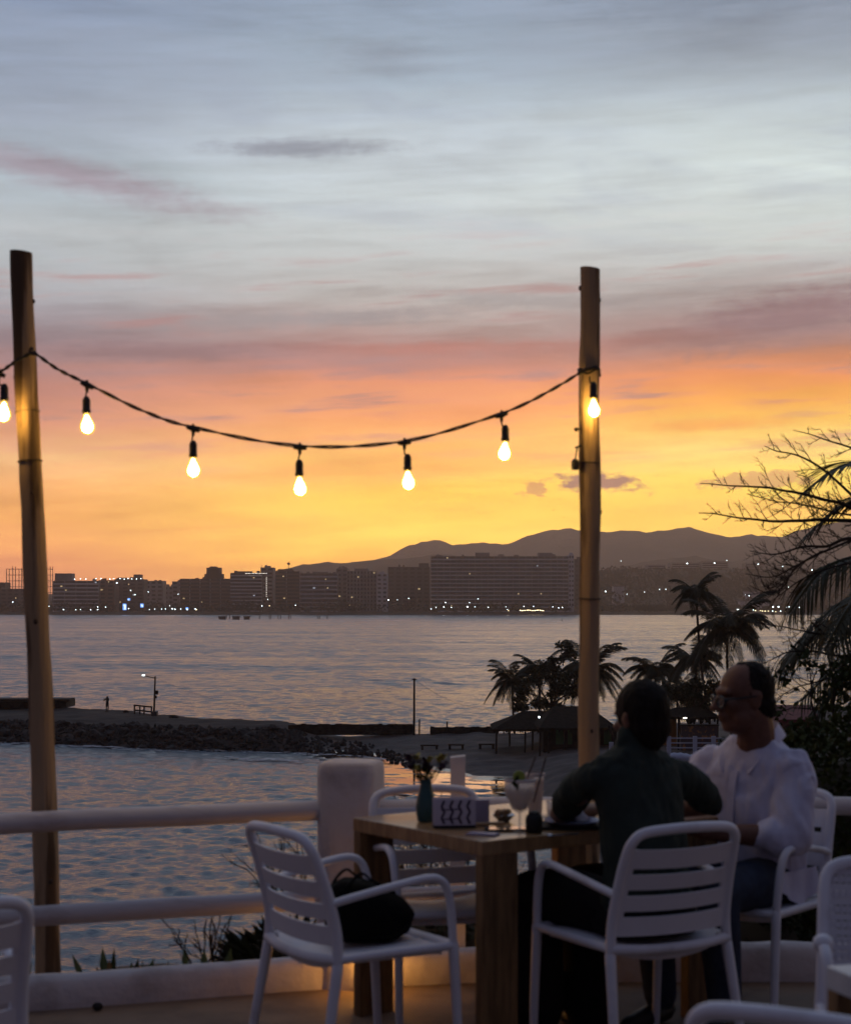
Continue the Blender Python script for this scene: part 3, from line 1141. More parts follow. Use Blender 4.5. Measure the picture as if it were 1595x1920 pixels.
def yline(px):
    return 6.80 + (7.27 - 6.80) * (px - 60) / 1045.0


joints = [(163, 722), (362, 804), (562, 839), (758, 830), (940, 778)]
cab = [P(64, 661, yline(64)), P(110, 693, yline(110))] + [P(x, y - 3, yline(x)) for x, y in joints[:1]] + [P(265, 769, yline(265))] + \
      [P(x, y - 3, yline(x)) for x, y in joints[1:]] + [P(1030, 733, yline(1030)), P(1090, 697, 7.265)]
wrap = [P(1103, 692, 7.262), P(1118, 688, 7.28), P(1124, 694, 7.32), P(1118, 706, 7.365), P(1095, 702, 7.372), P(1084, 692, 7.33)]
lstr = empty('string_light_cable', cab[0], 'black twin cable strung between the two wooden poles with lit bulbs', 'cable')
mb = cable(cab + wrap[:2], 0.0042, 0.55)
mb.build('cord', 'cord', lstr)
mb = MB()
mb.tube(catmull([wrap[0], wrap[1], wrap[2], wrap[3], wrap[4], wrap[5], P(1086, 702, 7.27)], 6), 0.0045, 6)
mb.tube(catmull([P(1086, 690, 7.268), P(1100, 700, 7.263), P(1120, 692, 7.285), P(1125, 705, 7.33)], 6), 0.0045, 6)
mb.build('wrap', 'cord', lstr)
mb = MB()
mb.tube(catmull([P(62, 655, 6.80), P(58, 652, 6.80), P(56, 660, 6.80), P(62, 664, 6.80), P(66, 658, 6.82)], 6), 0.0045, 6)
mb.build('hook', 'cord', lstr)
lstr2 = empty('string_light_cable', P(-200, 760, 6.5), 'black cable running from the leaning pole out past the picture edge', 'cable')
mb = cable([P(62, 660, 6.80), P(30, 677, 6.78), P(0, 697, 6.75), P(-60, 727, 6.7), P(-240, 765, 6.6)], 0.0042, 0.55)
mb.build('cord', 'cord', lstr2)

BULB = [(0.0125, 0.0), (0.0135, -0.008), (0.0155, -0.018), (0.0215, -0.028), (0.0285, -0.042), (0.0322, -0.053), (0.0328, -0.062), (0.0300, -0.073), (0.0235, -0.083), (0.0140, -0.089), (0.004, -0.0915)]


def bulb_thing(top, jx, jy, bx, by, y, label, tjoint=True):
    """T joint on the cable, drop cord, socket and bulb; bx, by = pixel of the bulb's middle"""
    j = P(jx, jy, y)
    c_ = P(bx, by, y)
    e_ = empty('hanging_bulb', j, label, 'light bulb', 'lit bulbs of the string lights')
    zs = c_.z + 0.05
    if tjoint:
        mb = MB()
        d_ = V((1, 0.42, top)).normalized()
        mb.tube([j - d_ * 0.028, j - d_ * 0.012, j, j + d_ * 0.012, j + d_ * 0.028], [0.008, 0.0105, 0.012, 0.0105, 0.008], 8)
        mb.tube([j, j - V((0, 0, 0.030))], [0.010, 0.0055], 8)
        mb.box((j.x - 0.005, j.y - 0.006, j.z + 0.008), (j.x + 0.005, j.y + 0.006, j.z + 0.020))
        mb.build('cable_joint', 'socket', e_)
    mb = MB()
    mb.tube(catmull([j - V((0, 0, 0.02)), V((j.x * 0.6 + c_.x * 0.4 - 0.004, y, (j.z + zs) / 2 + 0.01)), V((c_.x, y, zs + 0.05))], 6), 0.0034, 6)
    mb.build('drop_cord', 'cord', e_)
    mb = MB()
    mb.lathe([(0.006, 0.066), (0.010, 0.063), (0.016, 0.050), (0.0160, 0.045), (0.0160, 0.012), (0.0178, 0.010), (0.0178, 0.002), (0.016, -0.004)], (c_.x, y, zs), 16)
    mb.build('socket', 'socket', e_)
    mb = MB()
    tl_ = Matrix.Rotation(0.07 * math.sin(bx * 1.7), 4, 'Y') @ Matrix.Rotation(0.06 * math.cos(bx), 4, 'X')
    mb.lathe([(a * 0.95, b_ * 0.97) for a, b_ in BULB], (c_.x, y, zs), 20, True, tl_)
    gl_ = mb.build('bulb', 'bulb_glass', e_)
    mb = MB()
    mb.lathe([(0.004, -0.010), (0.010, -0.024), (0.0185, -0.042), (0.0225, -0.056), (0.0190, -0.071), (0.006, -0.081)], (c_.x, y, zs), 12, True, tl_)
    mb.build('filament', 'bulb_core', gl_)
    return e_


bulb_thing(-0.45, 163, 722, 162, 797, yline(163), 'lit bulb hanging nearest to the leaning pole on its long cable')
bulb_thing(-0.28, 362, 804, 362, 879, yline(362), 'lit bulb at the sagging joint, second along the cable from the leaning pole')
bulb_thing(-0.05, 562, 839, 561, 914, yline(562), 'lowest lit bulb, hanging in the middle of the sagging cable')
bulb_thing(0.12, 758, 830, 764, 903, yline(758), 'lit bulb just past the lowest one, above the dark mountain peak')
bulb_thing(0.35, 940, 778, 947, 848, yline(940), 'lit clear bulb hanging nearest to the upright pole')
bulb_thing(0.0, 1105, 697, 1112, 767, 7.20, 'lit bulb hanging against the front of the upright pole', False)
bulb_thing(-0.4, -3, 700, 8, 774, 6.755, 'lit bulb cut by the picture edge just beside the leaning pole', True)

# unlit socket and cable ends at the upright pole
e_ = empty('empty_socket', P(1080, 860, 7.28), 'unlit empty black bulb socket dangling on the side of the upright pole', 'socket')
mb = MB()
mb.lathe([(0.005, 0.03), (0.013, 0.024), (0.0165, 0.016), (0.0165, -0.016), (0.013, -0.018)], P(1078, 873, 7.28), 12)
mb.build('socket', 'socket', e_)
mb = MB()
mb.tube(catmull([P(1078, 862, 7.28), P(1080, 850, 7.28), P(1083, 838, 7.28), P(1090, 833, 7.3)], 5), 0.003, 6)
mb.tube([P(1078, 839, 7.28), P(1090, 836, 7.29)], 0.004, 6)
mb.build('cord', 'cord', e_)
mb = MB()
mb.ball(P(1080, 805, 7.29), 0.010, 8, 6)
mb.tube([P(1080, 805, 7.29), P(1090, 803, 7.30)], 0.004, 6)
solo(mb, 'cable_plug', 'socket', 'small dark plug sticking out from the upright pole below its bulb', 'plug')

# small up-light hidden behind the table leg at the low wall
lp = V((-0.222, 6.85, 0.0))
e_ = empty('wall_light', lp, 'small warm light glowing at the foot of the low wall under the table', 'lamp')
mb = MB()
mb.lathe([(0.030, 0.0), (0.032, 0.01), (0.028, 0.05), (0.024, 0.055)], lp, 16)
mb.build('housing', 'black_matte', e_)
mb = MB()
mb.lathe([(0.022, 0.056), (0.022, 0.085), (0.018, 0.10), (0.006, 0.105)], lp, 14)
mb.build('lamp_glass', 'curb_glow', e_)
wl = bpy.data.lights.new('wall_light_glow', 'POINT')
wl.energy = 1.7
wl.color = (1.0, 0.42, 0.07)
wl.shadow_soft_size = 0.03
wlo = bpy.data.objects.new('wall_light_glow', wl)
wlo.location = (0.0, -0.02, 0.14)
wlo.parent = e_
COL.objects.link(wlo)

# ================================================================== FURNITURE
def chair_parts(root, woven=False):
    """origin on the floor below the seat centre, facing +y"""
    M_ = 'white_plastic'
    def post(s):
        return [V((s * 0.262, -0.300, 0.0)), V((s * 0.250, -0.268, 0.20)), V((s * 0.238, -0.232, 0.40)), V((s * 0.232, -0.232, 0.50)),
                V((s * 0.226, -0.258, 0.62)), V((s * 0.218, -0.296, 0.735)), V((s * 0.206, -0.318, 0.785)), V((s * 0.17, -0.330, 0.812))]
    for s in (-1, 1):
        mb = MB()
        mb.tube(catmull(post(s)[:3], 6), [0.015, 0.019], 12, round_end=True)
        mb.build('leg', M_, root, local=True)
        mb = MB()
        mb.tube(catmull([(s * 0.262, 0.222, 0.0), (s * 0.262, 0.212, 0.2), (s * 0.260, 0.198, 0.43)], 5), [0.014, 0.018], 12, round_end=True)
        mb.build('leg', M_, root, local=True)
        mb = MB()
        mb.tube(catmull([(s * 0.228, -0.255, 0.60), (s * 0.250, -0.16, 0.622), (s * 0.268, 0.00, 0.650), (s * 0.272, 0.10, 0.660), (s * 0.270, 0.152, 0.640),
                         (s * 0.267, 0.178, 0.585), (s * 0.263, 0.192, 0.50), (s * 0.260, 0.198, 0.43)], 6), 0.0160, 12, flat=0.85)
        mb.build('armrest', M_, root, local=True)
    mb = MB()
    a, b_ = post(-1)[2:], post(1)[2:]
    mb.tube(catmull(a + [V((-0.08, -0.345, 0.822)), V((0, -0.35, 0.824)), V((0.08, -0.345, 0.822))] + b_[::-1], 5), 0.0175, 12)
    mb.build('back_frame', M_, root, local=True)

    def bent(z0, z1, hw, th, n=16, mb=None, y_off=0.0):
        """a strip curved across the back"""
        mb = mb or MB()
        def yb(z_):
            return interp([(0.40, -0.225), (0.50, -0.232), (0.62, -0.258), (0.735, -0.296), (0.82, -0.33)], z_)
        rs = []
        for i in range(n + 1):
            x = -hw + 2 * hw * i / n
            cy = -0.026 * (1 - (x / hw) ** 2) + y_off
            zz = -0.006 * (1 - (x / hw) ** 2)
            rs.append([V((x, yb(z0) + cy - th / 2, z0 + zz)), V((x, yb(z0) + cy + th / 2, z0 + zz)), V((x, yb(z1) + cy + th / 2, z1 + zz)), V((x, yb(z1) + cy - th / 2, z1 + zz))])
        mb.rings(rs, True)
        return mb
    if woven:
        for k in range(17):
            z_ = 0.455 + k * 0.0205
            bent(z_, z_ + 0.0165, 0.222, 0.007, 12).build('strap', 'woven', root, local=True)
        mb = MB()
        for k in range(23):
            x = -0.21 + k * 0.019
            pth = [V((x, interp([(0.40, -0.225), (0.50, -0.232), (0.62, -0.258), (0.735, -0.296), (0.82, -0.33)], z_) - 0.026 * (1 - (x / 0.222) ** 2) + (0.004 if i % 2 else -0.004), z_))
                   for i, z_ in enumerate(np.linspace(0.45, 0.815, 18))]
            mb.tube(pth, 0.0035, 5)
        mb.build('weave', 'woven', root, local=True)
    else:
        for z0, z1 in ((0.692, 0.758), (0.619, 0.672), (0.546, 0.599), (0.462, 0.526)):
            bent(z0, z1, interp([(0.45, 0.232), (0.76, 0.214)], z0), 0.009).build('slat', M_, root, local=True)
        for s in (-1, 1):
            mb = MB()
            pth = [V((s * interp([(0.45, 0.213), (0.76, 0.192)], z_), interp([(0.40, -0.225), (0.50, -0.232), (0.62, -0.258), (0.735, -0.296), (0.82, -0.33)], z_) - 0.0035, z_)) for z_ in np.linspace(0.463, 0.758, 8)]
            rs = []
            for p_ in pth:
                rs.append([p_ + V((-0.011, -0.0055, 0)), p_ + V((0.011, -0.0055, 0)), p_ + V((0.011, 0.0055, 0)), p_ + V((-0.011, 0.0055, 0))])
            mb.rings(rs)
            mb.build('back_stile', M_, root, local=True)
    # seat: dished panel with a rolled rim
    mb = MB()
    n = 14
    top, bot = [], []
    for i in range(n + 1):
        for j in range(n + 1):
            a, c_ = -1 + 2 * i / n, -1 + 2 * j / n
            hw = 0.238 + 0.012 * (c_ + 1) / 2
            k_ = 1 - 0.10 * (a * a * c_ * c_) ** 2
            x, y = a * hw * k_, (c_ * 0.2155 - 0.0165) * k_
            z_ = 0.438 - 0.016 * (1 - a * a) * (1 - 0.6 * c_) - 0.012 * max(0, c_) ** 4 - 0.010 * max(0.0, -c_) * (1 - a * a)
            e4 = max(abs(a), abs(c_)) ** 14
            top.append(V((x, y, z_ - 0.006 * e4)))
            bot.append(V((x * 0.985, y * 0.985, z_ - 0.022 - 0.014 * e4)))
    n0 = len(mb.v)
    mb.v += top + bot
    N = (n + 1) ** 2
    for i in range(n):
        for j in range(n):
            a = n0 + i * (n + 1) + j
            mb.face((a, a + n + 1, a + n + 2, a + 1))
            a += N
            mb.face((a, a + 1, a + n + 2, a + n + 1))
    edge = [i * (n + 1) for i in range(n + 1)] + [n * (n + 1) + j for j in range(1, n + 1)] + [i * (n + 1) + n for i in range(n - 1, -1, -1)] + [j for j in range(n - 1, 0, -1)]
    for a, b_ in zip(edge, edge[1:] + edge[:1]):
        mb.face((n0 + b_, n0 + a, n0 + a + N, n0 + b_ + N))
    mb.build('seat', M_, root, local=True)
    mb = MB()
    mb.tube(catmull([(-0.238, -0.232, 0.42), (-0.252, 0.0, 0.425), (-0.258, 0.165, 0.425), (-0.235, 0.202, 0.425), (0.0, 0.212, 0.420), (0.235, 0.202, 0.425), (0.258, 0.165, 0.425), (0.252, 0.0, 0.425),
                     (0.238, -0.232, 0.42)], 5), 0.0155, 10)
    mb.tube(catmull([(-0.238, -0.234, 0.42), (-0.12, -0.256, 0.412), (0, -0.262, 0.41), (0.12, -0.256, 0.412), (0.238, -0.234, 0.42)], 5), 0.018, 10)
    mb.build('seat_rim', M_, root, local=True)


def face_dir(gx, gy):
    return math.atan2(-gx, gy)          # +y turned on to (gx, gy)


CH = 'white plastic slatted armchairs'
ch0 = empty('armchair', (0, 0, 0), 'empty', 'chair', CH)
chair_parts(ch0)


def chair(loc, gdir, label, first=False):
    o_ = ch0 if first else copy_tree(ch0)
    o_.location = (loc[0], loc[1], 0)
    o_.rotation_euler = (0, 0, face_dir(*gdir))
    o_['label'] = label
    return o_


chair((-0.215, 5.795), (0.84, 0.54), 'white slatted armchair holding the black bag at the table', True)
wchair = chair((0.715, 5.955), (-0.46, 0.888), 'white slatted armchair under the person in dark green, its back towards us')
mchair = chair((1.215, 6.55), (-0.66, -0.75), 'white slatted armchair under the man in the white shirt')
chair((0.09, 6.465), (0.30, -0.954), 'empty white armchair pushed under the far side of the table before the pillar')
chair((-1.372, 4.47), (-0.6, 0.8), 'white armchair cut off beside the lower rail, only its back edge showing')
chair((0.845, 3.375), (0.5, 0.85), 'white armchair at the bottom edge, only its curved top rail showing')
wv = empty('woven_chair', (1.335, 4.60, 0), 'white woven chair with rounded back behind the small wooden table corner', 'chair')
chair_parts(wv, True)
wv.rotation_euler = (0, 0, face_dir(-0.10, -0.995))
mb = MB()
mb.ball(V((0.272, 0.10, 0.665)), (0.028, 0.028, 0.026), 12, 8)
mb.build('armrest_knob', 'white_plastic', wv, local=True)

# the table
U1 = V((-0.59, 0.807, 0)).normalized()
V1 = V((0.807, 0.59, 0)).normalized()
A0 = V((0.196, 5.83, 0))
TL, TW, TH = 1.14, 0.80, 0.75


def wood_table(A0, U1, V1, TL, TW, TH, label, top='table_top'):
    e_ = empty('wooden_table', A0 + U1 * TW / 2 + V1 * TL / 2, label, 'table')
    def bx(mb, a0, a1, b0, b1, z0, z1):
        pts = [A0 + V1 * a + U1 * b_ for a, b_ in ((a0, b0), (a1, b0), (a1, b1), (a0, b1))]
        mb.hexa([p_ + V((0, 0, z0)) for p_ in pts], [p_ + V((0, 0, z1)) for p_ in pts])
    mb = MB()
    bx(mb, 0, TL, 0, TW, TH - 0.052, TH)
    o_ = mb.build('tabletop', top, e_, False)
    bv = o_.modifiers.new('b', 'BEVEL'); bv.width = 0.004; bv.segments = 2
    for a0, a1 in ((0.002, 0.157), (TL - 0.157, TL - 0.002)):
        for b0, b1 in ((0.002, 0.046), (TW - 0.046, TW - 0.002)):
            mb = MB()
            bx(mb, a0, a1, b0, b1, 0.0, TH - 0.0515)
            o_ = mb.build('leg', 'table_wood', e_, False)
            bv = o_.modifiers.new('b', 'BEVEL'); bv.width = 0.003; bv.segments = 2
    return e_


wood_table(A0, U1, V1, TL, TW, TH, 'square-edged wooden table set with drinks and a vase')
mat('table2_top', (0.55, 0.55, 0.57), 0.35, 0.4, ((0.42, 0.42, 0.44), 3.0))
wood_table(V((0.905 + 0.28 * 0.7, 3.86 - 0.96 * 0.7, 0)), V((-0.28, 0.96, 0)), V((0.96, 0.28, 0)), 0.9, 0.7, 0.75, 'small brown wooden table with a pale top beside the woven chair', 'table2_top')


def tt(px, py):
    y = (HC - TH) * F / (py - Y0)
    return V(((px - CX) / F * y, y, TH + 0.0005))


# vase with flowers
c_ = tt(798, 1541)
vs = empty('flower_vase', c_, 'small teal ceramic vase standing on the wooden table', 'vase')
mb = MB()
mb.lathe([(0.024, 0.0), (0.031, 0.003), (0.0365, 0.03), (0.0375, 0.055), (0.034, 0.085), (0.026, 0.115), (0.0205, 0.14), (0.021, 0.152), (0.0235, 0.157), (0.019, 0.155), (0.016, 0.13)], c_, 24)
mb.build('body', 'glaze_teal', vs)
fl = empty('flower_bunch', c_ + V((0, 0, 0.12)), 'bunch of small dark and yellow flowers in the teal vase', 'flowers')
rr = random.Random(21)
for k in range(17):
    top = c_ + V((rr.uniform(-0.062, 0.066), rr.uniform(-0.03, 0.03), 0.158 + rr.uniform(0.035, 0.085)))
    if k == 0:
        top = c_ + V((-0.066, 0.0, 0.235))
    mb = MB()
    mb.tube(catmull([c_ + V((0, 0, 0.13)), c_.lerp(top, 0.5) + V((0, 0, 0.05)), top], 4), 0.0016, 5)
    st_ = mb.build('stem', 'leaf', fl)
    mb = MB()
    s = rr.uniform(0.018, 0.027) if k else 0.028
    for j in range(9):
        th = j * 2.4
        d_ = V((math.cos(th), math.sin(th), rr.uniform(-0.2, 0.9))).normalized()
        sdv = d_.cross(V((0, 0, 1))).normalized() * s * 0.55
        mb.quad(top - sdv * 0.4, top + d_ * s * 0.6 - sdv, top + d_ * s * 1.25, top + d_ * s * 0.6 + sdv)
    mb.ball(top, s * 0.5, 7, 5)
    mb.build('bloom', 'petal_yellow' if k in (1, 3, 4, 7, 9, 12) else 'petal_dark', st_)
mb = MB()
for k in range(26):
    a = c_ + V((rr.uniform(-0.02, 0.02), rr.uniform(-0.02, 0.02), 0.15 + rr.uniform(0, 0.04)))
    d_ = V((rr.uniform(-1, 1), rr.uniform(-1, 1), rr.uniform(-0.1, 1))).normalized()
    s_ = d_.orthogonal().normalized() * 0.006
    mb.quad(a, a + d_ * 0.018 + s_, a + d_ * 0.04, a + d_ * 0.018 - s_)
mb.build('leaves', 'leaf', fl, False)

# napkin holder with its wave pattern, card beside it
c_ = tt(851, 1552)
nh = empty('napkin_holder', c_, 'white box holder with dark wavy stripes beside the teal vase', 'napkin holder')
sx = V((0.995, 0.10, 0)); sy = V((-0.10, 0.995, 0))
Mh = Matrix((sx, sy, V((0, 0, 1)))).transposed().to_4x4()
Mh.translation = c_
mb = MB()
mb.box((-0.076, -0.028, 0.0), (0.076, 0.028, 0.010), Mh)
mb.build('base', 'black_matte', nh, False)
for y_ in (-0.024, 0.018):
    mb = MB()
    mb.box((-0.076, y_, 0.0102), (0.076, y_ + 0.006, 0.106), Mh)
    mb.build('panel', 'holder_white', nh, False)
for k in range(4):
    mb = MB()
    pth = []
    for i in range(9):
        z_ = 0.016 + 0.084 * i / 8
        pth.append(Mh @ V((-0.048 + k * 0.031 + 0.010 * abs(((i / 2.0) % 2) - 1), -0.0245, z_)))
    mb.tube(pth, 0.0046, 5, flat=0.35, up=sy)
    mb.build('stripe', 'ink', nh)
for z_ in (0.032, 0.066):
    mb = MB()
    mb.tube([Mh @ V((-0.05, -0.0245, z_)), Mh @ V((0.02, -0.0245, z_ + 0.003))], 0.0024, 5, flat=0.35, up=sy)
    mb.build('stripe', 'ink', nh)
mb = MB()
for k in range(9):
    y_ = -0.014 + k * 0.0034
    mb.box((-0.062, y_, 0.0105), (0.064, y_ + 0.0015, 0.10 + 0.012 * math.sin(k * 2.1)), Mh)
solo(mb, 'paper_napkins', 'napkin', 'white paper napkins standing in the wavy striped holder', 'napkins', smooth=False)
c_ = tt(903, 1547)
mb = MB()
Mc = Matrix.Translation(c_) @ Matrix.Rotation(R(8), 4, 'Z')
mb.box((-0.026, -0.012, 0.0), (0.026, -0.009, 0.092), Mc)
mb.box((-0.026, 0.012, 0.0), (0.026, 0.015, 0.092), Mc)
mb.box((-0.026, -0.009, 0.089), (0.026, 0.012, 0.0922), Mc)
solo(mb, 'table_card', 'lilac_card', 'plain lilac folded card standing next to the striped holder', 'card', smooth=False)

# phone lying face up, reflecting the sunset
c_ = tt(948, 1558)
ph_ = empty('phone', c_, 'black phone lying on the table, its screen mirroring the orange sky', 'phone')
Mp = Matrix.Translation(c_) @ Matrix.Rotation(R(6), 4, 'Z')
mb = MB()
mb.box((-0.074, -0.036, 0.0), (0.074, 0.036, 0.008), Mp)
mb.build('case', 'black_matte', ph_, False)
mb = MB()
mb.box((-0.070, -0.032, 0.0082), (0.070, 0.032, 0.0095), Mp)
mb.build('screen', 'black_gloss', ph_, False)

# cocktail in a stemmed glass
c_ = tt(974, 1560)
ck = empty('cocktail_glass', c_, 'wide stemmed cocktail glass with a pale frozen drink', 'glass')
mb = MB()
mb.lathe([(0.034, 0.0), (0.034, 0.003), (0.008, 0.007), (0.0045, 0.02), (0.0045, 0.062), (0.008, 0.068), (0.026, 0.078), (0.036, 0.096), (0.038, 0.112), (0.050, 0.122), (0.0545, 0.15), (0.054, 0.186),
          (0.052, 0.186), (0.0525, 0.15), (0.048, 0.124), (0.036, 0.114), (0.034, 0.098), (0.024, 0.081), (0.0, 0.074)], c_, 28, False)
mb.build('bowl', 'glass', ck)
mb = MB()
mb.lathe([(0.004, 0.076), (0.0225, 0.083), (0.032, 0.099), (0.0345, 0.114), (0.047, 0.126), (0.0512, 0.15), (0.045, 0.163), (0.02, 0.168), (0.003, 0.169)], c_, 24)
mb.build('drink', 'drink', ck)
mb = MB()
mb.lathe([(0.0515, 0.178), (0.0555, 0.178), (0.056, 0.187), (0.0525, 0.189)], c_, 28, False)
mb.build('salt_rim', 'frost', ck)
mb = MB()
Ml = Matrix.Translation(c_ + V((-0.005, -0.045, 0.200))) @ Matrix.Rotation(R(25), 4, 'Y') @ Matrix.Rotation(R(80), 4, 'X')
mb.lathe([(0.002, -0.003), (0.021, -0.003), (0.022, 0.0), (0.021, 0.003), (0.002, 0.003)], (0, 0, 0), 18, True, Ml)
solo(mb, 'lime_slice', 'lime', 'lime slice on the rim of the cocktail glass', 'lime slice')
mb = MB()
a = c_ + V((-0.012, -0.052, 0.185))
mb.hexa([a + V((0.0, 0, 0.02)), a + V((0.006, 0.002, 0.02)), a + V((0.0, 0.003, 0.02))], [a + V((-0.020, -0.002, -0.008)), a + V((0.006, 0.0, -0.034)), a + V((-0.004, 0.003, -0.02))])
solo(mb, 'mint_leaf', 'leaf', 'green leaf hanging over the cocktail glass rim', 'leaf')
# tall salted glass behind with two straws
c_ = tt(1003, 1532)
tg = empty('tall_glass', c_, 'tall tapered glass with a salted rim behind the stemmed cocktail', 'glass')
mb = MB()
mb.lathe([(0.024, 0.0), (0.026, 0.004), (0.036, 0.165), (0.034, 0.165), (0.024, 0.008), (0.0, 0.006)], c_, 24, False)
mb.build('tumbler', 'glass', tg)
mb = MB()
mb.lathe([(0.003, 0.010), (0.0235, 0.010), (0.0325, 0.145), (0.003, 0.146)], c_, 20)
mb.build('drink', 'drink', tg)
mb = MB()
mb.lathe([(0.0335, 0.155), (0.0372, 0.155), (0.0378, 0.166), (0.034, 0.168)], c_, 24, False)
mb.build('salt_rim', 'frost', tg)
y_ = c_.y - 0.02
for (a, b_, lab) in ((P(978, 1485, y_ - 0.05), P(1004, 1418, y_ - 0.05), 'dark straw leaning in the stemmed cocktail glass'),
                     (P(1000, 1505, y_ - 0.02), P(1023, 1420, y_ - 0.02), 'dark straw standing in the tall salted glass')):
    mb = MB()
    mb.tube([a, b_], 0.0032, 7)
    solo(mb, 'straw', 'straw', lab, 'straw')
# dark pot, bowl, plates
c_ = tt(1001, 1562)
mb = MB()
mb.lathe([(0.026, 0.0), (0.030, 0.004), (0.031, 0.05), (0.027, 0.062), (0.020, 0.066), (0.020, 0.074), (0.004, 0.078)], c_, 18)
solo(mb, 'pepper_pot', 'black_matte', 'short black pot standing beside the stemmed glass', 'pot')
c_ = tt(944, 1541)
sb = empty('snack_bowl', c_, 'small glass dish of snacks behind the phone', 'dish')
mb = MB()
mb.lathe([(0.020, 0.0), (0.022, 0.003), (0.042, 0.024), (0.044, 0.026), (0.040, 0.024), (0.018, 0.006), (0.0, 0.005)], c_, 22, False)
mb.build('dish', 'steel', sb)
mb = MB()
rr = random.Random(3)
for k in range(12):
    mb.ball(c_ + V((rr.uniform(-0.026, 0.026), rr.uniform(-0.02, 0.02), 0.020 + rr.uniform(0, 0.022))), (0.012, 0.010, 0.008), 7, 5)
o_ = mb.build('snacks', 'bread', sb)
c_ = tt(925, 1551)
mb = MB()
Mn = Matrix.Translation(c_) @ Matrix.Rotation(R(18), 4, 'Z')
mb.tube([Mn @ V((-0.06, 0.03, 0.008)), Mn @ V((0.05, 0.03, 0.008))], 0.008, 10, flat=0.8)
solo(mb, 'bread_stick', 'bread', 'pale bread stick lying beside the lilac card', 'bread')
c_ = tt(1072, 1552)
pt = empty('plate', c_, 'blue glazed plate on a dark tray before the person in green', 'plate')
mb = MB()
mb.lathe([(0.07, 0.012), (0.075, 0.013), (0.105, 0.026), (0.106, 0.028), (0.074, 0.018), (0.0, 0.017)], c_, 32, False)
mb.build('plate', 'plate_blue', pt)
mb = MB()
mb.box((c_.x - 0.12, c_.y - 0.075, TH + 0.0008), (c_.x + 0.11, c_.y + 0.09, TH + 0.012))
solo(mb, 'tray', 'black_matte', 'flat dark tray under the blue plate', 'tray', smooth=False)
mb = MB()
c2 = c_ + V((0.035, 0.03, 0.03))
rs = []
for i in range(7):
    s = i / 6
    rs.append([c2 + V((math.cos(th) * (0.03 - 0.022 * s) * (1 + 0.3 * math.sin(3 * th + i)), math.sin(th) * (0.022 - 0.016 * s), -0.008 + 0.034 * s)) for th in np.linspace(0, 2 * math.pi, 12, endpoint=False)])
mb.rings(rs)
solo(mb, 'crumpled_napkin', 'napkin', 'crumpled white napkin on the blue plate', 'napkin')
c_ = tt(1032, 1570)
mb = MB()
mb.ball(c_ + V((0, 0, 0.006)), (0.016, 0.011, 0.006), 10, 6)
mb.tube([c_ + V((0.012, 0.0, 0.006)), c_ + V((0.10, 0.035, 0.007))], [0.003, 0.004], 6)
solo(mb, 'spoon', 'steel', 'steel spoon lying at the table edge by the dark tray', 'spoon')
c_ = tt(1018, 1545)
mb = MB()
mb.lathe([(0.018, 0.0), (0.024, 0.02), (0.026, 0.03), (0.022, 0.028), (0.0, 0.006)], c_, 16, False)
solo(mb, 'sauce_cup', 'glass', 'little clear sauce cup beside the dark tray', 'cup')

c_ = tt(1040, 1543)
wg = empty('water_glass', c_, 'short clear water glass between the dark tray and the tall glass', 'glass')
mb = MB()
mb.lathe([(0.026, 0.0), (0.028, 0.004), (0.033, 0.085), (0.031, 0.085), (0.026, 0.008), (0.0, 0.006)], c_, 22, False)
mb.build('tumbler', 'glass', wg)
mb = MB()
mb.lathe([(0.002, 0.0085), (0.0258, 0.0085), (0.029, 0.052), (0.002, 0.052)], c_, 18)
mb.build('drink', 'glass', wg)
c_ = tt(905, 1566)
mb = MB()
Mn = Matrix.Translation(c_) @ Matrix.Rotation(R(-20), 4, 'Z')
mb.box((-0.055, -0.03, 0.0005), (0.055, 0.03, 0.004), Mn)
mb.box((-0.05, -0.026, 0.0041), (0.052, 0.024, 0.007), Mn)
solo(mb, 'folded_napkin', 'lilac_card', 'pale folded napkin lying at the near corner of the table', 'napkin', smooth=False)

# bag on the empty chair
cb = V((-0.19, 5.775, 0.436))
bg = empty('black_bag', cb, 'black leather handbag slumped on the empty chair, handles up', 'bag')
gd = V((0.84, 0.54, 0)).normalized(); sd_ = V((0.54, -0.84, 0)).normalized()
mb = MB()
rs = []
for z_, wx, wy, off in ((0.0, 0.12, 0.10, 0.0), (0.02, 0.15, 0.125, 0.0), (0.07, 0.158, 0.132, 0.0), (0.115, 0.145, 0.115, -0.015), (0.155, 0.115, 0.09, -0.04), (0.185, 0.08, 0.06, -0.065), (0.20, 0.045, 0.03, -0.075)):
    ring = []
    for j in range(22):
        th = 2 * math.pi * j / 22
        k_ = 1 + 0.10 * nz(math.cos(th) * 1.7, math.sin(th) * 1.7, z_ * 9)
        ring.append(cb + gd * (math.cos(th) * wx * k_ + off) + sd_ * math.sin(th) * wy * k_ + V((0, 0, z_ + 0.02 * nz(th, z_ * 7, 3.0))))
    rs.append(ring)
mb.rings(rs)
mb.build('body', 'bag', bg)
for s in (-1, 1):
    mb = MB()
    o0 = cb + sd_ * 0.05 * s
    mb.tube(catmull([o0 + gd * -0.13 + V((0, 0, 0.15)), o0 + gd * -0.10 + V((0, 0, 0.20)), o0 + gd * (-0.06) + V((0, 0, 0.226)), o0 + gd * -0.02 + V((0, 0, 0.20)), o0 + gd * 0.07 + V((0, 0, 0.15))], 6), 0.0075, 8, flat=0.6)
    mb.build('handle', 'bag', bg)


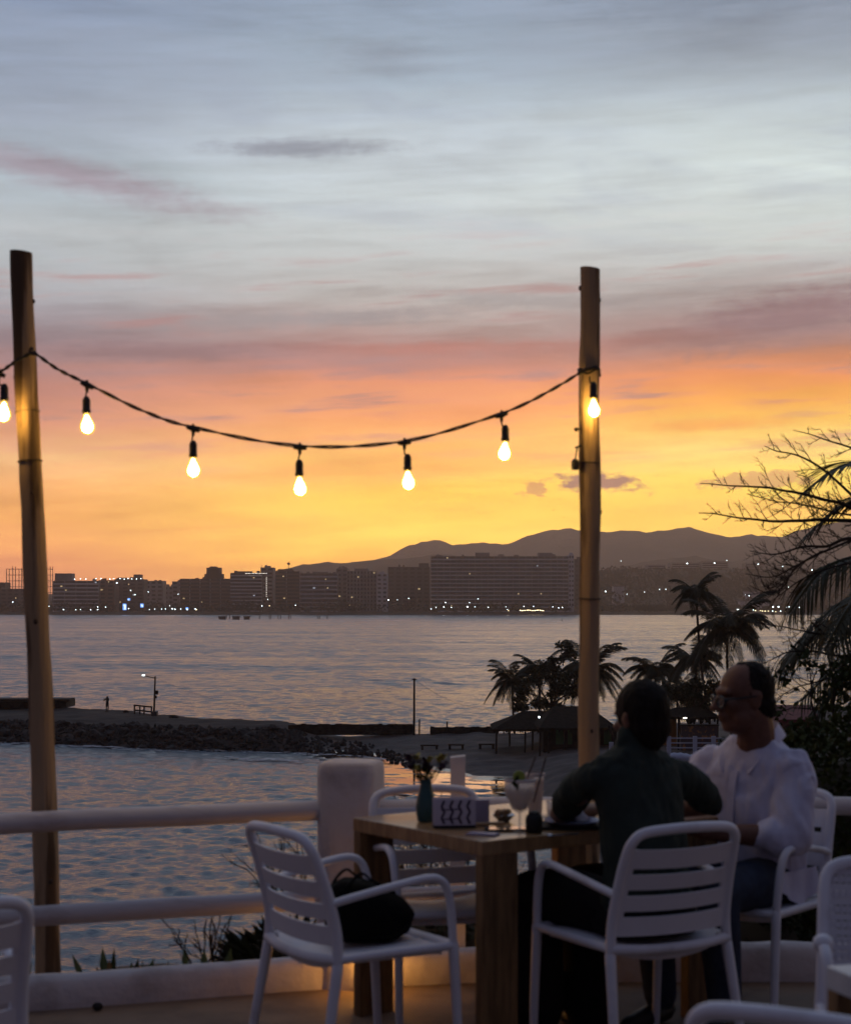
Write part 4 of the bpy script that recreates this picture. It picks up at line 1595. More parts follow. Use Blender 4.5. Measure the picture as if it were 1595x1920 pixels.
# ================================================================== PEOPLE
def cap(mb, pts, rads, seg=14, n=5, flat=1.0, up=None):
    pts = [V(p_) for p_ in pts]
    pth = catmull(pts, n) if len(pts) > 2 else pts
    rd = []
    for i in range(len(pth)):
        s = i / (len(pth) - 1) * (len(rads) - 1)
        k = min(int(s), len(rads) - 2)
        rd.append(rads[k] + (rads[k + 1] - rads[k]) * (s - k))
    mb.tube(pth, rd, seg, True, True, up, flat)


def basis(fwd, up=V((0, 0, 1))):
    f_ = V(fwd).normalized()
    s_ = f_.cross(up).normalized()      # right-hand side
    u_ = s_.cross(f_)
    return f_, s_, u_


def head(mb, c_, f_, s_, u_, k=1.0, male=True):
    """c_ = middle of the skull; face along f_"""
    M_ = Matrix((s_, f_, u_)).transposed()
    def L(a, b_, d_): return c_ + (s_ * a + f_ * b_ + u_ * d_) * k
    mb.ball(L(0, -0.012, 0.030), V((0.076, 0.098, 0.092)) * k, 22, 16, M_)
    mb.ball(L(0, 0.012, -0.035), V((0.066, 0.078, 0.085)) * k, 20, 14, M_)
    mb.ball(L(0, 0.052, -0.082), V((0.042, 0.036, 0.034)) * k, 14, 10, M_)
    cap(mb, [L(-0.055, -0.005, -0.055), L(-0.034, 0.045, -0.088), L(0, 0.066, -0.098), L(0.034, 0.045, -0.088), L(0.055, -0.005, -0.055)], [0.022 * k, 0.02 * k, 0.021 * k, 0.02 * k, 0.022 * k], 10)
    cap(mb, [L(-0.04, 0.076, 0.024), L(0, 0.088, 0.026), L(0.04, 0.076, 0.024)], [0.012 * k, 0.014 * k, 0.012 * k], 10)
    cap(mb, [L(0, 0.088, 0.016), L(0, 0.105, -0.012), L(0, 0.116, -0.030)], [0.009 * k, 0.011 * k, 0.0135 * k], 10)
    for a in (-1, 1):
        mb.ball(L(a * 0.013, 0.100, -0.033), 0.0095 * k, 8, 6)
        mb.ball(L(a * 0.040, 0.064, -0.022), V((0.026, 0.024, 0.022)) * k, 12, 8, M_)
        mb.ball(L(a * 0.077, -0.012, -0.008), V((0.009, 0.020, 0.032)) * k, 10, 8, M_)
        mb.ball(L(a * 0.082, -0.020, 0.006), V((0.008, 0.014, 0.018)) * k, 10, 8, M_)
    cap(mb, [L(-0.024, 0.082, -0.059), L(0, 0.094, -0.056), L(0.024, 0.082, -0.059)], [0.006 * k, 0.0085 * k, 0.006 * k], 8)
    cap(mb, [L(-0.022, 0.080, -0.070), L(0, 0.091, -0.071), L(0.022, 0.080, -0.070)], [0.006 * k, 0.0085 * k, 0.006 * k], 8)
    return L


def hand(mb, wrist, d_, palm_n, k=1.0, thumb=1, curl=0.5):
    """palm from the wrist along d_, palm facing palm_n, five bent fingers"""
    d_ = V(d_).normalized(); nn = V(palm_n); nn = (nn - d_ * nn.dot(d_)).normalized(); w_ = d_.cross(nn) * thumb
    M_ = Matrix((w_, d_, nn)).transposed()
    mb.ball(wrist + d_ * 0.048 * k, V((0.040, 0.052, 0.0155)) * k, 14, 10, M_)
    for i, (off, ln) in enumerate(((0.030, 0.070), (0.010, 0.080), (-0.010, 0.075), (-0.029, 0.058))):
        b0 = wrist + d_ * (0.088 - 0.004 * abs(i - 1)) * k + w_ * off * k
        p_ = [b0 - d_ * 0.02 * k, b0]
        a = curl * 0.5
        for sgl in (0.45, 0.32, 0.23):
            dd = (d_ * math.cos(a) + nn * math.sin(a) + w_ * off * 1.2).normalized()
            p_.append(p_[-1] + dd * ln * sgl * k)
            a += curl
        cap(mb, p_, [0.0095 * k, 0.0092 * k, 0.0086 * k, 0.0078 * k, 0.0068 * k], 8, 3)
    b0 = wrist + d_ * 0.022 * k + w_ * 0.028 * k
    cap(mb, [b0, b0 + (w_ * 0.7 + d_ * 0.6).normalized() * 0.032 * k, b0 + (w_ * 0.75 + d_ * 1.1 + nn * 0.3).normalized() * 0.062 * k, b0 + (w_ * 0.5 + d_ * 1.2 + nn * 0.6).normalized() * 0.082 * k],
        [0.013 * k, 0.011 * k, 0.010 * k, 0.008 * k], 8, 3)


def torso(mb, levels, f_, s_):
    """levels = (centre, half width, half depth)"""
    rs = []
    for c_, a, b_ in levels:
        rs.append([V(c_) + s_ * a * math.copysign(abs(math.cos(t_)) ** 0.85, math.cos(t_)) + f_ * b_ * math.sin(t_) for t_ in np.linspace(0, 2 * math.pi, 26, endpoint=False)])
    mb.rings(rs)


def hair_shell(L, k, name, parent, pieces, mname, voxel=0.006):
    mb = MB()
    for c_, r_, M_ in pieces:
        mb.ball(c_, r_, 20, 14, M_)
    return remeshed(mb, name, mname, voxel, 9, parent)


# ---- person in dark green, back towards us
WO = V((0.745, 5.905, 0))
wf = V((-0.50, 0.866, 0)).normalized()
_, wsd, wup = basis(wf)
wp = empty('person', (WO.x, WO.y, 0.43), 'person with dark hair and a dark green short sleeved top, seen from behind', 'person', 'seated diners at the wooden table')


def wl_(a, b_, z_):
    return V((WO.x, WO.y, 0)) + wsd * a + wf * b_ + V((0, 0, z_))


mb = MB()
torso(mb, [(wl_(0, -0.03, 0.43), 0.15, 0.10), (wl_(0, -0.03, 0.52), 0.165, 0.115), (wl_(0, -0.03, 0.64), 0.125, 0.08), (wl_(0, -0.01, 0.78), 0.125, 0.078), (wl_(0, 0.03, 0.92), 0.135, 0.068), (wl_(0, 0.05, 0.99), 0.12, 0.05),
           (wl_(0, 0.06, 1.03), 0.06, 0.04)], wf, wsd)
wsl, wsr = wl_(-0.155, 0.06, 0.955), wl_(0.168, 0.05, 0.958)
wel = V((0.487, 6.20, 0.800)); wwl = V((0.63, 6.385, 0.79))
wer = V((1.045, 6.22, 0.83)); wwr = V((0.865, 6.385, 0.785))
cap(mb, [wsl, wsl.lerp(wel, 0.5), wel], [0.040, 0.040, 0.036])
cap(mb, [wel, wel.lerp(wwl, 0.5), wwl], [0.038, 0.036, 0.025])
cap(mb, [wsr, wsr.lerp(wer, 0.5), wer], [0.040, 0.040, 0.036])
cap(mb, [wer, wer.lerp(wwr, 0.5), wwr], [0.038, 0.036, 0.025])
hand(mb, wwl, (wwl - wel), V((0.2, 0.2, -1)), 0.92, 1, 0.45)
hand(mb, wwr, (wwr - wer), V((-0.2, 0.2, -1)), 0.92, -1, 0.45)
hips = [wl_(-0.09, 0.02, 0.50), wl_(0.09, 0.02, 0.50)]
knees = [wl_(-0.17, 0.44, 0.50), wl_(0.07, 0.46, 0.50)]
feet = [wl_(-0.17, 0.40, 0.08), wl_(0.04, 0.36, 0.08)]
for h_, k_, f__ in zip(hips, knees, feet):
    cap(mb, [h_, h_.lerp(k_, 0.5), k_], [0.085, 0.075, 0.056])
    cap(mb, [k_, k_.lerp(f__, 0.4), f__], [0.055, 0.052, 0.035])
    cap(mb, [f__ + V((0, 0, -0.03)), f__ + wf * 0.08 + V((0, 0, -0.045)), f__ + wf * 0.16 + V((0, 0, -0.055))], [0.034, 0.034, 0.024])
hc = V((0.752, 5.975, 1.165))
hf, hs, hu = basis(V((-0.55, 0.835, -0.16)))
cap(mb, [wl_(0, 0.055, 1.0), hc + V((0.0, -0.005, -0.10)), hc], [0.050, 0.048, 0.05])
Lw = head(mb, hc, hf, hs, hu, 1.02, False)
remeshed(mb, 'body', 'skin_woman', 0.0065, 4, wp)
Mhd = Matrix((hs, hf, hu)).transposed()
hair_shell(Lw, 1, 'hair', wp, [(Lw(0, -0.018, 0.026), V((0.088, 0.108, 0.108)), Mhd), (Lw(0, -0.040, -0.035), V((0.077, 0.074, 0.080)), Mhd), (Lw(0, -0.036, -0.078), V((0.050, 0.047, 0.048)), Mhd)], 'hair', 0.006)
for ch in wp.children:
    if ch.name.startswith('hair'):
        for vtx in ch.data.vertices:
            p_ = vtx.co
            vtx.co += vtx.normal * (0.004 * nz(p_.x * 30, p_.y * 30, p_.z * 12) + 0.004 * nz(p_.x * 150, p_.y * 150, p_.z * 25))
# blouse with puffed short sleeves
mb = MB()
torso(mb, [(wl_(0, -0.03, 0.475), 0.172, 0.128), (wl_(0, -0.03, 0.54), 0.178, 0.130), (wl_(0, -0.03, 0.66), 0.158, 0.115), (wl_(0, -0.01, 0.78), 0.158, 0.114), (wl_(0, 0.02, 0.90), 0.170, 0.112), (wl_(0, 0.035, 0.985), 0.180, 0.095),
           (wl_(0, 0.045, 1.032), 0.150, 0.072), (wl_(0, 0.05, 1.062), 0.080, 0.066)], wf, wsd)
cap(mb, [wsl + V((0.02, 0, 0.005)), wsl.lerp(wel, 0.35) + V((0, 0, 0.022)), wsl.lerp(wel, 0.72) + V((0, 0, 0.012)), wsl.lerp(wel, 0.88)], [0.064, 0.066, 0.060, 0.047])
cap(mb, [wsr + V((-0.02, 0, 0.005)), wsr.lerp(wer, 0.35) + V((0, 0, 0.018)), wsr.lerp(wer, 0.78) + V((0, 0, 0.01)), wsr.lerp(wer, 0.96)], [0.064, 0.066, 0.060, 0.047])
cap(mb, [wl_(0, 0.045, 1.03), wl_(0, 0.05, 1.085)], [0.074, 0.060])
bl = remeshed(mb, 'blouse', 'blouse_green', 0.009, 3, wp)
for vtx in bl.data.vertices:
    p_ = vtx.co
    vtx.co += vtx.normal * (0.010 * nz(p_.x * 12, p_.y * 12, p_.z * 8) + 0.007 * nz(p_.x * 40, p_.y * 40, p_.z * 14) + 0.010 * max(0.0, 1 - abs(p_.z - 0.585) / 0.05) * nz(p_.x * 60, p_.y * 60, 2.0))
mb = MB()
torso(mb, [(wl_(0, -0.03, 0.437), 0.185, 0.15), (wl_(0, -0.02, 0.48), 0.20, 0.165), (wl_(0, -0.02, 0.55), 0.172, 0.132)], wf, wsd)
for h_, k_, f__ in zip(hips, knees, feet):
    cap(mb, [h_ + V((0, 0, 0.0)), h_.lerp(k_, 0.5) + V((0, 0, 0.02)), k_ + V((0, 0, 0.005))], [0.098, 0.108, 0.090])
    cap(mb, [k_, k_.lerp(f__, 0.5) - wf * 0.02, f__ + V((0, 0, 0.02))], [0.092, 0.100, 0.105])
remeshed(mb, 'trousers', 'trousers_black', 0.010, 4, wp)
for f__ in feet:
    mb = MB()
    cap(mb, [f__ + V((0, 0, -0.035)) - wf * 0.02, f__ + wf * 0.08 + V((0, 0, -0.045)), f__ + wf * 0.17 + V((0, 0, -0.05))], [0.042, 0.042, 0.030], flat=0.9)
    mb.build('shoe', 'shoe', wp)

# ---- man in the white shirt
MO = V((1.268, 6.585, 0))
mf = V((-0.70, -0.714, 0)).normalized()
_, msd, mup = basis(mf)                     # msd = his right
mp = empty('person', (MO.x, MO.y, 0.43), 'balding man with glasses and a loose white shirt, facing the other diner', 'person', 'seated diners at the wooden table')


def ml_(a, b_, z_):
    return V((MO.x, MO.y, 0)) + msd * a + mf * b_ + V((0, 0, z_))


msl, msr = ml_(-0.178, 0.0, 0.935), ml_(0.178, 0.02, 0.930)
mel, mwl = ml_(-0.235, 0.10, 0.690), V((1.02, 6.33, 0.715))
mer, mwr = ml_(0.25, 0.12, 0.705), V((0.86, 6.62, 0.775))
mb = MB()
torso(mb, [(ml_(0, -0.02, 0.43), 0.17, 0.13), (ml_(0, -0.02, 0.54), 0.175, 0.14), (ml_(0, -0.01, 0.68), 0.17, 0.13), (ml_(0, 0.0, 0.84), 0.18, 0.125), (ml_(0, 0.0, 0.94), 0.175, 0.105), (ml_(0, 0.0, 0.995), 0.11, 0.07)], mf, msd)
for sh, el, wr in ((msl, mel, mwl), (msr, mer, mwr)):
    cap(mb, [sh, sh.lerp(el, 0.5), el], [0.058, 0.050, 0.042])
    cap(mb, [el, el.lerp(wr, 0.45), wr], [0.044, 0.042, 0.028])
hand(mb, mwl, (mwl - mel), V((0.0, -0.2, -1)), 1.05, 1, 0.5)
hand(mb, mwr, (mwr - mer), V((0.0, 0.2, -1)), 1.05, -1, 0.4)
hipm = [ml_(-0.10, 0.02, 0.51), ml_(0.10, 0.02, 0.51)]
kneem = [ml_(-0.15, 0.46, 0.52), ml_(0.13, 0.48, 0.52)]
feetm = [ml_(-0.14, 0.40, 0.08), ml_(0.12, 0.44, 0.08)]
for h_, k_, f__ in zip(hipm, kneem, feetm):
    cap(mb, [h_, h_.lerp(k_, 0.5), k_], [0.092, 0.082, 0.060])
    cap(mb, [k_, k_.lerp(f__, 0.4), f__], [0.058, 0.056, 0.038])
    cap(mb, [f__ + V((0, 0, -0.03)), f__ + mf * 0.09 + V((0, 0, -0.045)), f__ + mf * 0.18 + V((0, 0, -0.055))], [0.036, 0.036, 0.026])
hc2 = V((1.218, 6.52, 1.205))
hf2, hs2, hu2 = basis(V((-0.955, -0.20, -0.06)))
HK = 1.10
cap(mb, [ml_(0, 0.0, 0.95), hc2 + V((0.045, 0.01, -0.13)), hc2 + V((0.02, 0, -0.04))], [0.078, 0.072, 0.068])
Lm = head(mb, hc2, hf2, hs2, hu2, HK, True)
mb.ball(Lm(0, 0.025, -0.098), V((0.052, 0.050, 0.032)) * HK, 14, 10, Matrix((hs2, hf2, hu2)).transposed())
for a in (-1, 1):
    mb.ball(Lm(a * 0.045, 0.022, -0.068), V((0.026, 0.040, 0.036)) * HK, 12, 8, Matrix((hs2, hf2, hu2)).transposed())
remeshed(mb, 'body', 'skin_man', 0.0055, 3, mp)
Mh2 = Matrix((hs2, hf2, hu2)).transposed()
# ring of hair round the back and sides of the bald crown
mb = MB()
mb.ball(Lm(0, -0.024, 0.031), V((0.0800, 0.086, 0.0945)) * HK, 26, 18, Mh2)
mb.ball(Lm(0, -0.004, 0.052), V((0.050, 0.066, 0.0730)) * HK, 20, 14, Mh2)
mb.ball(Lm(0, -0.050, -0.030), V((0.074, 0.062, 0.072)) * HK, 22, 16, Mh2)
hm = remeshed(mb, 'hair', 'hair', 0.005, 6, mp)
for vtx in hm.data.vertices:
    p_ = vtx.co
    vtx.co += vtx.normal * (0.0045 * nz(p_.x * 45, p_.y * 45, p_.z * 45) + 0.004 * nz(p_.x * 150, p_.y * 150, p_.z * 40) - 0.001)
gls = empty('glasses', Lm(0, 0.1, 0.0), 'dark framed glasses on the balding man', 'glasses')
for a in (-1, 1):
    mb = MB()
    ring = []
    for th in np.linspace(0, 2 * math.pi, 25):
        ring.append(Lm(a * 0.036 + math.cos(th) * 0.027, 0.108 - abs(a * 0.036 + math.cos(th) * 0.027) * 0.18, -0.008 + math.sin(th) * 0.019))
    mb.tube(ring, 0.0040, 7, False)
    rim = mb.build('rim', 'black_frame', gls)
    mb = MB()
    n = len(mb.v)
    mb.v += ring[:-1]
    mb.face([n + i for i in range(24)])
    mb.v += [p_ + hf2 * -0.0015 for p_ in ring[:-1]]
    mb.face([n + 24 + i for i in range(23, -1, -1)])
    mb.build('lens', 'lens', rim)
    mb = MB()
    mb.tube(catmull([Lm(a * 0.063, 0.097, 0.002), Lm(a * 0.080, 0.05, 0.003), Lm(a * 0.084, -0.01, 0.006), Lm(a * 0.082, -0.03, -0.012)], 5), 0.0036, 6)
    mb.build('temple', 'black_frame', gls)
mb = MB()
mb.tube(catmull([Lm(-0.010, 0.108, -0.004), Lm(0, 0.111, 0.0), Lm(0.010, 0.108, -0.004)], 4), 0.0024, 6)
mb.build('bridge', 'black_frame', gls)
# eyes
for a in (-1, 1):
    mb = MB()
    mb.ball(Lm(a * 0.032, 0.079, -0.006), V((0.012, 0.010, 0.007)) * HK, 10, 8, Mh2)
    mb.build('eye', 'black_gloss', mp)
# shirt
mb = MB()
torso(mb, [(ml_(0, 0.0, 0.455), 0.205, 0.170), (ml_(0, 0.0, 0.52), 0.205, 0.172), (ml_(0, 0.0, 0.62), 0.198, 0.165), (ml_(0, 0.0, 0.76), 0.200, 0.158), (ml_(0, 0.0, 0.88), 0.205, 0.140), (ml_(0, 0.0, 0.950), 0.195, 0.118),
           (ml_(0, -0.005, 1.000), 0.155, 0.095), (ml_(0, -0.012, 1.05), 0.096, 0.080)], mf, msd)
for sh, el, wr in ((msl, mel, mwl), (msr, mer, mwr)):
    cap(mb, [sh, sh.lerp(el, 0.4), sh.lerp(el, 0.8), el], [0.080, 0.082, 0.080, 0.074])
    cap(mb, [el, el.lerp(wr, 0.28)], [0.074, 0.064])
sh_ = remeshed(mb, 'shirt', 'shirt_white', 0.009, 4, mp)
for vtx in sh_.data.vertices:
    p_ = vtx.co
    bend_ = nz(p_.x * 6, p_.y * 6, p_.z * 6)
    fold = math.sin((p_.x * 0.75 - p_.z * 0.55 + p_.y * 0.4) * 62 + bend_ * 5.0)
    w_ = 0.012 * nz(p_.x * 9 + p_.z * 5, p_.y * 9, p_.z * 5 - p_.x * 4) + 0.007 * nz(p_.x * 30, p_.y * 30, p_.z * 12 + p_.x * 22) + 0.009 * max(-0.3, fold) * (0.5 + bend_)
    vtx.co += vtx.normal * w_
# collar, placket
for a in (-1, 1):
    mb = MB()
    pts = [ml_(a * 0.012, 0.098, 0.935), ml_(a * 0.06, 0.075, 1.00), ml_(a * 0.083, -0.005, 1.068), ml_(a * 0.055, -0.080, 1.098), ml_(0, -0.096, 1.102)]
    outer = [ml_(a * 0.060, 0.130, 0.915), ml_(a * 0.095, 0.095, 0.975), ml_(a * 0.108, -0.005, 1.030), ml_(a * 0.072, -0.108, 1.052), ml_(0, -0.122, 1.054)]
    pi_, po_ = catmull(pts, 4), catmull(outer, 4)
    rs = []
    for x_, y2 in zip(pi_, po_):
        rs.append([x_, x_ + V((0, 0, 0.004)), y2 + V((0, 0, 0.004)), y2])
    mb.rings(rs)
    mb.build('collar', 'shirt_white', mp)
mb = MB()
rs = []
for z_ in np.linspace(0.50, 0.925, 14):
    b_ = interp([(0.50, 0.178), (0.62, 0.170), (0.76, 0.164), (0.88, 0.150), (0.93, 0.128)], z_)
    rs.append([ml_(-0.016, b_, z_), ml_(0.016, b_, z_), ml_(0.016, b_ + 0.004, z_), ml_(-0.016, b_ + 0.004, z_)])
mb.rings(rs)
mb.build('button_placket', 'shirt_white', mp)
# shirt tail hanging over the seat edge
mb = MB()
rs = []
for i, s in enumerate(np.linspace(-0.10, 0.16, 12)):
    b0 = ml_(-0.215, s, 0.56); b1 = ml_(-0.235 - 0.012 * math.sin(i * 1.4), s + 0.015, 0.425 + 0.05 * abs(s - 0.02) / 0.1)
    rs.append([b0, b1, b1 + msd * 0.005, b0 + msd * 0.005])
mb.rings(rs)
mb.build('shirt_tail', 'shirt_white', mp)
mb = MB()
torso(mb, [(ml_(0, -0.02, 0.437), 0.19, 0.17), (ml_(0, -0.02, 0.50), 0.19, 0.165), (ml_(0, -0.02, 0.56), 0.18, 0.15)], mf, msd)
for h_, k_, f__ in zip(hipm, kneem, feetm):
    cap(mb, [h_, h_.lerp(k_, 0.5), k_], [0.102, 0.096, 0.078])
    cap(mb, [k_, k_.lerp(f__, 0.5), f__ + V((0, 0, 0.02))], [0.078, 0.072, 0.062])
remeshed(mb, 'jeans', 'jeans', 0.010, 4, mp)
for f__ in feetm:
    mb = MB()
    cap(mb, [f__ + V((0, 0, -0.035)) - mf * 0.02, f__ + mf * 0.09 + V((0, 0, -0.045)), f__ + mf * 0.19 + V((0, 0, -0.05))], [0.044, 0.044, 0.032], flat=0.9)
    mb.build('shoe', 'shoe', mp)

# ================================================================== FAR CITY
def pbox(mb, x0, x1, ytop, ybot, y, depth):
    a, b_ = P(x0, ytop, y), P(x1, ybot, y)
    mb.box((a.x, y, min(a.z, b_.z)), (b_.x, y + depth, max(a.z, b_.z)))


def zpx(py, y):
    return HC - (py - Y0) / F * y


rc = random.Random(77)
GROUNDZ = SEA + 1.9


def tower(x0, x1, ytop, y, style, label, wall='city_mid', floors=None, roofs=(), lit=3, bays=None, depth=26.0):
    base = V(((x0 + x1) / 2 - CX, 0, 0)) / F * y
    e_ = empty('apartment_building', (base.x, y + depth / 2, GROUNDZ), label, 'building')
    xa, xb = P(x0, 0, y).x, P(x1, 0, y).x
    zt = zpx(ytop, y)
    H = zt - GROUNDZ
    nf = floors or max(2, int(H / 3.4))
    fh = H / nf
    mb = MB()
    if style == 'frame':
        for i in range(nf + 1):
            z_ = GROUNDZ + i * fh
            mbf = MB()
            mbf.box((xa, y, z_ - 0.25), (xb, y + depth * 0.5, z_ + 0.25))
            mbf.build('floor_slab', wall, e_, False)
        nb = bays or 6
        for i in range(nb + 1):
            x = xa + (xb - xa) * i / nb
            for yy in (y + 0.3, y + depth * 0.5 - 0.6):
                mb.box((x - 0.35, yy, GROUNDZ), (x + 0.35, yy + 0.5, zt + (3.0 if i % 3 == 1 else 0)))
        mb.build('columns', wall, e_, False)
    else:
        mb.box((xa, y + 1.6, GROUNDZ - 1), (xb, y + depth, zt))
        mb.build('wall', wall, e_, False)
        if style in ('bands', 'grid'):
            for i in range(nf):
                z_ = GROUNDZ + (i + 0.25) * fh
                mb = MB()
                mb.box((xa + 0.1, y + 1.45, z_ + fh * 0.12), (xb - 0.1, y + 1.58, z_ + fh * 0.68))
                mb.build('window', 'city_glass', e_, False)
                mb = MB()
                mb.box((xa - 0.3, y, z_ - fh * 0.22), (xb + 0.3, y + 1.44, z_ + fh * 0.12))
                mb.build('balcony', 'city_pale' if style == 'bands' else wall, e_, False)
            mb = MB()
            nb = bays or max(2, int((xb - xa) / 9))
            for i in range(nb + 1):
                x = xa + (xb - xa) * i / nb
                mb.box((x - 0.25, y + 0.2, GROUNDZ), (x + 0.25, y + 1.43, zt - 0.3))
            mb.build('dividing_walls', 'city_pale' if style == 'grid' else wall, e_, False)
        else:
            nb = bays or max(2, int((xb - xa) / 6))
            for i in range(1, nf):
                z_ = GROUNDZ + (i + 0.3) * fh
                mb = MB()
                for j in range(nb):
                    x = xa + (xb - xa) * (j + 0.5) / nb
                    w = (xb - xa) / nb * 0.3
                    mb.box((x - w, y + 1.5, z_), (x + w, y + 1.58, z_ + fh * 0.45))
                mb.build('window_row', 'city_glass', e_, False)['kind'] = 'stuff'
    for rx0, rx1, rt in roofs:
        mb = MB()
        a, b_ = P(rx0, rt, y).x, P(rx1, rt, y).x
        mb.box((a, y + 4, zt), (b_, y + depth * 0.7, zpx(rt, y)))
        mb.build('roof_house', wall, e_, False)
    for k in range(rc.randint(2, 4) if style != 'frame' else 0):
        x = rc.uniform(xa + 1, xb - 3.5)
        mb = MB()
        mb.box((x, y + rc.uniform(3, 8), zt + 0.002), (x + rc.uniform(1.2, 3.2), y + rc.uniform(9, 12), zt + rc.uniform(0.8, 2.4)))
        mb.build('water_tank', wall, e_, False)
    for k in range(lit):
        i = rc.randrange(1, nf)
        x = rc.uniform(xa + 1, xb - 2.4)
        z_ = GROUNDZ + (i + 0.42) * fh
        mb = MB()
        mb.box((x, y + 1.36, z_), (x + rc.uniform(0.9, 2.0), y + 1.44, z_ + fh * 0.34))
        mb.build('window', rc.choice(['window_lit', 'window_lit', 'window_cool']), e_, False).__setitem__('label', 'lit window')
    return e_


tower(-120, 8, 1092, 1720, 'block', 'low dark building behind the bare concrete frame at the picture edge', 'city_dark', lit=1)
tower(12, 94, 1067, 1800, 'frame', 'bare open concrete frame of an unfinished building behind the leaning pole', 'city_mid', 7, lit=0, bays=7)
tower(-60, 48, 1104, 1600, 'block', 'plain dark low block in front of the unfinished concrete frame', 'city_dark', lit=1)
tower(100, 184, 1089, 1580, 'bands', 'pale banded apartment block with a dark roof house near the leaning pole', 'city_mid', 8, [(101, 133, 1075)], 3)
tower(184, 214, 1088, 1590, 'block', 'narrow brown block squeezed beside the pale banded apartments', 'city_brick', 8, lit=2)
tower(214, 269, 1086, 1650, 'block', 'dark building with lamps along its flat roof and a small roof tower', 'city_dark', 9, [(249, 262, 1077), (219, 232, 1083)], 3)
tower(270, 305, 1089, 1900, 'block', 'distant plain block above the blue lit signs', 'city_mid', 7, lit=0)
tower(305, 326, 1099, 1950, 'block', 'lowest distant block in the gap of the skyline', 'city_mid', 5, lit=0)
tower(322, 345, 1090, 1800, 'block', 'slim distant block beside the stepped tower building', 'city_mid', 7, lit=1)
tower(337, 432, 1085, 1640, 'grid', 'brown gridded building with a stepped tower on top', 'city_brick', 9, [(382, 416, 1076), (386, 412, 1064), (392, 404, 1062)], 2)
tower(432, 490, 1074, 1600, 'bands', 'dark building with a lit row of lamps under its roof edge', 'city_dark', 11, [(440, 470, 1071)], 2)
tower(488, 512, 1064, 1620, 'block', 'narrow slab with a vertical string of lights down its side', 'city_mid', 11, lit=0)
tower(512, 562, 1071, 1660, 'grid', 'brown gridded block with a thin roof mast', 'city_brick', 11, [(520, 548, 1067)], 2)
tower(563, 632, 1075, 1570, 'bands', 'bright white banded hotel with eight floors', 'city_mid', 9, [(585, 610, 1072)], 3)
tower(630, 652, 1066, 1610, 'block', 'slim brown tower between the two pale hotels', 'city_mid', 10, lit=1)
tower(650, 706, 1071, 1585, 'grid', 'glass fronted building with pale vertical ribs', 'city_mid', 10, [(664, 690, 1066)], 5, 9)
tower(706, 726, 1075, 1580, 'block', 'pale windowless end wall beside the glass fronted building', 'city_pale', 9, lit=0)
tower(727, 806, 1063, 1620, 'block', 'wide dark brown block beside the long hotel', 'city_dark', 11, [(785, 804, 1056)], 1)
tower(808, 1068, 1043, 1560, 'bands', 'longest hotel with many pale balcony rows below the mountain', 'city_mid', 14, [(815, 830, 1041), (892, 918, 1036), (935, 945, 1039), (965, 973, 1040), (1010, 1036, 1036)], 6, 22, 34)
tower(1066, 1076, 1040, 1556, 'block', 'pale end wall standing at the end of the long hotel', 'city_pale', 12, lit=0)
tower(1078, 1092, 1048, 1640, 'block', 'dark sliver of a building just behind the upright pole', 'city_dark', 11, lit=0)
mb = MB()
for px, y0_, y1_ in ((541, 1054, 1071), (490, 1060, 1066)):
    pbox(mb, px - 0.4, px + 0.4, y0_, y1_, 1662, 0.6)
pbox(mb, 538.5, 543.5, 1055, 1059, 1662, 0.6)
solo(mb, 'roof_mast', 'city_dark', 'thin antenna mast on the gridded brown block', 'mast', smooth=False)
# buildings on the headland
for x0, x1, yt, y, lab in ((1213, 1248, 1059, 2330, 'first flat block on the headland ridge beyond the upright pole'), (1258, 1312, 1055, 2340, 'long flat block with a white lamp on the headland ridge'),
                           (1315, 1365, 1053, 2350, 'tallest flat block on the headland ridge with a bright lamp'), (1398, 1432, 1056, 2360, 'flat block on the headland ridge partly behind bare twigs')):
    e_ = empty('hill_building', P((x0 + x1) / 2, 1068, y), lab, 'building')
    mb = MB()
    pbox(mb, x0, x1, yt, 1075, y, 30)
    mb.build('wall', 'city_mid', e_, False)
    for i in range(3):
        mb = MB()
        pbox(mb, x0 + 2, x1 - 2, yt + 2.2 + i * 4, yt + 4.2 + i * 4, y - 0.3, 0.2)
        mb.build('window_row', 'city_glass', e_, False)
for x0, x1, yt, yb, y, lab in ((1388, 1442, 1126, 1137, 1600, 'low pale shed at the water beyond the big palm'), (1398, 1424, 1108, 1113, 1750, 'small pale roof on the dark headland slope'),
                               (1150, 1170, 1098, 1106, 1800, 'small pale house on the dark headland near the pole')):
    e_ = empty('shore_house', P((x0 + x1) / 2, yb, y), lab, 'building')
    mb = MB()
    pbox(mb, x0, x1, yt + 2, 1150, y, 14)
    mb.build('wall', 'city_pale', e_, False)
    mb = MB()
    pbox(mb, x0 - 1, x1 + 1, yt, yt + 2, y - 0.6, 16)
    mb.build('roof', 'city_mid', e_, False)

# dark trees along the far shore
mb = MB()
rr = random.Random(31)
for k in range(430):
    px = rr.uniform(-150, 1800)
    y = rr.uniform(1497, 1555)
    tall = rr.uniform(4, 10) * (1.25 if 380 < px < 480 or 580 < px < 800 else 1.0)
    if px > 1100:
        y = rr.uniform(1497, 1700)
    c_ = V(((px - CX) / F * y, y, GROUNDZ + tall * 0.55))
    for j in range(46):
        d_ = V((rr.gauss(0, 1), rr.gauss(0, 1), rr.gauss(0, 1))).normalized() * rr.uniform(0.5, 1.0)
        p_ = c_ + V((d_.x * tall * 0.75, d_.y * tall * 0.6, d_.z * tall * 0.55))
        a, b_ = V((rr.uniform(-1, 1), rr.uniform(-1, 1), rr.uniform(-1, 1))), V((rr.uniform(-1, 1), rr.uniform(-1, 1), rr.uniform(-1, 1)))
        mb.tri(p_, p_ + a * 1.5, p_ + b_ * 1.5)
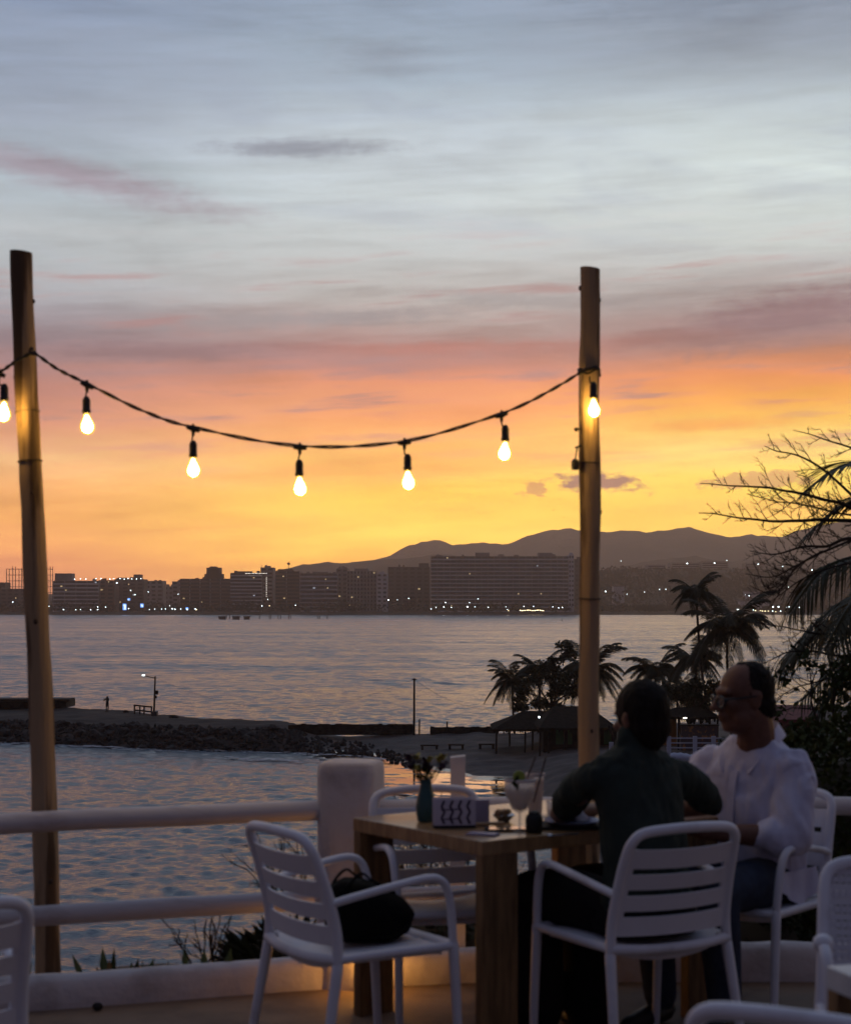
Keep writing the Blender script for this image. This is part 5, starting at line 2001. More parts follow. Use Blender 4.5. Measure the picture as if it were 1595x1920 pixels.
o_ = mb.build('shoreline_trees', 'wood_far', None, False)
o_['kind'] = 'stuff'
# scrub all over the headland
mb = MB()
for k in range(2600):
    px = rr.uniform(1095, 1800)
    y = rr.uniform(1560, 2250)
    s = (y - 1500) / 800.0
    top = HC + (Y0 - interp([(1095, 1080), (1135, 1066), (1450, 1070), (1800, 1064)], px)) / F * 2300
    z_ = GROUNDZ + (top - GROUNDZ) * max(0.0, min(1.0, (y - 1680) / 620.0)) ** 0.8
    c_ = V(((px - CX) / F * y, y, z_ + 2))
    for j in range(5):
        p_ = c_ + V((rr.uniform(-5, 5), rr.uniform(-4, 4), rr.uniform(-1.5, 3)))
        mb.tri(p_, p_ + V((rr.uniform(1, 3.5), rr.uniform(-1, 1), rr.uniform(-1, 1))), p_ + V((rr.uniform(0, 2), 0, rr.uniform(1, 3))))
o_ = mb.build('headland_scrub', 'wood_far', None, False)
o_['kind'] = 'stuff'

# street and roof lamps of the town
lamps = [(119, 1143, 'w', 1.0), (142, 1143.5, 'w', .8), (151, 1143, 'w', .8), (170, 1143.5, 'w', 1), (183, 1138, 'w', 1), (183, 1143, 'w', 1.1), (198, 1138.5, 'w', .9), (241, 1141, 'w', 1), (219, 1093, 'w', 1.4), (245, 1107, 'w', 1),
         (253, 1115, 'w', 1.1), (278, 1110, 'w', .9), (24, 1129, 'w', 1), (92, 1137, 'w', .9), (318, 1136, 'w', .8), (323, 1141.5, 'w', 1.4), (328, 1142.5, 'w', 1.2), (339, 1142, 'w', .9), (310, 1142, 'w', .9), (303, 1142, 'w', .8),
         (351, 1143, 'w', 1.2), (366, 1142, 'w', 1.1), (368, 1143.5, 'o', 1), (290, 1142, 'w', .8), (280, 1143, 'w', .7), (334, 1114, 'w', .8), (491, 1136, 'w', 1.1), (502, 1124, 'w', .7), (505, 1136, 'o', .7), (554, 1135, 'w', .9),
         (728, 1125, 'w', 1.2), (745, 1125, 'w', .7), (766, 1122, 'w', .9), (808, 1142, 'w', 1), (817, 1139, 'w', .8), (835, 1130, 'w', 1.3), (832, 1138, 'w', 1.2), (846, 1139, 'w', .9), (876, 1138, 'w', 1.6), (880, 1130, 'w', .8),
         (890, 1138, 'w', .8), (896, 1123, 'w', .9), (915, 1139, 'w', 1), (951, 1143, 'w', .7), (953, 1145, 'o', .7), (982, 1137, 'w', .9), (1000, 1137, 'w', .8), (1036, 1138, 'w', .8), (1047, 1140, 'w', .9), (1054, 1139, 'w', 1), (948, 1138, 'w', .7),
         (1135, 1109, 'c', 1.6), (1220, 1098, 'w', .9), (1217, 1096, 'w', .8), (1248, 1105, 'w', .8), (1175, 1114, 'w', .7), (1208, 1110, 'w', .7), (1236, 1105, 'w', .8), (1288, 1056.5, 'c', 1.5), (1339, 1056, 'c', 1.5), (1421, 1058, 'c', 1.5),
         (1164, 1052, 'w', .7), (1362, 1051, 'w', .8), (1335, 1095, 'w', .8), (1404, 1117, 'w', 1), (1382, 1143, 'w', 1), (1412, 1144, 'w', 1.1), (1416, 1145, 'o', 1), (1384, 1143, 'w', .8), (1449, 1138, 'c', 1.5), (1459, 1138, 'c', 1.6), (1448, 1146, 'w', 1),
         (1463, 1146, 'w', 1), (1475, 1139, 'w', 1), (1479, 1138, 'w', 1), (1434, 1146, 'o', .9), (1498, 1139, 'w', 1.1), (1425, 1145, 'o', .8), (1429, 1146, 'o', .8), (1472, 1147, 'o', .8), (1492, 1144, 'o', .8), (1467, 1062, 'w', 1), (1518, 1075, 'c', 1.3),
         (1522, 1069, 'c', 1.4), (1529, 1081, 'w', .9), (1485, 1096, 'w', 1), (1478, 1101, 'w', .8), (1506, 1111, 'w', .8), (1500, 1100, 'w', .8), (1458, 1086, 'w', .7), (1397, 1115, 'w', .6), (1440, 1146, 'o', .8), (1454, 1147, 'o', .8)]
shared = {}
for px, py, kind_, s in lamps:
    y = 1494.0 if py > 1134 else (1552.0 if py > 1105 and px < 1090 else 1570.0)
    if px > 1095 and py < 1134:
        y = 1680.0 if py > 1100 else 2290.0
    c_ = P(px, py, y)
    r_ = 0.42 * s * y / 1500.0
    key = (kind_, round(s, 1))
    if key not in shared:
        mb = MB()
        mb.ball((0, 0, 0), 0.36 * s, 7, 5)
        mb.cur = 1
        mb.tube([(0, 0.2, -5.0), (0, 0.2, 0.2)], 0.09, 5)
        shared[key] = mb.mesh('street_lamp', [{'w': 'lamp_white', 'c': 'lamp_white', 'o': 'lamp_warm'}[kind_], 'city_dark'], False)
    o_ = bpy.data.objects.new('street_lamp', shared[key])
    o_.location = c_
    o_.scale = [y / 1500.0] * 3
    COL.objects.link(o_)
    place = interp([(0, 0), (1, 0)], 0)
    for lim, words in ((100, 'behind the leaning pole'), (212, 'below the pale banded apartments'), (300, 'around the blue lit signs'), (345, 'in the dark gap of the skyline'), (480, 'below the stepped tower building'),
                       (560, 'below the building with the thin mast'), (720, 'below the bright white banded hotel'), (806, 'below the wide dark brown block'), (900, 'at one end of the longest hotel'), (1090, 'below the far end of the longest hotel'),
                       (1280, 'between the upright pole and the tallest palm'), (1375, 'above the big wide palm'), (1450, 'beside the low pale shed at the water'), (2000, 'behind the hanging palm fronds')):
        if px < lim:
            break
    lv = ' up the slope' if py < 1134 else ' at the water'
    kw = {'w': 'tiny white lamp', 'c': 'bright bluish white lamp', 'o': 'tiny orange lamp'}[kind_]
    tag(o_, kw + lv + ' ' + words, 'street lamp', kw + 's ' + lv.strip() + ' ' + words)
# lamps on the roof edge, the vertical string and the yellow festoon
mb = MB()
for px in (140, 151, 161, 180, 189, 206, 213, 225, 233, 240, 247, 256, 264):
    mb = MB()
    c_ = P(px, 1085 + (px % 3) * 0.5, 1568 if px < 215 else 1648)
    mb.ball(c_, 0.40, 6, 4)
    mb.cur = 1
    mb.tube([c_ - V((0, 0, 1.6)), c_], 0.08, 5)
    wh_ = 'pale banded apartments' if px < 184 else ('narrow brown block' if px < 214 else 'dark building with a roof tower')
    solo(mb, 'roof_lamp', ['lamp_white', 'city_dark'], 'tiny white lamp on the flat roof of the ' + wh_, 'roof lamp', 'roof lamps on the ' + wh_, smooth=False)
mb = MB()
for i in range(11):
    mb.ball(P(499.5, 1084 + i * 3.4, 1617), 0.34, 6, 4)
solo(mb, 'facade_lights', 'lamp_soft', 'vertical string of small lamps on the narrow slab building', 'lights', smooth=False)
mb = MB()
for i in range(15):
    mb.ball(P(975 + i * 3.1, 1144.6 + 0.5 * math.sin(i), 1494), 0.36, 6, 4)
solo(mb, 'festoon_lights', 'lamp_warm', 'yellow string of lights at the water below the long hotel', 'lights', smooth=False)
mb = MB()
for i in range(16):
    mb.box((P(460 + i * 2.6, 0, 1598).x, 1598, zpx(1075.6, 1598)), (P(461.2 + i * 2.6, 0, 1598).x, 1598.4, zpx(1074.8, 1598)))
solo(mb, 'roof_lights', 'lamp_soft', 'thin lit strip under the roof of the dark building', 'lights', smooth=False)
for x0, x1, y0_, y1_, lab in ((230, 237, 1132, 1144, 'taller blue lit sign standing at the far shore'), (263, 269, 1132, 1139, 'smaller blue lit sign beside the taller one'),
                              (239, 244, 1122, 1126, 'small blue lit sign above the taller one'), (348, 353, 1139, 1143, 'little blue lit sign among the white lamps')):
    e_ = empty('lit_sign', P((x0 + x1) / 2, y1_, 1494), lab, 'sign')
    mb = MB()
    pbox(mb, x0, x1, y0_, y1_, 1494, 0.5)
    mb.build('panel', 'screen_blue', e_, False)
    mb = MB()
    pbox(mb, x0 + 1.2, x1 - 2.0, y0_ + 1.5, y0_ + 4, 1493.8, 0.15)
    pbox(mb, x0 + 2.4, x1 - 1.0, y0_ + 2.5, y1_ - 1, 1493.8, 0.15) if y1_ - y0_ > 6 else None
    mb.build('mark', 'screen_white', e_, False)
    mb = MB()
    pbox(mb, (x0 + x1) / 2 - 0.5, (x0 + x1) / 2 + 0.5, y1_, 1150, 1494.2, 0.4)
    mb.build('post', 'city_dark', e_, False)

# ruined jetty before the town
for x0, x1, lab in ((409, 423, 'dark concrete jetty block farthest from the long hotel'), (435, 449, 'middle dark concrete jetty block in the water'), (456, 468, 'dark concrete jetty block next to the thin stakes')):
    y = 1150
    e_ = empty('jetty_block', P((x0 + x1) / 2, 1162, y), lab, 'jetty', 'ruined jetty blocks')
    mb = MB()
    pbox(mb, x0, x1, 1155.5, 1158, y, 5)
    mb.build('cap', 'concrete_far', e_, False)
    mb = MB()
    pbox(mb, x0 + 1, x1 - 1, 1158, 1163.5, y + 0.6, 4)
    mb.build('pier', 'city_dark', e_, False)
for px, h_ in ((425, 4), (430, 4), (486, 4), (505, 7), (508, 5), (521, 4), (526, 5), (541, 6), (545, 6), (596, 5), (599, 6), (613, 5)):
    mb = MB()
    a, b_ = P(px, 1160, 1190), P(px + rr.uniform(-1, 1), 1156.5 - h_, 1190)
    mb.tube([a - V((0, 0, 1)), b_], 0.28, 6)
    where = 'between the jetty blocks' if px < 450 else ('in the first cluster past the jetty blocks' if px < 530 else ('in the pair before the white banded hotel' if px < 560 else 'farthest out toward the wide brown block'))
    solo(mb, 'stake', 'city_dark', 'thin dark stake in the water ' + where, 'stake', 'stakes ' + where)

# ================================================================== BREAKWATER AND BEACH THINGS
yb = 186.0
e_ = empty('lamp_post', ground_at(289, yb - 6), 'lamp post with a lit white lamp on the breakwater', 'lamp post')
yl_ = yb - 6
mb = MB()
mb.tube([P(288.5, 1342, yl_), P(291, 1268, yl_)], [0.11, 0.08], 8)
mb.build('pole', 'dark_wood', e_)
mb = MB()
mb.tube([P(290.5, 1272, yl_), P(272, 1267.5, yl_)], 0.05, 6)
mb.build('arm', 'dark_wood', e_)
mb = MB()
mb.ball(P(269, 1266.2, yl_), V((0.15, 0.09, 0.07)), 8, 6)
mb.build('lamp_head', 'lamp_white', e_)
mb = MB()
pbox(mb, 291.5, 296, 1295, 1302.5, yl_ - 0.2, 0.3)
pbox(mb, 289.5, 293.5, 1305, 1310, yl_ - 0.2, 0.3)
mb.build('meter_box', 'dark_wood', e_, False)
mb = MB()
pbox(mb, 283, 293.5, 1334.5, 1348, yl_ - 0.5, 1.0)
mb.build('base', 'concrete_far', e_, False)
yp = 163.0
mb = MB()
pb = ground_at(776, yp)
mb.tube([pb - V((0, 0, 0.5)), P(776.5, 1272, yp)], [0.12, 0.085], 8)
mb.tube([P(772, 1274, yp), P(781, 1274, yp)], 0.05, 6)
solo(mb, 'utility_pole', 'dark_wood', 'tall bare wooden power pole at the end of the stone wall', 'power pole')


def wire(a, b_, sag, lab):
    mb = MB()
    pts = []
    for i in range(25):
        s = i / 24
        p_ = a.lerp(b_, s)
        pts.append(p_ - V((0, 0, sag * 4 * s * (1 - s))))
    mb.tube(pts, 0.012, 5)
    solo(mb, 'overhead_wire', 'dark_wood', lab, 'wire', base=a)


wire(P(291, 1270, yl_), P(776, 1274, yp), 3.0, 'thin wire sagging from the lamp post to the bare power pole')
wire(P(777, 1274, yp), P(960, 1330, 150), 1.0, 'thin wire running from the bare power pole to the beach huts')
for px, h_, lab in ((786, 18, 'short thin post right beside the bare power pole'), (838, 14, 'short thin post standing alone on the second stone wall'), (944, 9, 'very short post beside the thatched roof')):
    mb = MB()
    g0 = ground_at(px, 163)
    mb.tube([g0 - V((0, 0, 0.3)), V((g0.x, g0.y, P(px, 1367 - h_, 163).z))], 0.07, 6)
    solo(mb, 'short_post', 'dark_wood', lab, 'post')
# bench-like railing
e_ = empty('wooden_railing', ground_at(267, 184), 'low wooden railing beside the lamp post on the breakwater', 'railing')
for i, px in enumerate((252, 262, 270, 284)):
    mb = MB()
    a = P(px, 1323 + (px - 252) * 0.1, 182)
    g0 = ground_at(px, 182)
    mb.box((a.x - 0.07, a.y, g0.z - 0.2), (a.x + 0.07, a.y + 0.14, a.z))
    mb.build('post', 'dark_wood', e_, False)
for dyy in (0, 9):
    mb = MB()
    mb.tube([P(250.5, 1322.5 + dyy, 181.9), P(285.5, 1326 + dyy, 181.9)], 0.085, 6)
    mb.build('rail', 'dark_wood', e_)
# platform at the end
e_ = empty('jetty_platform', ground_at(40, 190), 'long dark flat topped platform at the end of the breakwater', 'platform')
mb = MB()
pbox(mb, -420, 130, 1311, 1315.5, 190, 3)
mb.build('deck', 'dark_wood', e_, False)
mb = MB()
pbox(mb, -418, 124, 1316, 1328, 190.6, 5)
mb.build('base', 'rock', e_, False)
# someone on the breakwater
pm = ground_at(201, 184)
e_ = empty('person', pm, 'tiny dark standing figure on the breakwater, arms raised to the face', 'person')
mb = MB()
h0 = pm + V((0, 0, 0))
for a in (-1, 1):
    cap(mb, [h0 + V((a * 0.10, 0, 0.05)), h0 + V((a * 0.10, 0, 0.45)), h0 + V((a * 0.09, 0, 0.88))], [0.06, 0.07, 0.09], 8)
    cap(mb, [h0 + V((a * 0.10, 0, 0.05)), h0 + V((a * 0.10 - 0.10, -0.12, 0.04))], [0.05, 0.04], 8)
    cap(mb, [h0 + V((a * 0.19, 0, 1.38)), h0 + V((a * 0.24 - 0.10, -0.15, 1.18)), h0 + V((a * 0.06 - 0.25, -0.15, 1.45))], [0.06, 0.05, 0.04], 8)
cap(mb, [h0 + V((0, 0, 0.85)), h0 + V((0, 0, 1.15)), h0 + V((0, 0, 1.40))], [0.15, 0.15, 0.17], 10)
cap(mb, [h0 + V((0, 0, 1.42)), h0 + V((0, 0, 1.62))], [0.055, 0.10], 10)
remeshed(mb, 'body', 'bird_dark', 0.03, 2, e_)
# stones lying on the dirt
for px, y, s, lab in ((325, 176, 0.5, 'dark lump of rock at the edge of the breakwater by the orange water'), (236, 183, 0.32, 'small dark block between the standing figure and the railing')):
    o_ = bpy.data.objects.new('stone', boulders[1])
    o_.location = ground_at(px, y) + V((0, 0, 0.1))
    o_.scale = (s, s, s)
    COL.objects.link(o_)
    tag(o_, lab, 'stone')


def stone_wall(px0, px1, ptop, y, label):
    a, b_ = P(px0, ptop, y), P(px1, ptop, y)
    e_ = empty('stone_wall', ((a.x + b_.x) / 2, y, SEA + 1.2), label, 'stone wall', 'low sea walls behind the beach')
    n = int((b_.x - a.x) / 0.62)
    r_ = random.Random(int(px0))
    zlo = SEA + 0.9
    mb = MB()
    mb.box((a.x, y + 0.1, zlo), (b_.x, y + 0.75, a.z - 0.06))
    mb.build('core', 'rock', e_, False)
    courses = 4
    hh_ = (a.z - zlo) / courses
    for c_ in range(courses):
        mb = MB()
        x = a.x - r_.uniform(0, 0.3)
        while x < b_.x:
            w = r_.uniform(0.4, 0.8)
            mb.box((max(a.x, x) + 0.02, y - r_.uniform(0, 0.06), zlo + c_ * hh_ + 0.02), (min(b_.x, x + w) - 0.02, y + 0.55, zlo + (c_ + 1) * hh_ - 0.02 + (r_.uniform(-0.05, 0.08) if c_ == courses - 1 else 0)))
            x += w
        mb.build('stone_course', 'rock', e_, False)['kind'] = 'stuff'


stone_wall(540, 774, 1358.5, 164, 'low dark stone sea wall running up to the bare power pole')
stone_wall(806, 935, 1363.5, 163, 'short dark stone sea wall between the power pole and the thatched hut')
for px, y, w, lab in ((805, 152, 34, 'dark low bench on the sand nearest the power pole'), (855, 151, 30, 'middle dark low bench on the sand'), (912, 150, 30, 'dark low bench on the sand nearest the thatched hut')):
    g0 = ground_at(px, y)
    e_ = empty('beach_bench', g0, lab, 'bench', 'low benches on the sand')
    w2 = w / 2 / F * y
    mb = MB()
    mb.box((g0.x - w2, y - 0.25, g0.z + 0.34), (g0.x + w2, y + 0.25, g0.z + 0.46))
    mb.build('seat', 'dark_wood', e_, False)
    for s in (-0.8, 0.8):
        mb = MB()
        mb.box((g0.x + s * w2 - 0.1, y - 0.2, g0.z - 0.2), (g0.x + s * w2 + 0.1, y + 0.2, g0.z + 0.339))
        mb.build('leg', 'dark_wood', e_, False)


def gable(mb, eaves, ridge):
    """hip roof: four eave corners and two ridge ends, with thickness"""
    a, b_, c_, d_ = [V(p_) for p_ in eaves]
    r0, r1_ = V(ridge[0]), V(ridge[1])
    mb.quad(a, b_, r1_, r0); mb.quad(c_, d_, r0, r1_); mb.tri(d_, a, r0); mb.tri(b_, c_, r1_)
    k = V((0, 0, -0.16))
    mb.quad(b_ + k, a + k, r0 + k, r1_ + k); mb.quad(d_ + k, c_ + k, r1_ + k, r0 + k); mb.tri(a + k, d_ + k, r0 + k); mb.tri(c_ + k, b_ + k, r1_ + k)
    for p_, q_ in ((a, b_), (b_, c_), (c_, d_), (d_, a)):
        mb.quad(p_, p_ + k, q_ + k, q_)


def shelter(px0, px1, peave, pr0, pr1, pridge, y, depth, label, posts, name='thatched_shelter'):
    g0 = ground_at((px0 + px1) / 2, y)
    e_ = empty(name, g0, label, 'beach hut')
    a, b_ = P(px0, peave, y), P(px1, peave, y)
    r0, r1_ = P(pr0, pridge, y), P(pr1, pridge, y)
    mb = MB()
    gable(mb, [a, b_, b_ + V((0, depth, 0)), a + V((0, depth, 0))], [V((r0.x, y + depth / 2, r0.z)), V((r1_.x, y + depth / 2, r1_.z))])
    r_ = random.Random(int(px0))
    for i in range(90):          # ragged thatch fringe
        s = r_.random()
        p_ = a.lerp(b_, s) + V((0, -0.03 + r_.uniform(0, 0.05), 0.02))
        mb.tri(p_, p_ + V((0.14, 0, 0)), p_ + V((0.07 + r_.uniform(-0.1, 0.1), 0, -r_.uniform(0.2, 0.5))))
    mb.build('roof', 'thatch', e_, False)
    for px, dyy in posts:
        mb = MB()
        x = (px - CX) / F * y
        gz = ground_at(px, y).z
        zt = a.z + (0.1 if dyy < 0.5 else 0.4)
        mb.tube([(x, y + 0.2 + dyy, gz - 0.3), (x + 0.04, y + 0.2 + dyy, zt)], 0.085, 8)
        mb.build('post', 'dark_wood', e_)
    return e_


shelter(924, 1062, 1368, 985, 1062, 1338, 146, 6.5, 'open thatched shelter with thin posts and a small lit lamp', [(930, 0), (984, 0), (998, 0), (1040, 0), (960, 4.6), (1020, 4.6)])
e_ = empty('hanging_lamp', P(1011, 1345, 145.9), 'small white lamp shining under the thatched roof edge', 'lamp')
mb = MB()
mb.ball(P(1010.5, 1345, 145.2), 0.075, 8, 6)
mb.build('lamp_glass', 'lamp_white', e_)
mb = MB()
mb.tube([P(1010.5, 1343, 145.2), P(1010.5, 1340, 145.4)], 0.03, 5)
mb.build('cord', 'cord', e_)
hs_ = shelter(1010, 1160, 1366, 1045, 1112, 1330, 141, 8, 'closed beach hut with green shutters behind the upright pole', [(1012, 0), (1028, 0), (1058, 0), (1090, 0), (1150, 0)], 'beach_hut')
mb = MB()
y = 142.5
a, b_ = P(1018, 1364, y), P(1156, 1400, y)
gz = ground_at(1080, y).z
mb.box((a.x, y, gz - 0.4), (b_.x, y + 5, a.z))
mb.build('wall', 'dark_wood', hs_, False)
for x0, x1 in ((1042, 1059), (1064, 1072), (1132, 1146)):
    mb = MB()
    a, b_ = P(x0, 1363, y - 0.12), P(x1, 1396, y - 0.12)
    mb.box((a.x, y - 0.12, b_.z), (b_.x, y - 0.02, a.z))
    mb.build('shutter', 'door_green', hs_, False)
# leaning prop and pale post by the hut
mb = MB()
mb.tube([P(1141, 1360, 138), P(1158, 1405, 138)], 0.08, 6)
solo(mb, 'leaning_prop', 'dark_wood', 'dark prop leaning outside the hut with green shutters', 'prop')
mb = MB()
g0 = ground_at(1146, 128)
mb.box((g0.x - 0.16, 128, g0.z - 0.2), (g0.x + 0.16, 128.2, P(0, 1392, 128).z))
solo(mb, 'pale_post', 'white_fence', 'short pale post on the sand between the pole and the seated couple', 'post', smooth=False)
# kiosk, painted board, white fence beyond the couple
y = 140
g0 = ground_at(1262, y)
e_ = empty('orange_kiosk', g0, 'small orange walled kiosk seen between the two heads', 'kiosk')
mb = MB()
a, b_ = P(1238, 1347, y), P(1268, 1392, y)
mb.box((a.x, y, g0.z - 0.3), (b_.x, y + 3, a.z))
mb.build('wall', 'kiosk_orange', e_, False)
mb = MB()
gable(mb, [P(1232, 1347, y - 0.4), P(1274, 1343, y - 0.4), P(1274, 1343, y + 4), P(1232, 1347, y + 4)], [P(1240, 1334, y + 1.6), P(1262, 1336, y + 1.6)])
mb.build('roof', 'thatch', e_, False)
shelter(1250, 1352, 1345, 1276, 1330, 1330, 136, 5, 'low dark thatched bar roof with a lamp behind the balding man', [(1272, 0), (1301, 0), (1345, 0)], 'thatched_bar')
e_ = empty('hanging_lamp', P(1284, 1346, 135.6), 'lamp glowing under the low dark roof between the two heads', 'lamp')
mb = MB()
mb.ball(P(1284, 1346.5, 135.6), V((0.18, 0.08, 0.06)), 8, 6)
mb.build('lamp_glass', 'lamp_soft', e_)
mb = MB()
mb.tube([P(1284, 1345, 135.6), P(1284, 1341, 135.7)], 0.03, 5)
mb.build('cord', 'cord', e_)
y = 135
e_ = empty('painted_board', ground_at(1310, y), 'dark counter front painted with orange blots beyond the white fence', 'counter')
mb = MB()
a, b_ = P(1277, 1361, y), P(1345, 1388, y)
mb.box((a.x, y, b_.z - 0.8), (b_.x, y + 0.5, a.z))
mb.build('front', 'board_paint', e_, False)
mb = MB()
mb.box((a.x - 0.1, y - 0.12, a.z + 0.001), (b_.x + 0.1, y + 0.62, a.z + 0.08))
mb.build('countertop', 'dark_wood', e_, False)
y = 128
e_ = empty('white_fence', ground_at(1300, y), 'white post and rail fence on the beach seen between the two heads', 'fence')
for px in (1254, 1303, 1338, 1372):
    mb = MB()
    a = P(px, 1381, y)
    w = 0.15
    mb.box((a.x - w, y, ground_at(px, y).z - 0.3), (a.x + w, y + 0.25, a.z))
    mb.build('post', 'white_fence', e_, False)
for py in (1385, 1394, 1403):
    mb = MB()
    a, b_ = P(1250, py - 1.0, y), P(1380, py + 1.0, y)
    mb.box((a.x, y + 0.251, b_.z), (b_.x, y + 0.33, a.z))
    mb.build('rail', 'white_fence', e_, False)
mb = MB()
rs = []
for i in range(30):
    s = i / 29
    c_ = P(1256 + 82 * s, 1421, 127)
    h_ = 0.30 + 0.16 * nz(s * 9, 3.0) + 0.1 * math.sin(s * 9)
    rs.append([c_ + V((0, math.cos(t_) * 0.5, max(0, math.sin(t_)) * h_ - 0.3 * (math.sin(t_) < 0))) for t_ in np.linspace(0, 2 * math.pi, 12, endpoint=False)])
mb.rings(rs)
solo(mb, 'folded_tarpaulin', 'cloth_white', 'crumpled white tarpaulin lying along the foot of the white fence', 'tarpaulin')
# red roof behind the hedge
y = 46
e_ = empty('red_roofed_house', P(1490, 1400, y), 'low house with a dull red roof behind the hedge', 'house')
mb = MB()
gable(mb, [P(1436, 1350, y), P(1536, 1349, y), P(1536, 1349, y + 4), P(1436, 1350, y + 4)], [P(1446, 1322, y + 2), P(1524, 1322, y + 2)])
mb.build('roof', 'roof_red', e_, False)
mb = MB()
a, b_ = P(1440, 1348, y + 0.4), P(1532, 1420, y + 0.4)
mb.box((a.x, y + 0.4, -12), (b_.x, y + 3.6, a.z))
mb.build('wall', 'city_brick', e_, False)


# ================================================================== VEGETATION
def frond_mesh(L, up, droop, leaf, n, seed, mname, w=0.045, hang=0.45, name='frond'):
    r_ = random.Random(seed)
    mb = MB()
    pts = []
    for i in range(13):
        t_ = i / 12
        pts.append(V((L * t_ * (1 - 0.10 * t_), 0, L * (up * t_ - droop * t_ * t_))))
    mb.tube(pts, [0.028 * L / 2.5, 0.006], 5)
    for k in range(n):
        t_ = 0.10 + 0.90 * k / n
        i = min(11, int(t_ * 12)); s = t_ * 12 - i
        p_ = pts[i].lerp(pts[i + 1], s)
        tan = (pts[i + 1] - pts[i]).normalized()
        ll = leaf * (0.35 + 0.65 * math.sin(math.pi * min(1, t_ * 0.9 + 0.12)) ** 0.7) * r_.uniform(0.8, 1.1)
        for sd in (-1, 1):
            d_ = (tan * 0.55 + V((0, sd, 0)) * 0.75 + V((0, 0, -hang * r_.uniform(0.5, 1.4)))).normalized()
            e1 = p_ + d_ * ll * 0.5
            d2 = (d_ + V((0, 0, -hang * r_.uniform(0.6, 1.2)))).normalized()
            e2 = e1 + d2 * ll * 0.5
            wv_ = tan * w * 0.5
            mb.quad(p_ - wv_ * 0.6, p_ + wv_ * 0.6, e1 + wv_, e1 - wv_)
            mb.tri(e1 - wv_, e1 + wv_, e2)
    return mb.mesh(name, mname, False)


frs = [frond_mesh(2.6, u_, d_, 0.74, 46, 50 + i, 'palm_leaf_far', 0.072, hg) for i, (u_, d_, hg) in
       enumerate(((1.15, 0.75, 0.35), (0.95, 0.95, 0.45), (0.75, 1.0, 0.5), (0.50, 1.05, 0.6), (0.25, 1.0, 0.7), (0.02, 0.9, 0.7), (1.6, 0.9, 0.3)))]


def palm(px, py, y, rad_px, basepx, label, seed, nf=17, lean=0.0):
    nf += 15
    rad_px *= 0.95
    r_ = random.Random(seed)
    g0 = ground_at(basepx, y)
    top = P(px, py, y)
    e_ = empty('palm_tree', g0, label, 'palm tree', 'coconut palms on the beach')
    mb = MB()
    mid_ = g0.lerp(top, 0.5) + V(((basepx - px) * -0.012 + lean, 0, 0))
    pth = catmull([g0 - V((0, 0, 0.4)), mid_, top - V((0, 0, 0.05))], 9)
    mb.tube(pth, [0.19, 0.15, 0.13, 0.12, 0.12, 0.11, 0.11, 0.10, 0.10, 0.10, 0.10, 0.10, 0.10, 0.10, 0.10, 0.10, 0.10, 0.11, 0.12][:len(pth)] if len(pth) <= 19 else 0.12, 8)
    mb.build('trunk', 'bark', e_)
    sc_ = rad_px / F * y / 2.1
    for k in range(nf):
        o_ = bpy.data.objects.new('frond', frs[r_.choice((0, 1, 1, 2, 2, 3, 3, 4, 4, 5, 6)) if k else 6])
        COL.objects.link(o_)
        o_.parent = e_
        o_.location = top - g0
        s = sc_ * r_.uniform(0.85, 1.12)
        o_.scale = (s, s, s)
        o_.rotation_euler = (r_.uniform(-0.15, 0.15), r_.uniform(-0.12, 0.12), 2 * math.pi * k / nf + r_.uniform(-0.25, 0.25))
    mb = MB()
    for k in range(5):
        th = k * 1.3
        mb.ball(top + V((math.cos(th) * 0.2, math.sin(th) * 0.2, -0.22)), 0.13, 7, 5)
    mb.build('coconuts', 'bark', e_)


palm(960, 1276, 163, 46, 966, 'palm farthest from the upright pole, at the end of the thatched shelter', 1)
palm(1012, 1262, 165, 44, 1006, 'palm rising out of the leafy tree above the thatched shelter', 2)
palm(1106, 1260, 157, 62, 1122, 'palm half hidden straight behind the upright pole', 3, 18)
palm(1228, 1262, 150, 56, 1236, 'low palm directly behind the dark haired head', 4)
palm(1304, 1112, 140, 44, 1338, 'tallest palm with a small round crown on a bent trunk', 5, 15, 0.15)
palm(1362, 1182, 138, 84, 1374, 'big palm with the widest crown above the balding man', 6, 20)
palm(1304, 1240, 144, 56, 1320, 'palm below the tallest one, against the bay', 7)
palm(1268, 1296, 146, 50, 1280, 'dense low palm over the orange kiosk', 8, 20)


def leaf_cloud(mb, c_, rx, ry, rz, n, size, r_, shell=0.55):
    for k in range(n):
        d_ = V((r_.gauss(0, 1), r_.gauss(0, 1), r_.gauss(0, 1))).normalized()
        q_ = shell + (1 - shell) * r_.random()
        p_ = c_ + V((d_.x * rx * q_, d_.y * ry * q_, d_.z * rz * q_))
        a = V((r_.uniform(-1, 1), r_.uniform(-1, 1), r_.uniform(-0.8, 0.8))).normalized()
        b_ = a.orthogonal().normalized()
        b_ = (b_ * math.cos(k) + a.cross(b_) * math.sin(k)) * size * 0.32
        s = size * r_.uniform(0.7, 1.3)
        mb.quad(p_, p_ + a * s * 0.5 + b_, p_ + a * s, p_ + a * s * 0.5 - b_)


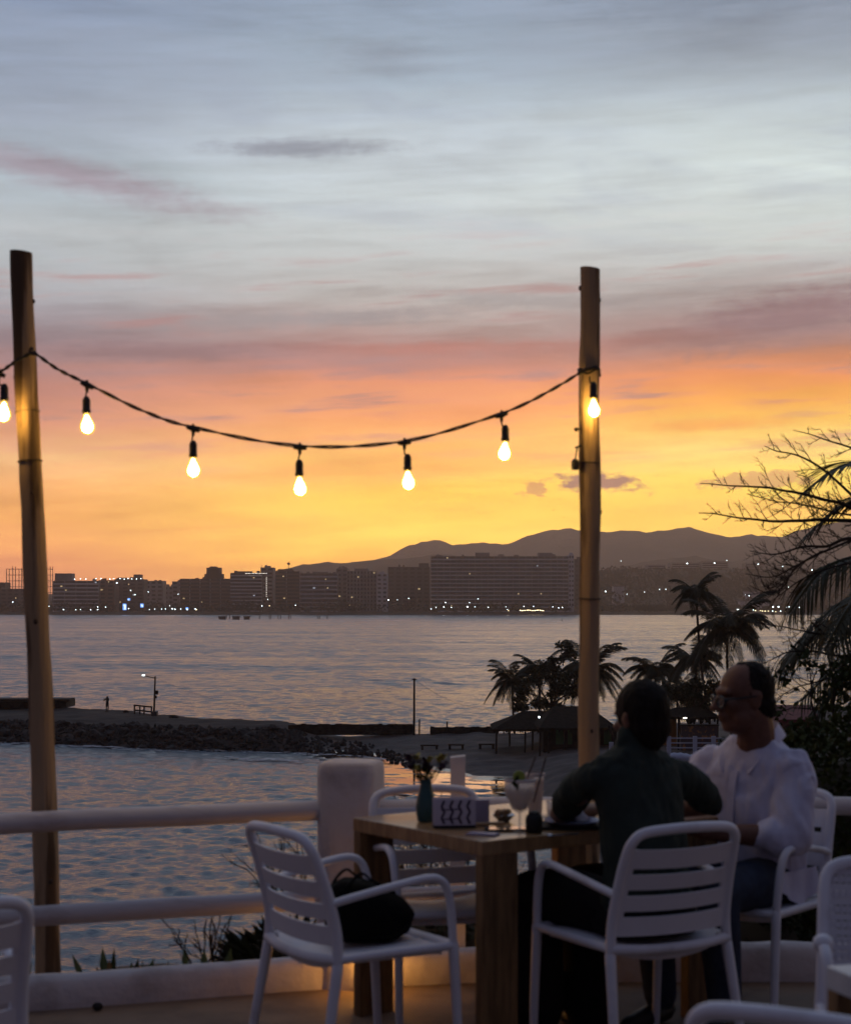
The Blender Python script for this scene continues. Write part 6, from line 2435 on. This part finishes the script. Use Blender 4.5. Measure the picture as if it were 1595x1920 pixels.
def broad_tree(clumps, y, basepx, label, seed, size=0.30, per=520):
    r_ = random.Random(seed)
    g0 = ground_at(basepx, y)
    e_ = empty('leafy_tree', g0, label, 'tree')
    mb, mt = MB(), MB()
    fork = g0.lerp(P(clumps[0][0], clumps[0][1], y), 0.45)
    mt.tube(catmull([g0 - V((0, 0, 0.3)), g0.lerp(fork, 0.5) + V((0.1, 0, 0)), fork], 5), [0.22, 0.15], 8)
    for px, py, rx in clumps:
        c_ = P(px, py, y) + V((0, r_.uniform(-1.2, 1.2), 0))
        k_ = rx / F * y
        mt.tube(catmull([fork - V((0, 0, 0.1)), fork.lerp(c_, 0.5) + V((r_.uniform(-.3, .3), 0, 0.2)), c_], 5), [0.10, 0.03], 6)
        for j in range(7):
            q_ = c_ + V((r_.uniform(-1, 1) * k_ * 0.8, r_.uniform(-1, 1) * k_ * 0.8, r_.uniform(-0.7, 0.7) * k_))
            mt.tube([c_, q_], [0.03, 0.012], 4)
            leaf_cloud(mb, q_, k_ * 0.5, k_ * 0.5, k_ * 0.38, per // 7, size, r_, 0.2)
    mt.build('trunk', 'bark', e_)
    mb.build('crown', 'leaf_dark', e_, False)


broad_tree([(1030, 1250, 22), (1060, 1225, 22), (1000, 1275, 20), (1045, 1285, 26), (1070, 1270, 22), (985, 1300, 20), (1020, 1310, 24), (1062, 1312, 24), (975, 1322, 12), (1080, 1295, 18)], 152, 1035,
           'leafy dark tree over the thatched shelter beside the upright pole', 61)
broad_tree([(1268, 1305, 20), (1300, 1290, 20), (1325, 1310, 22), (1288, 1322, 22), (1340, 1290, 16), (1352, 1315, 20), (1322, 1335, 18)], 139, 1310, 'leafy dark tree between the kiosk and the balding man', 62)

# hedge on the near slope
rr = random.Random(88)


def ground_bank(x, y):
    """height of the bank beyond the curb"""
    f_ = (y - curb_xy(x) - 0.10) / (1 + 0.25 * max(0.0, x / 4))
    return interp(list(zip(fr.tolist(), zf.tolist())), f_)


hd = empty('hedge', (3.0, 9.0, -0.8), 'tall dark clipped hedge of small leaves behind the right rail'.replace('right rail', 'rail beside the man'), 'hedge')
mb, mc, ms = MB(), MB(), MB()


def hedge_top(x):
    return interp([(1.45, 0.52), (1.62, 0.72), (1.9, 0.80), (2.2, 0.86), (2.6, 0.98), (3.2, 1.02), (5.5, 1.05)], x)


rs = []
for i in range(40):
    x = 1.55 + 4.3 * i / 39
    zt = hedge_top(x) - 0.10
    c_ = V((x, 8.95, (zt - 1.4) / 2))
    rs.append([V((x, 8.95 + math.cos(t_) * 0.53, (zt - 1.5) / 2 + math.sin(t_) * (zt + 1.5) / 2 * (1 + 0.05 * nz(x * 3, t_)))) for t_ in np.linspace(0, 2 * math.pi, 14, endpoint=False)])
mc.rings(rs)
mc.build('inner_core', 'stem', hd)  # solid dark lump added inside the leaves to block light through the hedge
N = 0
while N < 42000:
    x = 1.35 + (rr.random() ** 1.35) * 4.3
    zt = hedge_top(x)
    z_ = -1.35 + (zt + 1.35) * rr.random() ** 0.8
    face = rr.random()
    depth = 0.62 + 0.10 * nz(x * 2.2, z_ * 2.2, 4.0)
    if face < 0.62:
        y = 8.95 - depth * (0.72 + 0.30 * rr.random())
    elif face < 0.82:
        y = 8.95 + rr.uniform(-1, 1) * depth
        z_ = zt + 0.10 * nz(x * 4, y * 4) - abs(rr.gauss(0, 0.05)) + 0.05
    else:
        y = 8.95 + depth * (0.7 + 0.3 * rr.random())
    a = V((rr.uniform(-1, 1), rr.uniform(-1.2, 0.4), rr.uniform(-0.6, 0.9))).normalized()
    b_ = a.cross(V((rr.uniform(-1, 1), rr.uniform(-1, 1), rr.uniform(-1, 1)))).normalized()
    s = rr.uniform(0.028, 0.054)
    p_ = V((x, y, z_))
    mb.quad(p_, p_ + a * s * 0.5 + b_ * s * 0.3, p_ + a * s, p_ + a * s * 0.5 - b_ * s * 0.3)
    N += 1
mb.build('foliage', 'leaf', hd, False)

# loose leafy shrub above the hedge where water glints through
sh_e = empty('loose_shrub', (3.4, 12.0, -1.2), 'open leafy shrub with the bay glinting through, above the hedge', 'shrub')
mb, mt = MB(), MB()
for k in range(5):
    tip = P(rr.uniform(1520, 1650), rr.uniform(1200, 1300), rr.uniform(11.5, 12.8))
    root_ = P(rr.uniform(1560, 1660), 1420, 12.2)
    pth = catmull([root_, root_.lerp(tip, 0.5) + V((rr.uniform(-.15, .15), 0, rr.uniform(0, .2))), tip], 6)
    mt.tube(pth, [0.012, 0.003], 5)
    for j in range(5):
        q_ = pth[rr.randrange(5, len(pth))]
        t2 = q_ + V((rr.uniform(-0.3, 0.25), rr.uniform(-.2, .2), rr.uniform(-0.2, 0.2)))
        mt.tube([q_, q_.lerp(t2, .5) + V((0, 0, .03)), t2], [0.005, 0.002], 4)
        leaf_cloud(mb, q_.lerp(t2, 0.7), 0.14, 0.14, 0.10, 26, 0.055, rr, 0.2)
mt.build('branches', 'twig', sh_e)
mb.build('foliage', 'leaf', sh_e, False)


# the big palm leaning in from the side
def near_frond(pts, y, leaf, n, parent, seed, hang, w=0.026):
    r_ = random.Random(seed)
    pth = catmull([P(a, b_, y + dyy) for a, b_, dyy in pts], 10)
    mb = MB()
    mb.tube(pth, [0.030, 0.008], 7)
    m_ = len(pth) - 1
    for k in range(n):
        t_ = 0.06 + 0.94 * k / n
        i = min(m_ - 1, int(t_ * m_)); s = t_ * m_ - i
        p_ = pth[i].lerp(pth[i + 1], s)
        tan = (pth[i + 1] - pth[i]).normalized()
        sidev = tan.cross(V((0, 0, 1)))
        sidev = sidev.normalized() if sidev.length > 0.05 else V((0, 1, 0))
        ll = leaf * (0.55 + 0.45 * math.sin(math.pi * min(1, t_ + 0.05))) * (1.0 if t_ < 0.9 else 0.75) * r_.uniform(0.85, 1.12)
        for sd in (-1, 1):
            d_ = (tan * 0.62 + sidev * sd * 0.55 + V((r_.uniform(-.06, .06), 0, 0.10 - hang * 0.4 * r_.uniform(0.6, 1.3)))).normalized()
            q_ = [p_]
            for stp in range(4):
                q_.append(q_[-1] + d_ * ll / 4)
                d_ = (d_ + V((0, 0, -hang * r_.uniform(0.7, 1.2)))).normalized()
            wv_ = tan * w * 0.5
            for j in range(3):
                k0, k1 = (0.5, 1.0, 0.9, 0.55)[j], (0.5, 1.0, 0.9, 0.55)[j + 1]
                mb.quad(q_[j] - wv_ * k0, q_[j] + wv_ * k0, q_[j + 1] + wv_ * k1, q_[j + 1] - wv_ * k1)
            mb.tri(q_[3] - wv_ * 0.55, q_[3] + wv_ * 0.55, q_[4])
    mb.build('frond', 'palm_leaf', parent, False)


YP = 15.0
crown = (1790, 1000)
gp = P(1800, 0, YP)
bp = empty('palm_tree', (gp.x, YP, -3.0), 'big near palm whose long fronds hang in from the picture edge', 'palm tree')
mb = MB()
mb.tube(catmull([V((gp.x + 0.2, YP, -3.3)), V((gp.x + 0.1, YP, -0.5)), P(1792, 1010, YP)], 8), [0.17, 0.12], 12)
mb.build('trunk', 'bark', bp)
near_frond([(1790, 1000, 0), (1715, 905, -.3), (1640, 868, -.5), (1570, 878, -.6), (1505, 925, -.6)], YP, 0.50, 60, bp, 1, 0.16)
near_frond([(1790, 1002, 0), (1700, 935, .3), (1630, 930, .5), (1570, 955, .6), (1505, 1010, .7)], YP, 0.50, 58, bp, 2, 0.22)
near_frond([(1790, 1006, 0), (1690, 1020, -.4), (1610, 1042, -.8), (1540, 1070, -1.0), (1478, 1150, -1.1)], YP, 0.62, 70, bp, 3, 0.50)
near_frond([(1790, 1010, 0), (1690, 1085, .3), (1600, 1150, .4), (1520, 1190, .5), (1432, 1290, .6)], YP, 0.60, 72, bp, 4, 0.46)
near_frond([(1790, 1010, 0), (1720, 1110, -.6), (1650, 1190, -1), (1585, 1235, -1.2), (1500, 1315, -1.4)], YP, 0.55, 60, bp, 5, 0.5)
near_frond([(1790, 1008, 0), (1700, 1060, .9), (1620, 1105, 1.2), (1550, 1150, 1.5), (1462, 1240, 1.8)], YP, 0.72, 74, bp, 9, 0.55)
near_frond([(1790, 1010, 0), (1720, 1130, .5), (1650, 1200, .8), (1580, 1262, 1.0), (1515, 1345, 1.0)], YP, 0.66, 70, bp, 10, 0.5)
near_frond([(1790, 1008, 0), (1700, 1040, -1.4), (1640, 1085, -1.9), (1590, 1140, -2.3), (1545, 1220, -2.5)], YP, 0.70, 66, bp, 11, 0.6)
near_frond([(1790, 1000, 0), (1850, 880, 0), (1950, 840, 0), (2060, 900, .2)], YP, 0.55, 50, bp, 6, 0.3)
near_frond([(1790, 1000, 0), (1800, 850, .8), (1760, 760, 1.5), (1690, 745, 2.2)], YP + 0.2, 0.5, 50, bp, 7, 0.25)
near_frond([(1790, 1005, 0), (1900, 1000, .6), (2020, 1080, 1.2)], YP, 0.55, 50, bp, 8, 0.4)


# bare branching tree
YT = 12.5
gt = P(1740, 0, YT)
bt = empty('bare_tree', (gt.x, YT, -1.8), 'leafless tree with spiky dark twigs reaching over the bay', 'tree')
mb = MB()
mb.tube(catmull([V((gt.x + 0.3, YT, -2.4)), V((gt.x + 0.15, YT, -0.6)), P(1745, 1120, YT), P(1722, 1000, YT), P(1760, 850, YT)], 8), [0.16, 0.07], 10)
mb.build('trunk', 'bark', bt)


def twig(mb, p_, d_, ln, r_, rad, depth):
    q_ = [p_]
    d_ = V(d_)
    n = 5
    for i in range(n):
        d_ = (d_ + V((r_.uniform(-.22, .22), r_.uniform(-.2, .2), r_.uniform(-.12, .26)))).normalized()
        q_.append(q_[-1] + d_ * ln / n)
    mb.tube(q_, [rad, rad * 0.45], 4)
    if depth > 0:
        for i in range(1, n + 1):
            if r_.random() < 0.75:
                sd = r_.choice((-1, 1))
                dd = (d_ + V((r_.uniform(-.5, .2), r_.uniform(-.5, .5), sd * r_.uniform(0.3, 0.9)))).normalized()
                twig(mb, q_[i], dd, ln * r_.uniform(0.25, 0.55), r_, rad * 0.65, depth - 1)


def limb(pts, r0, r1_, seed, ntw=16, lmax=0.24):
    r_ = random.Random(seed)
    pth = catmull([P(a, b_, YT + 0.25 * math.sin(a * 0.02 + seed)) for a, b_ in pts], 8)
    pth = [p_ + V((0, 0, 0.012 * nz(p_.x * 6, seed))) for p_ in pth]
    mb = MB()
    mb.tube(pth, [r0 * 0.72, r1_ * 0.8], 6)
    m_ = len(pth) - 1
    ntw = int(ntw * 0.85)
    for k in range(ntw):
        t_ = 0.22 + 0.76 * k / ntw
        i = min(m_ - 1, int(t_ * m_))
        p_ = pth[i]
        tan = (pth[i + 1] - pth[i]).normalized()
        sd = 1 if (k % 3) else -1
        d_ = (tan * 0.75 + V((0, r_.uniform(-.5, .5), sd * r_.uniform(0.35, 0.8)))).normalized()
        twig(mb, p_, d_, lmax * (1.1 - 0.75 * t_) * r_.uniform(0.5, 1.2), r_, 0.0044 * (1.2 - 0.6 * t_), 2)
    mb.build('branch', 'twig', bt)


limb([(1722, 1005), (1650, 978), (1590, 950), (1520, 930), (1450, 916), (1380, 911), (1312, 907)], 0.030, 0.004, 1, 26)
limb([(1722, 1010), (1610, 978), (1520, 976), (1440, 977), (1380, 969), (1310, 962)], 0.026, 0.004, 2, 26)
limb([(1660, 985), (1598, 930), (1545, 882), (1500, 856), (1455, 845), (1433, 836)], 0.018, 0.0035, 3, 12)
limb([(1750, 930), (1650, 870), (1598, 842), (1545, 822), (1487, 806)], 0.020, 0.0035, 4, 10)
limb([(1722, 1050), (1600, 1012), (1545, 1024), (1500, 1027), (1450, 1040), (1405, 1032)], 0.022, 0.0035, 5, 24)
limb([(1600, 1012), (1530, 1040), (1490, 1062), (1450, 1082), (1398, 1076)], 0.015, 0.0035, 6, 22)
limb([(1540, 1035), (1490, 1066), (1468, 1098), (1440, 1112), (1404, 1098)], 0.012, 0.003, 7, 18)
limb([(1735, 1130), (1620, 1180), (1540, 1188), (1480, 1178), (1415, 1168)], 0.018, 0.0035, 8, 24)
limb([(1735, 1150), (1600, 1225), (1520, 1222), (1470, 1225), (1418, 1252)], 0.018, 0.0035, 9, 24)
limb([(1640, 975), (1560, 960), (1500, 945), (1455, 940), (1400, 925)], 0.012, 0.003, 10, 22)
limb([(1740, 1080), (1650, 1060), (1570, 1060), (1500, 1090), (1440, 1130)], 0.016, 0.003, 11, 20)
limb([(1735, 1140), (1640, 1240), (1560, 1270), (1490, 1290), (1440, 1320)], 0.014, 0.003, 12, 22)

# spiky plants along the outer side of the curb
def blade(mb, base, tip, w, bend=0.0):
    base, tip = V(base), V(tip)
    ax = (tip - base)
    sdv = ax.cross(V((0, 1, 0.15))).normalized()
    mid_ = base.lerp(tip, 0.55) + sdv * bend
    fw = V((0, -0.18, 0)) * w
    n = len(mb.v)
    mb.v += [base - sdv * w * 0.35, base + fw, base + sdv * w * 0.35, mid_ - sdv * w * 0.5, mid_ + fw, mid_ + sdv * w * 0.5, tip]
    mb.face((n, n + 1, n + 4, n + 3)); mb.face((n + 1, n + 2, n + 5, n + 4)); mb.face((n + 3, n + 4, n + 6)); mb.face((n + 4, n + 5, n + 6))


def leafy(name, label, cat, group, leaves, y, base_py=1846):
    c_ = P(sum(l[0] for l in leaves) / len(leaves), base_py, y)
    e_ = empty(name, c_, label, cat, group)
    for bx, tx, ty, w, m_ in leaves:
        mb = MB()
        blade(mb, P(bx, base_py - 2, y), P(tx, ty, y), w * y / F, 0.0)
        mb.build('leaf', m_, e_)
    return e_


SG = 'spiky plants along the low wall'
leafy('spiky_plant', 'single green leaf leaning beside the base of the leaning pole', 'plant', SG, [(46, 60, 1805, 9, 'succulent'), (60, 66, 1826, 11, 'leaf')], 6.84, 1852)
leafy('spiky_plant', 'lone curved green leaf just past the leaning pole', 'plant', SG, [(158, 135, 1789, 12, 'succulent'), (130, 127, 1823, 9, 'dry_leaf')], 6.80)
leafy('spiky_plant', 'tallest green spiky plant with a dry orange leaf at its foot', 'plant', SG, [(197, 192, 1776, 16, 'succulent'), (211, 214, 1777, 10, 'leaf'), (205, 205, 1800, 18, 'dry_leaf'), (188, 181, 1812, 9, 'dry_leaf'), (218, 224, 1818, 4, 'leaf')], 6.84)
leafy('spiky_plant', 'low plant with several short thin green leaves', 'plant', SG, [(245, 247, 1803, 8, 'succulent'), (252, 260, 1796, 8, 'leaf'), (267, 267, 1799, 4, 'leaf'), (275, 289, 1797, 10, 'succulent'), (287, 289, 1806, 4, 'leaf'), (240, 236, 1822, 4, 'leaf')], 6.86, 1834)
leafy('spiky_plant', 'three broad upright green leaves near the empty chair', 'plant', SG, [(350, 344, 1781, 13, 'succulent'), (382, 383, 1781, 14, 'succulent'), (424, 433, 1777, 14, 'succulent'), (310, 316, 1802, 4, 'leaf'), (328, 332, 1804, 4, 'leaf')], 6.9, 1826)


def twiggy(label, pts, spread, y, seed, n, ln, name='twiggy_bush'):
    r_ = random.Random(seed)
    c_ = P(pts[0], pts[1], y)
    e_ = empty(name, c_, label, 'bush')
    mb = MB()
    for k in range(n):
        a = r_.uniform(-1, 1)
        p0 = c_ + V((a * spread, r_.uniform(-.1, .1), 0))
        d_ = V((r_.uniform(-.7, .7), r_.uniform(-.3, .3), r_.uniform(0.3, 1.0))).normalized()
        twig(mb, p0, d_, ln * r_.uniform(0.7, 1.2), r_, 0.0042, 2)
    mb.build('branches', 'twig', e_)
    return e_, c_


twiggy('bare wiry twigs poking up beside the low wall', (395, 1812), 0.10, 7.15, 5, 9, 0.17)
e_, c_ = twiggy('tangle of bare wiry twigs behind the far chair', (815, 1730), 0.24, 7.9, 6, 34, 0.42)
rr = random.Random(66)
mb = MB()
for k in range(14):
    q_ = c_ + V((rr.uniform(-0.25, 0.25), rr.uniform(-.1, .1), rr.uniform(-0.05, 0.22)))
    leaf_cloud(mb, q_, 0.09, 0.07, 0.06, 40, 0.035, rr, 0.2)
mb.build('foliage', 'leaf_dark', e_, False)
twiggy('few bare wiry twigs above the dark bush behind the empty chair', (560, 1700), 0.12, 7.75, 8, 14, 0.26)
# dark clump of pointed leaves behind the empty chair
cb_ = P(545, 1815, 7.55)
e_ = empty('pointed_bush', cb_, 'dark bush of pointed leaves behind the empty chair', 'bush')
mb = MB()
rr = random.Random(19)
for k in range(520):
    a = rr.uniform(-1, 1)
    b0 = cb_ + V((a * 0.24 + rr.uniform(-.05, .05), rr.uniform(-0.15, 0.15), rr.uniform(-0.05, 0.15 - abs(a) * 0.08)))
    d_ = V((a * 0.7 - 0.25 + rr.uniform(-.4, .4), rr.uniform(-.5, .2), rr.uniform(0.25, 1.0))).normalized()
    blade(mb, b0, b0 + d_ * rr.uniform(0.07, 0.145), rr.uniform(0.012, 0.022))
mb.build('foliage', 'leaf_dark', e_, False)
mb = MB()
mb.ball(cb_ + V((0.02, 0, 0.02)), V((0.27, 0.14, 0.13)), 14, 10)
mb.build('inner_core', 'stem', e_)  # solid lump filling the bush behind its leaves
# dark bush under the table line and the next one beside it
for px, y, wx, hz, lab, sd_s in ((800, 7.75, 0.42, 0.17, 'dark leafy bush below the tangle of twigs behind the table', 23), (1040, 7.9, 0.36, 0.22, 'dark leafy bush behind the table legs and the green top', 24),
                                 (1330, 8.0, 0.42, 0.25, 'dark leafy bush between the two chairs behind the couple', 25)):
    c_ = P(px, 1800, y)
    e_ = empty('leafy_bush', c_, lab, 'bush')
    r_ = random.Random(sd_s)
    mb = MB()
    for k in range(16):
        q_ = c_ + V((r_.uniform(-1, 1) * wx, r_.uniform(-.12, .15), r_.uniform(-0.1, 1) * hz))
        leaf_cloud(mb, q_, 0.11, 0.10, 0.08, 120, 0.035, r_, 0.3)
    mb.build('foliage', 'leaf_dark', e_, False)
    mb = MB()
    mb.ball(c_ + V((0, 0, hz * 0.3)), V((wx, 0.12, hz * 0.75)), 14, 10)
    mb.build('inner_core', 'stem', e_)  # solid lump filling the inside of this bush

# ================================================================== BIRDS
def bird(px, py, span_px, y, roll, yaw, label):
    c_ = P(px, py, y)
    s = span_px / F * y * 0.5
    mb = MB()
    M_ = Matrix.Rotation(yaw, 4, 'Z') @ Matrix.Rotation(roll, 4, 'Y')
    def T(a, b_, d_): return c_ + M_ @ V((a * s, b_ * s, d_ * s))
    prof = [(-0.42, 0.02), (-0.25, 0.07), (0.0, 0.10), (0.2, 0.085), (0.33, 0.06), (0.42, 0.02)]
    rs = [[T(math.cos(t_) * r_, b_, math.sin(t_) * r_) for t_ in np.linspace(0, 2 * math.pi, 8, endpoint=False)] for b_, r_ in prof]
    mb.rings(rs)
    for sd in (-1, 1):
        top = [T(sd * 0.06, 0.14, 0.04), T(sd * 0.06, -0.12, 0.04), T(sd * 0.5, -0.06, 0.26), T(sd * 0.5, 0.14, 0.26)]
        low = [p_ + V((0, 0, -0.04 * s)) for p_ in top]
        mb.hexa(low, top)
        tip = [T(sd * 0.5, -0.06, 0.26), T(sd * 0.5, 0.14, 0.26), T(sd * 1.0, -0.14, 0.18)]
        mb.hexa([p_ + V((0, 0, -0.03 * s)) for p_ in tip], tip)
    solo(mb, 'bird', 'bird_dark', label, 'bird', 'birds over the bay', smooth=False, base=c_)


bird(116, 462, 8, 220, 0.4, 0.3, 'tiny bird in the grey sky beside the top of the leaning pole')
bird(85, 787, 8, 220, -0.6, 0.5, 'tiny bird just beside the leaning pole at bulb height')
bird(349, 1043, 8, 240, 1.2, 0.2, 'tiny bird low over the town roofs')
bird(608, 921, 6, 260, 0.5, 0.1, 'tiny bird beside the lowest bulb')
bird(534, 973, 5, 260, 0.3, 0.2, 'tiny bird below the lowest bulb')
bird(886, 953, 6, 260, 0.2, 0.4, 'tiny bird under the bulb nearest the upright pole')
bird(937, 902, 6, 260, 0.1, 0.4, 'tiny bird straight below the clear bulb')
bird(1037, 957, 7, 240, -0.5, 0.3, 'tiny bird by the upright pole above the mountains, upper of two')
bird(1056, 970, 7, 240, -0.3, 0.3, 'tiny bird by the upright pole above the mountains, lower of two')
bird(1084, 936, 6, 240, -0.4, 0.3, 'tiny bird touching the edge of the upright pole')
bird(1075, 694, 5, 240, 0.2, 0.3, 'tiny bird above the end of the cable at the upright pole')
bird(982, 1032, 5, 300, 0.2, 0.3, 'tiny bird in front of the dark mountain side')
bird(1053, 1163, 9, 320, 1.2, 0.6, 'upper bird flying low over the bay beside the upright pole')
bird(1061, 1179, 7, 300, 0.6, 0.6, 'lower bird flying low over the bay beside the upright pole')

# ================================================================== HAZE
hz_m = bpy.data.materials.new('haze')
hz_m.use_nodes = True
t = hz_m.node_tree
t.nodes.clear()
pv = t.nodes.new('ShaderNodeVolumePrincipled')
pv.inputs['Color'].default_value = (1.0, 0.79, 0.70, 1)
pv.inputs['Density'].default_value = 0.00017
pv.inputs['Anisotropy'].default_value = 0.72
o = t.nodes.new('ShaderNodeOutputMaterial')
t.links.new(pv.outputs[0], o.inputs['Volume'])
MATS['haze'] = hz_m
mb = MB()
mb.box((-9500, -60, SEA - 5), (9500, 6800, 268))
hz = mb.build('haze', 'haze', None, False)
hz['kind'] = 'stuff'
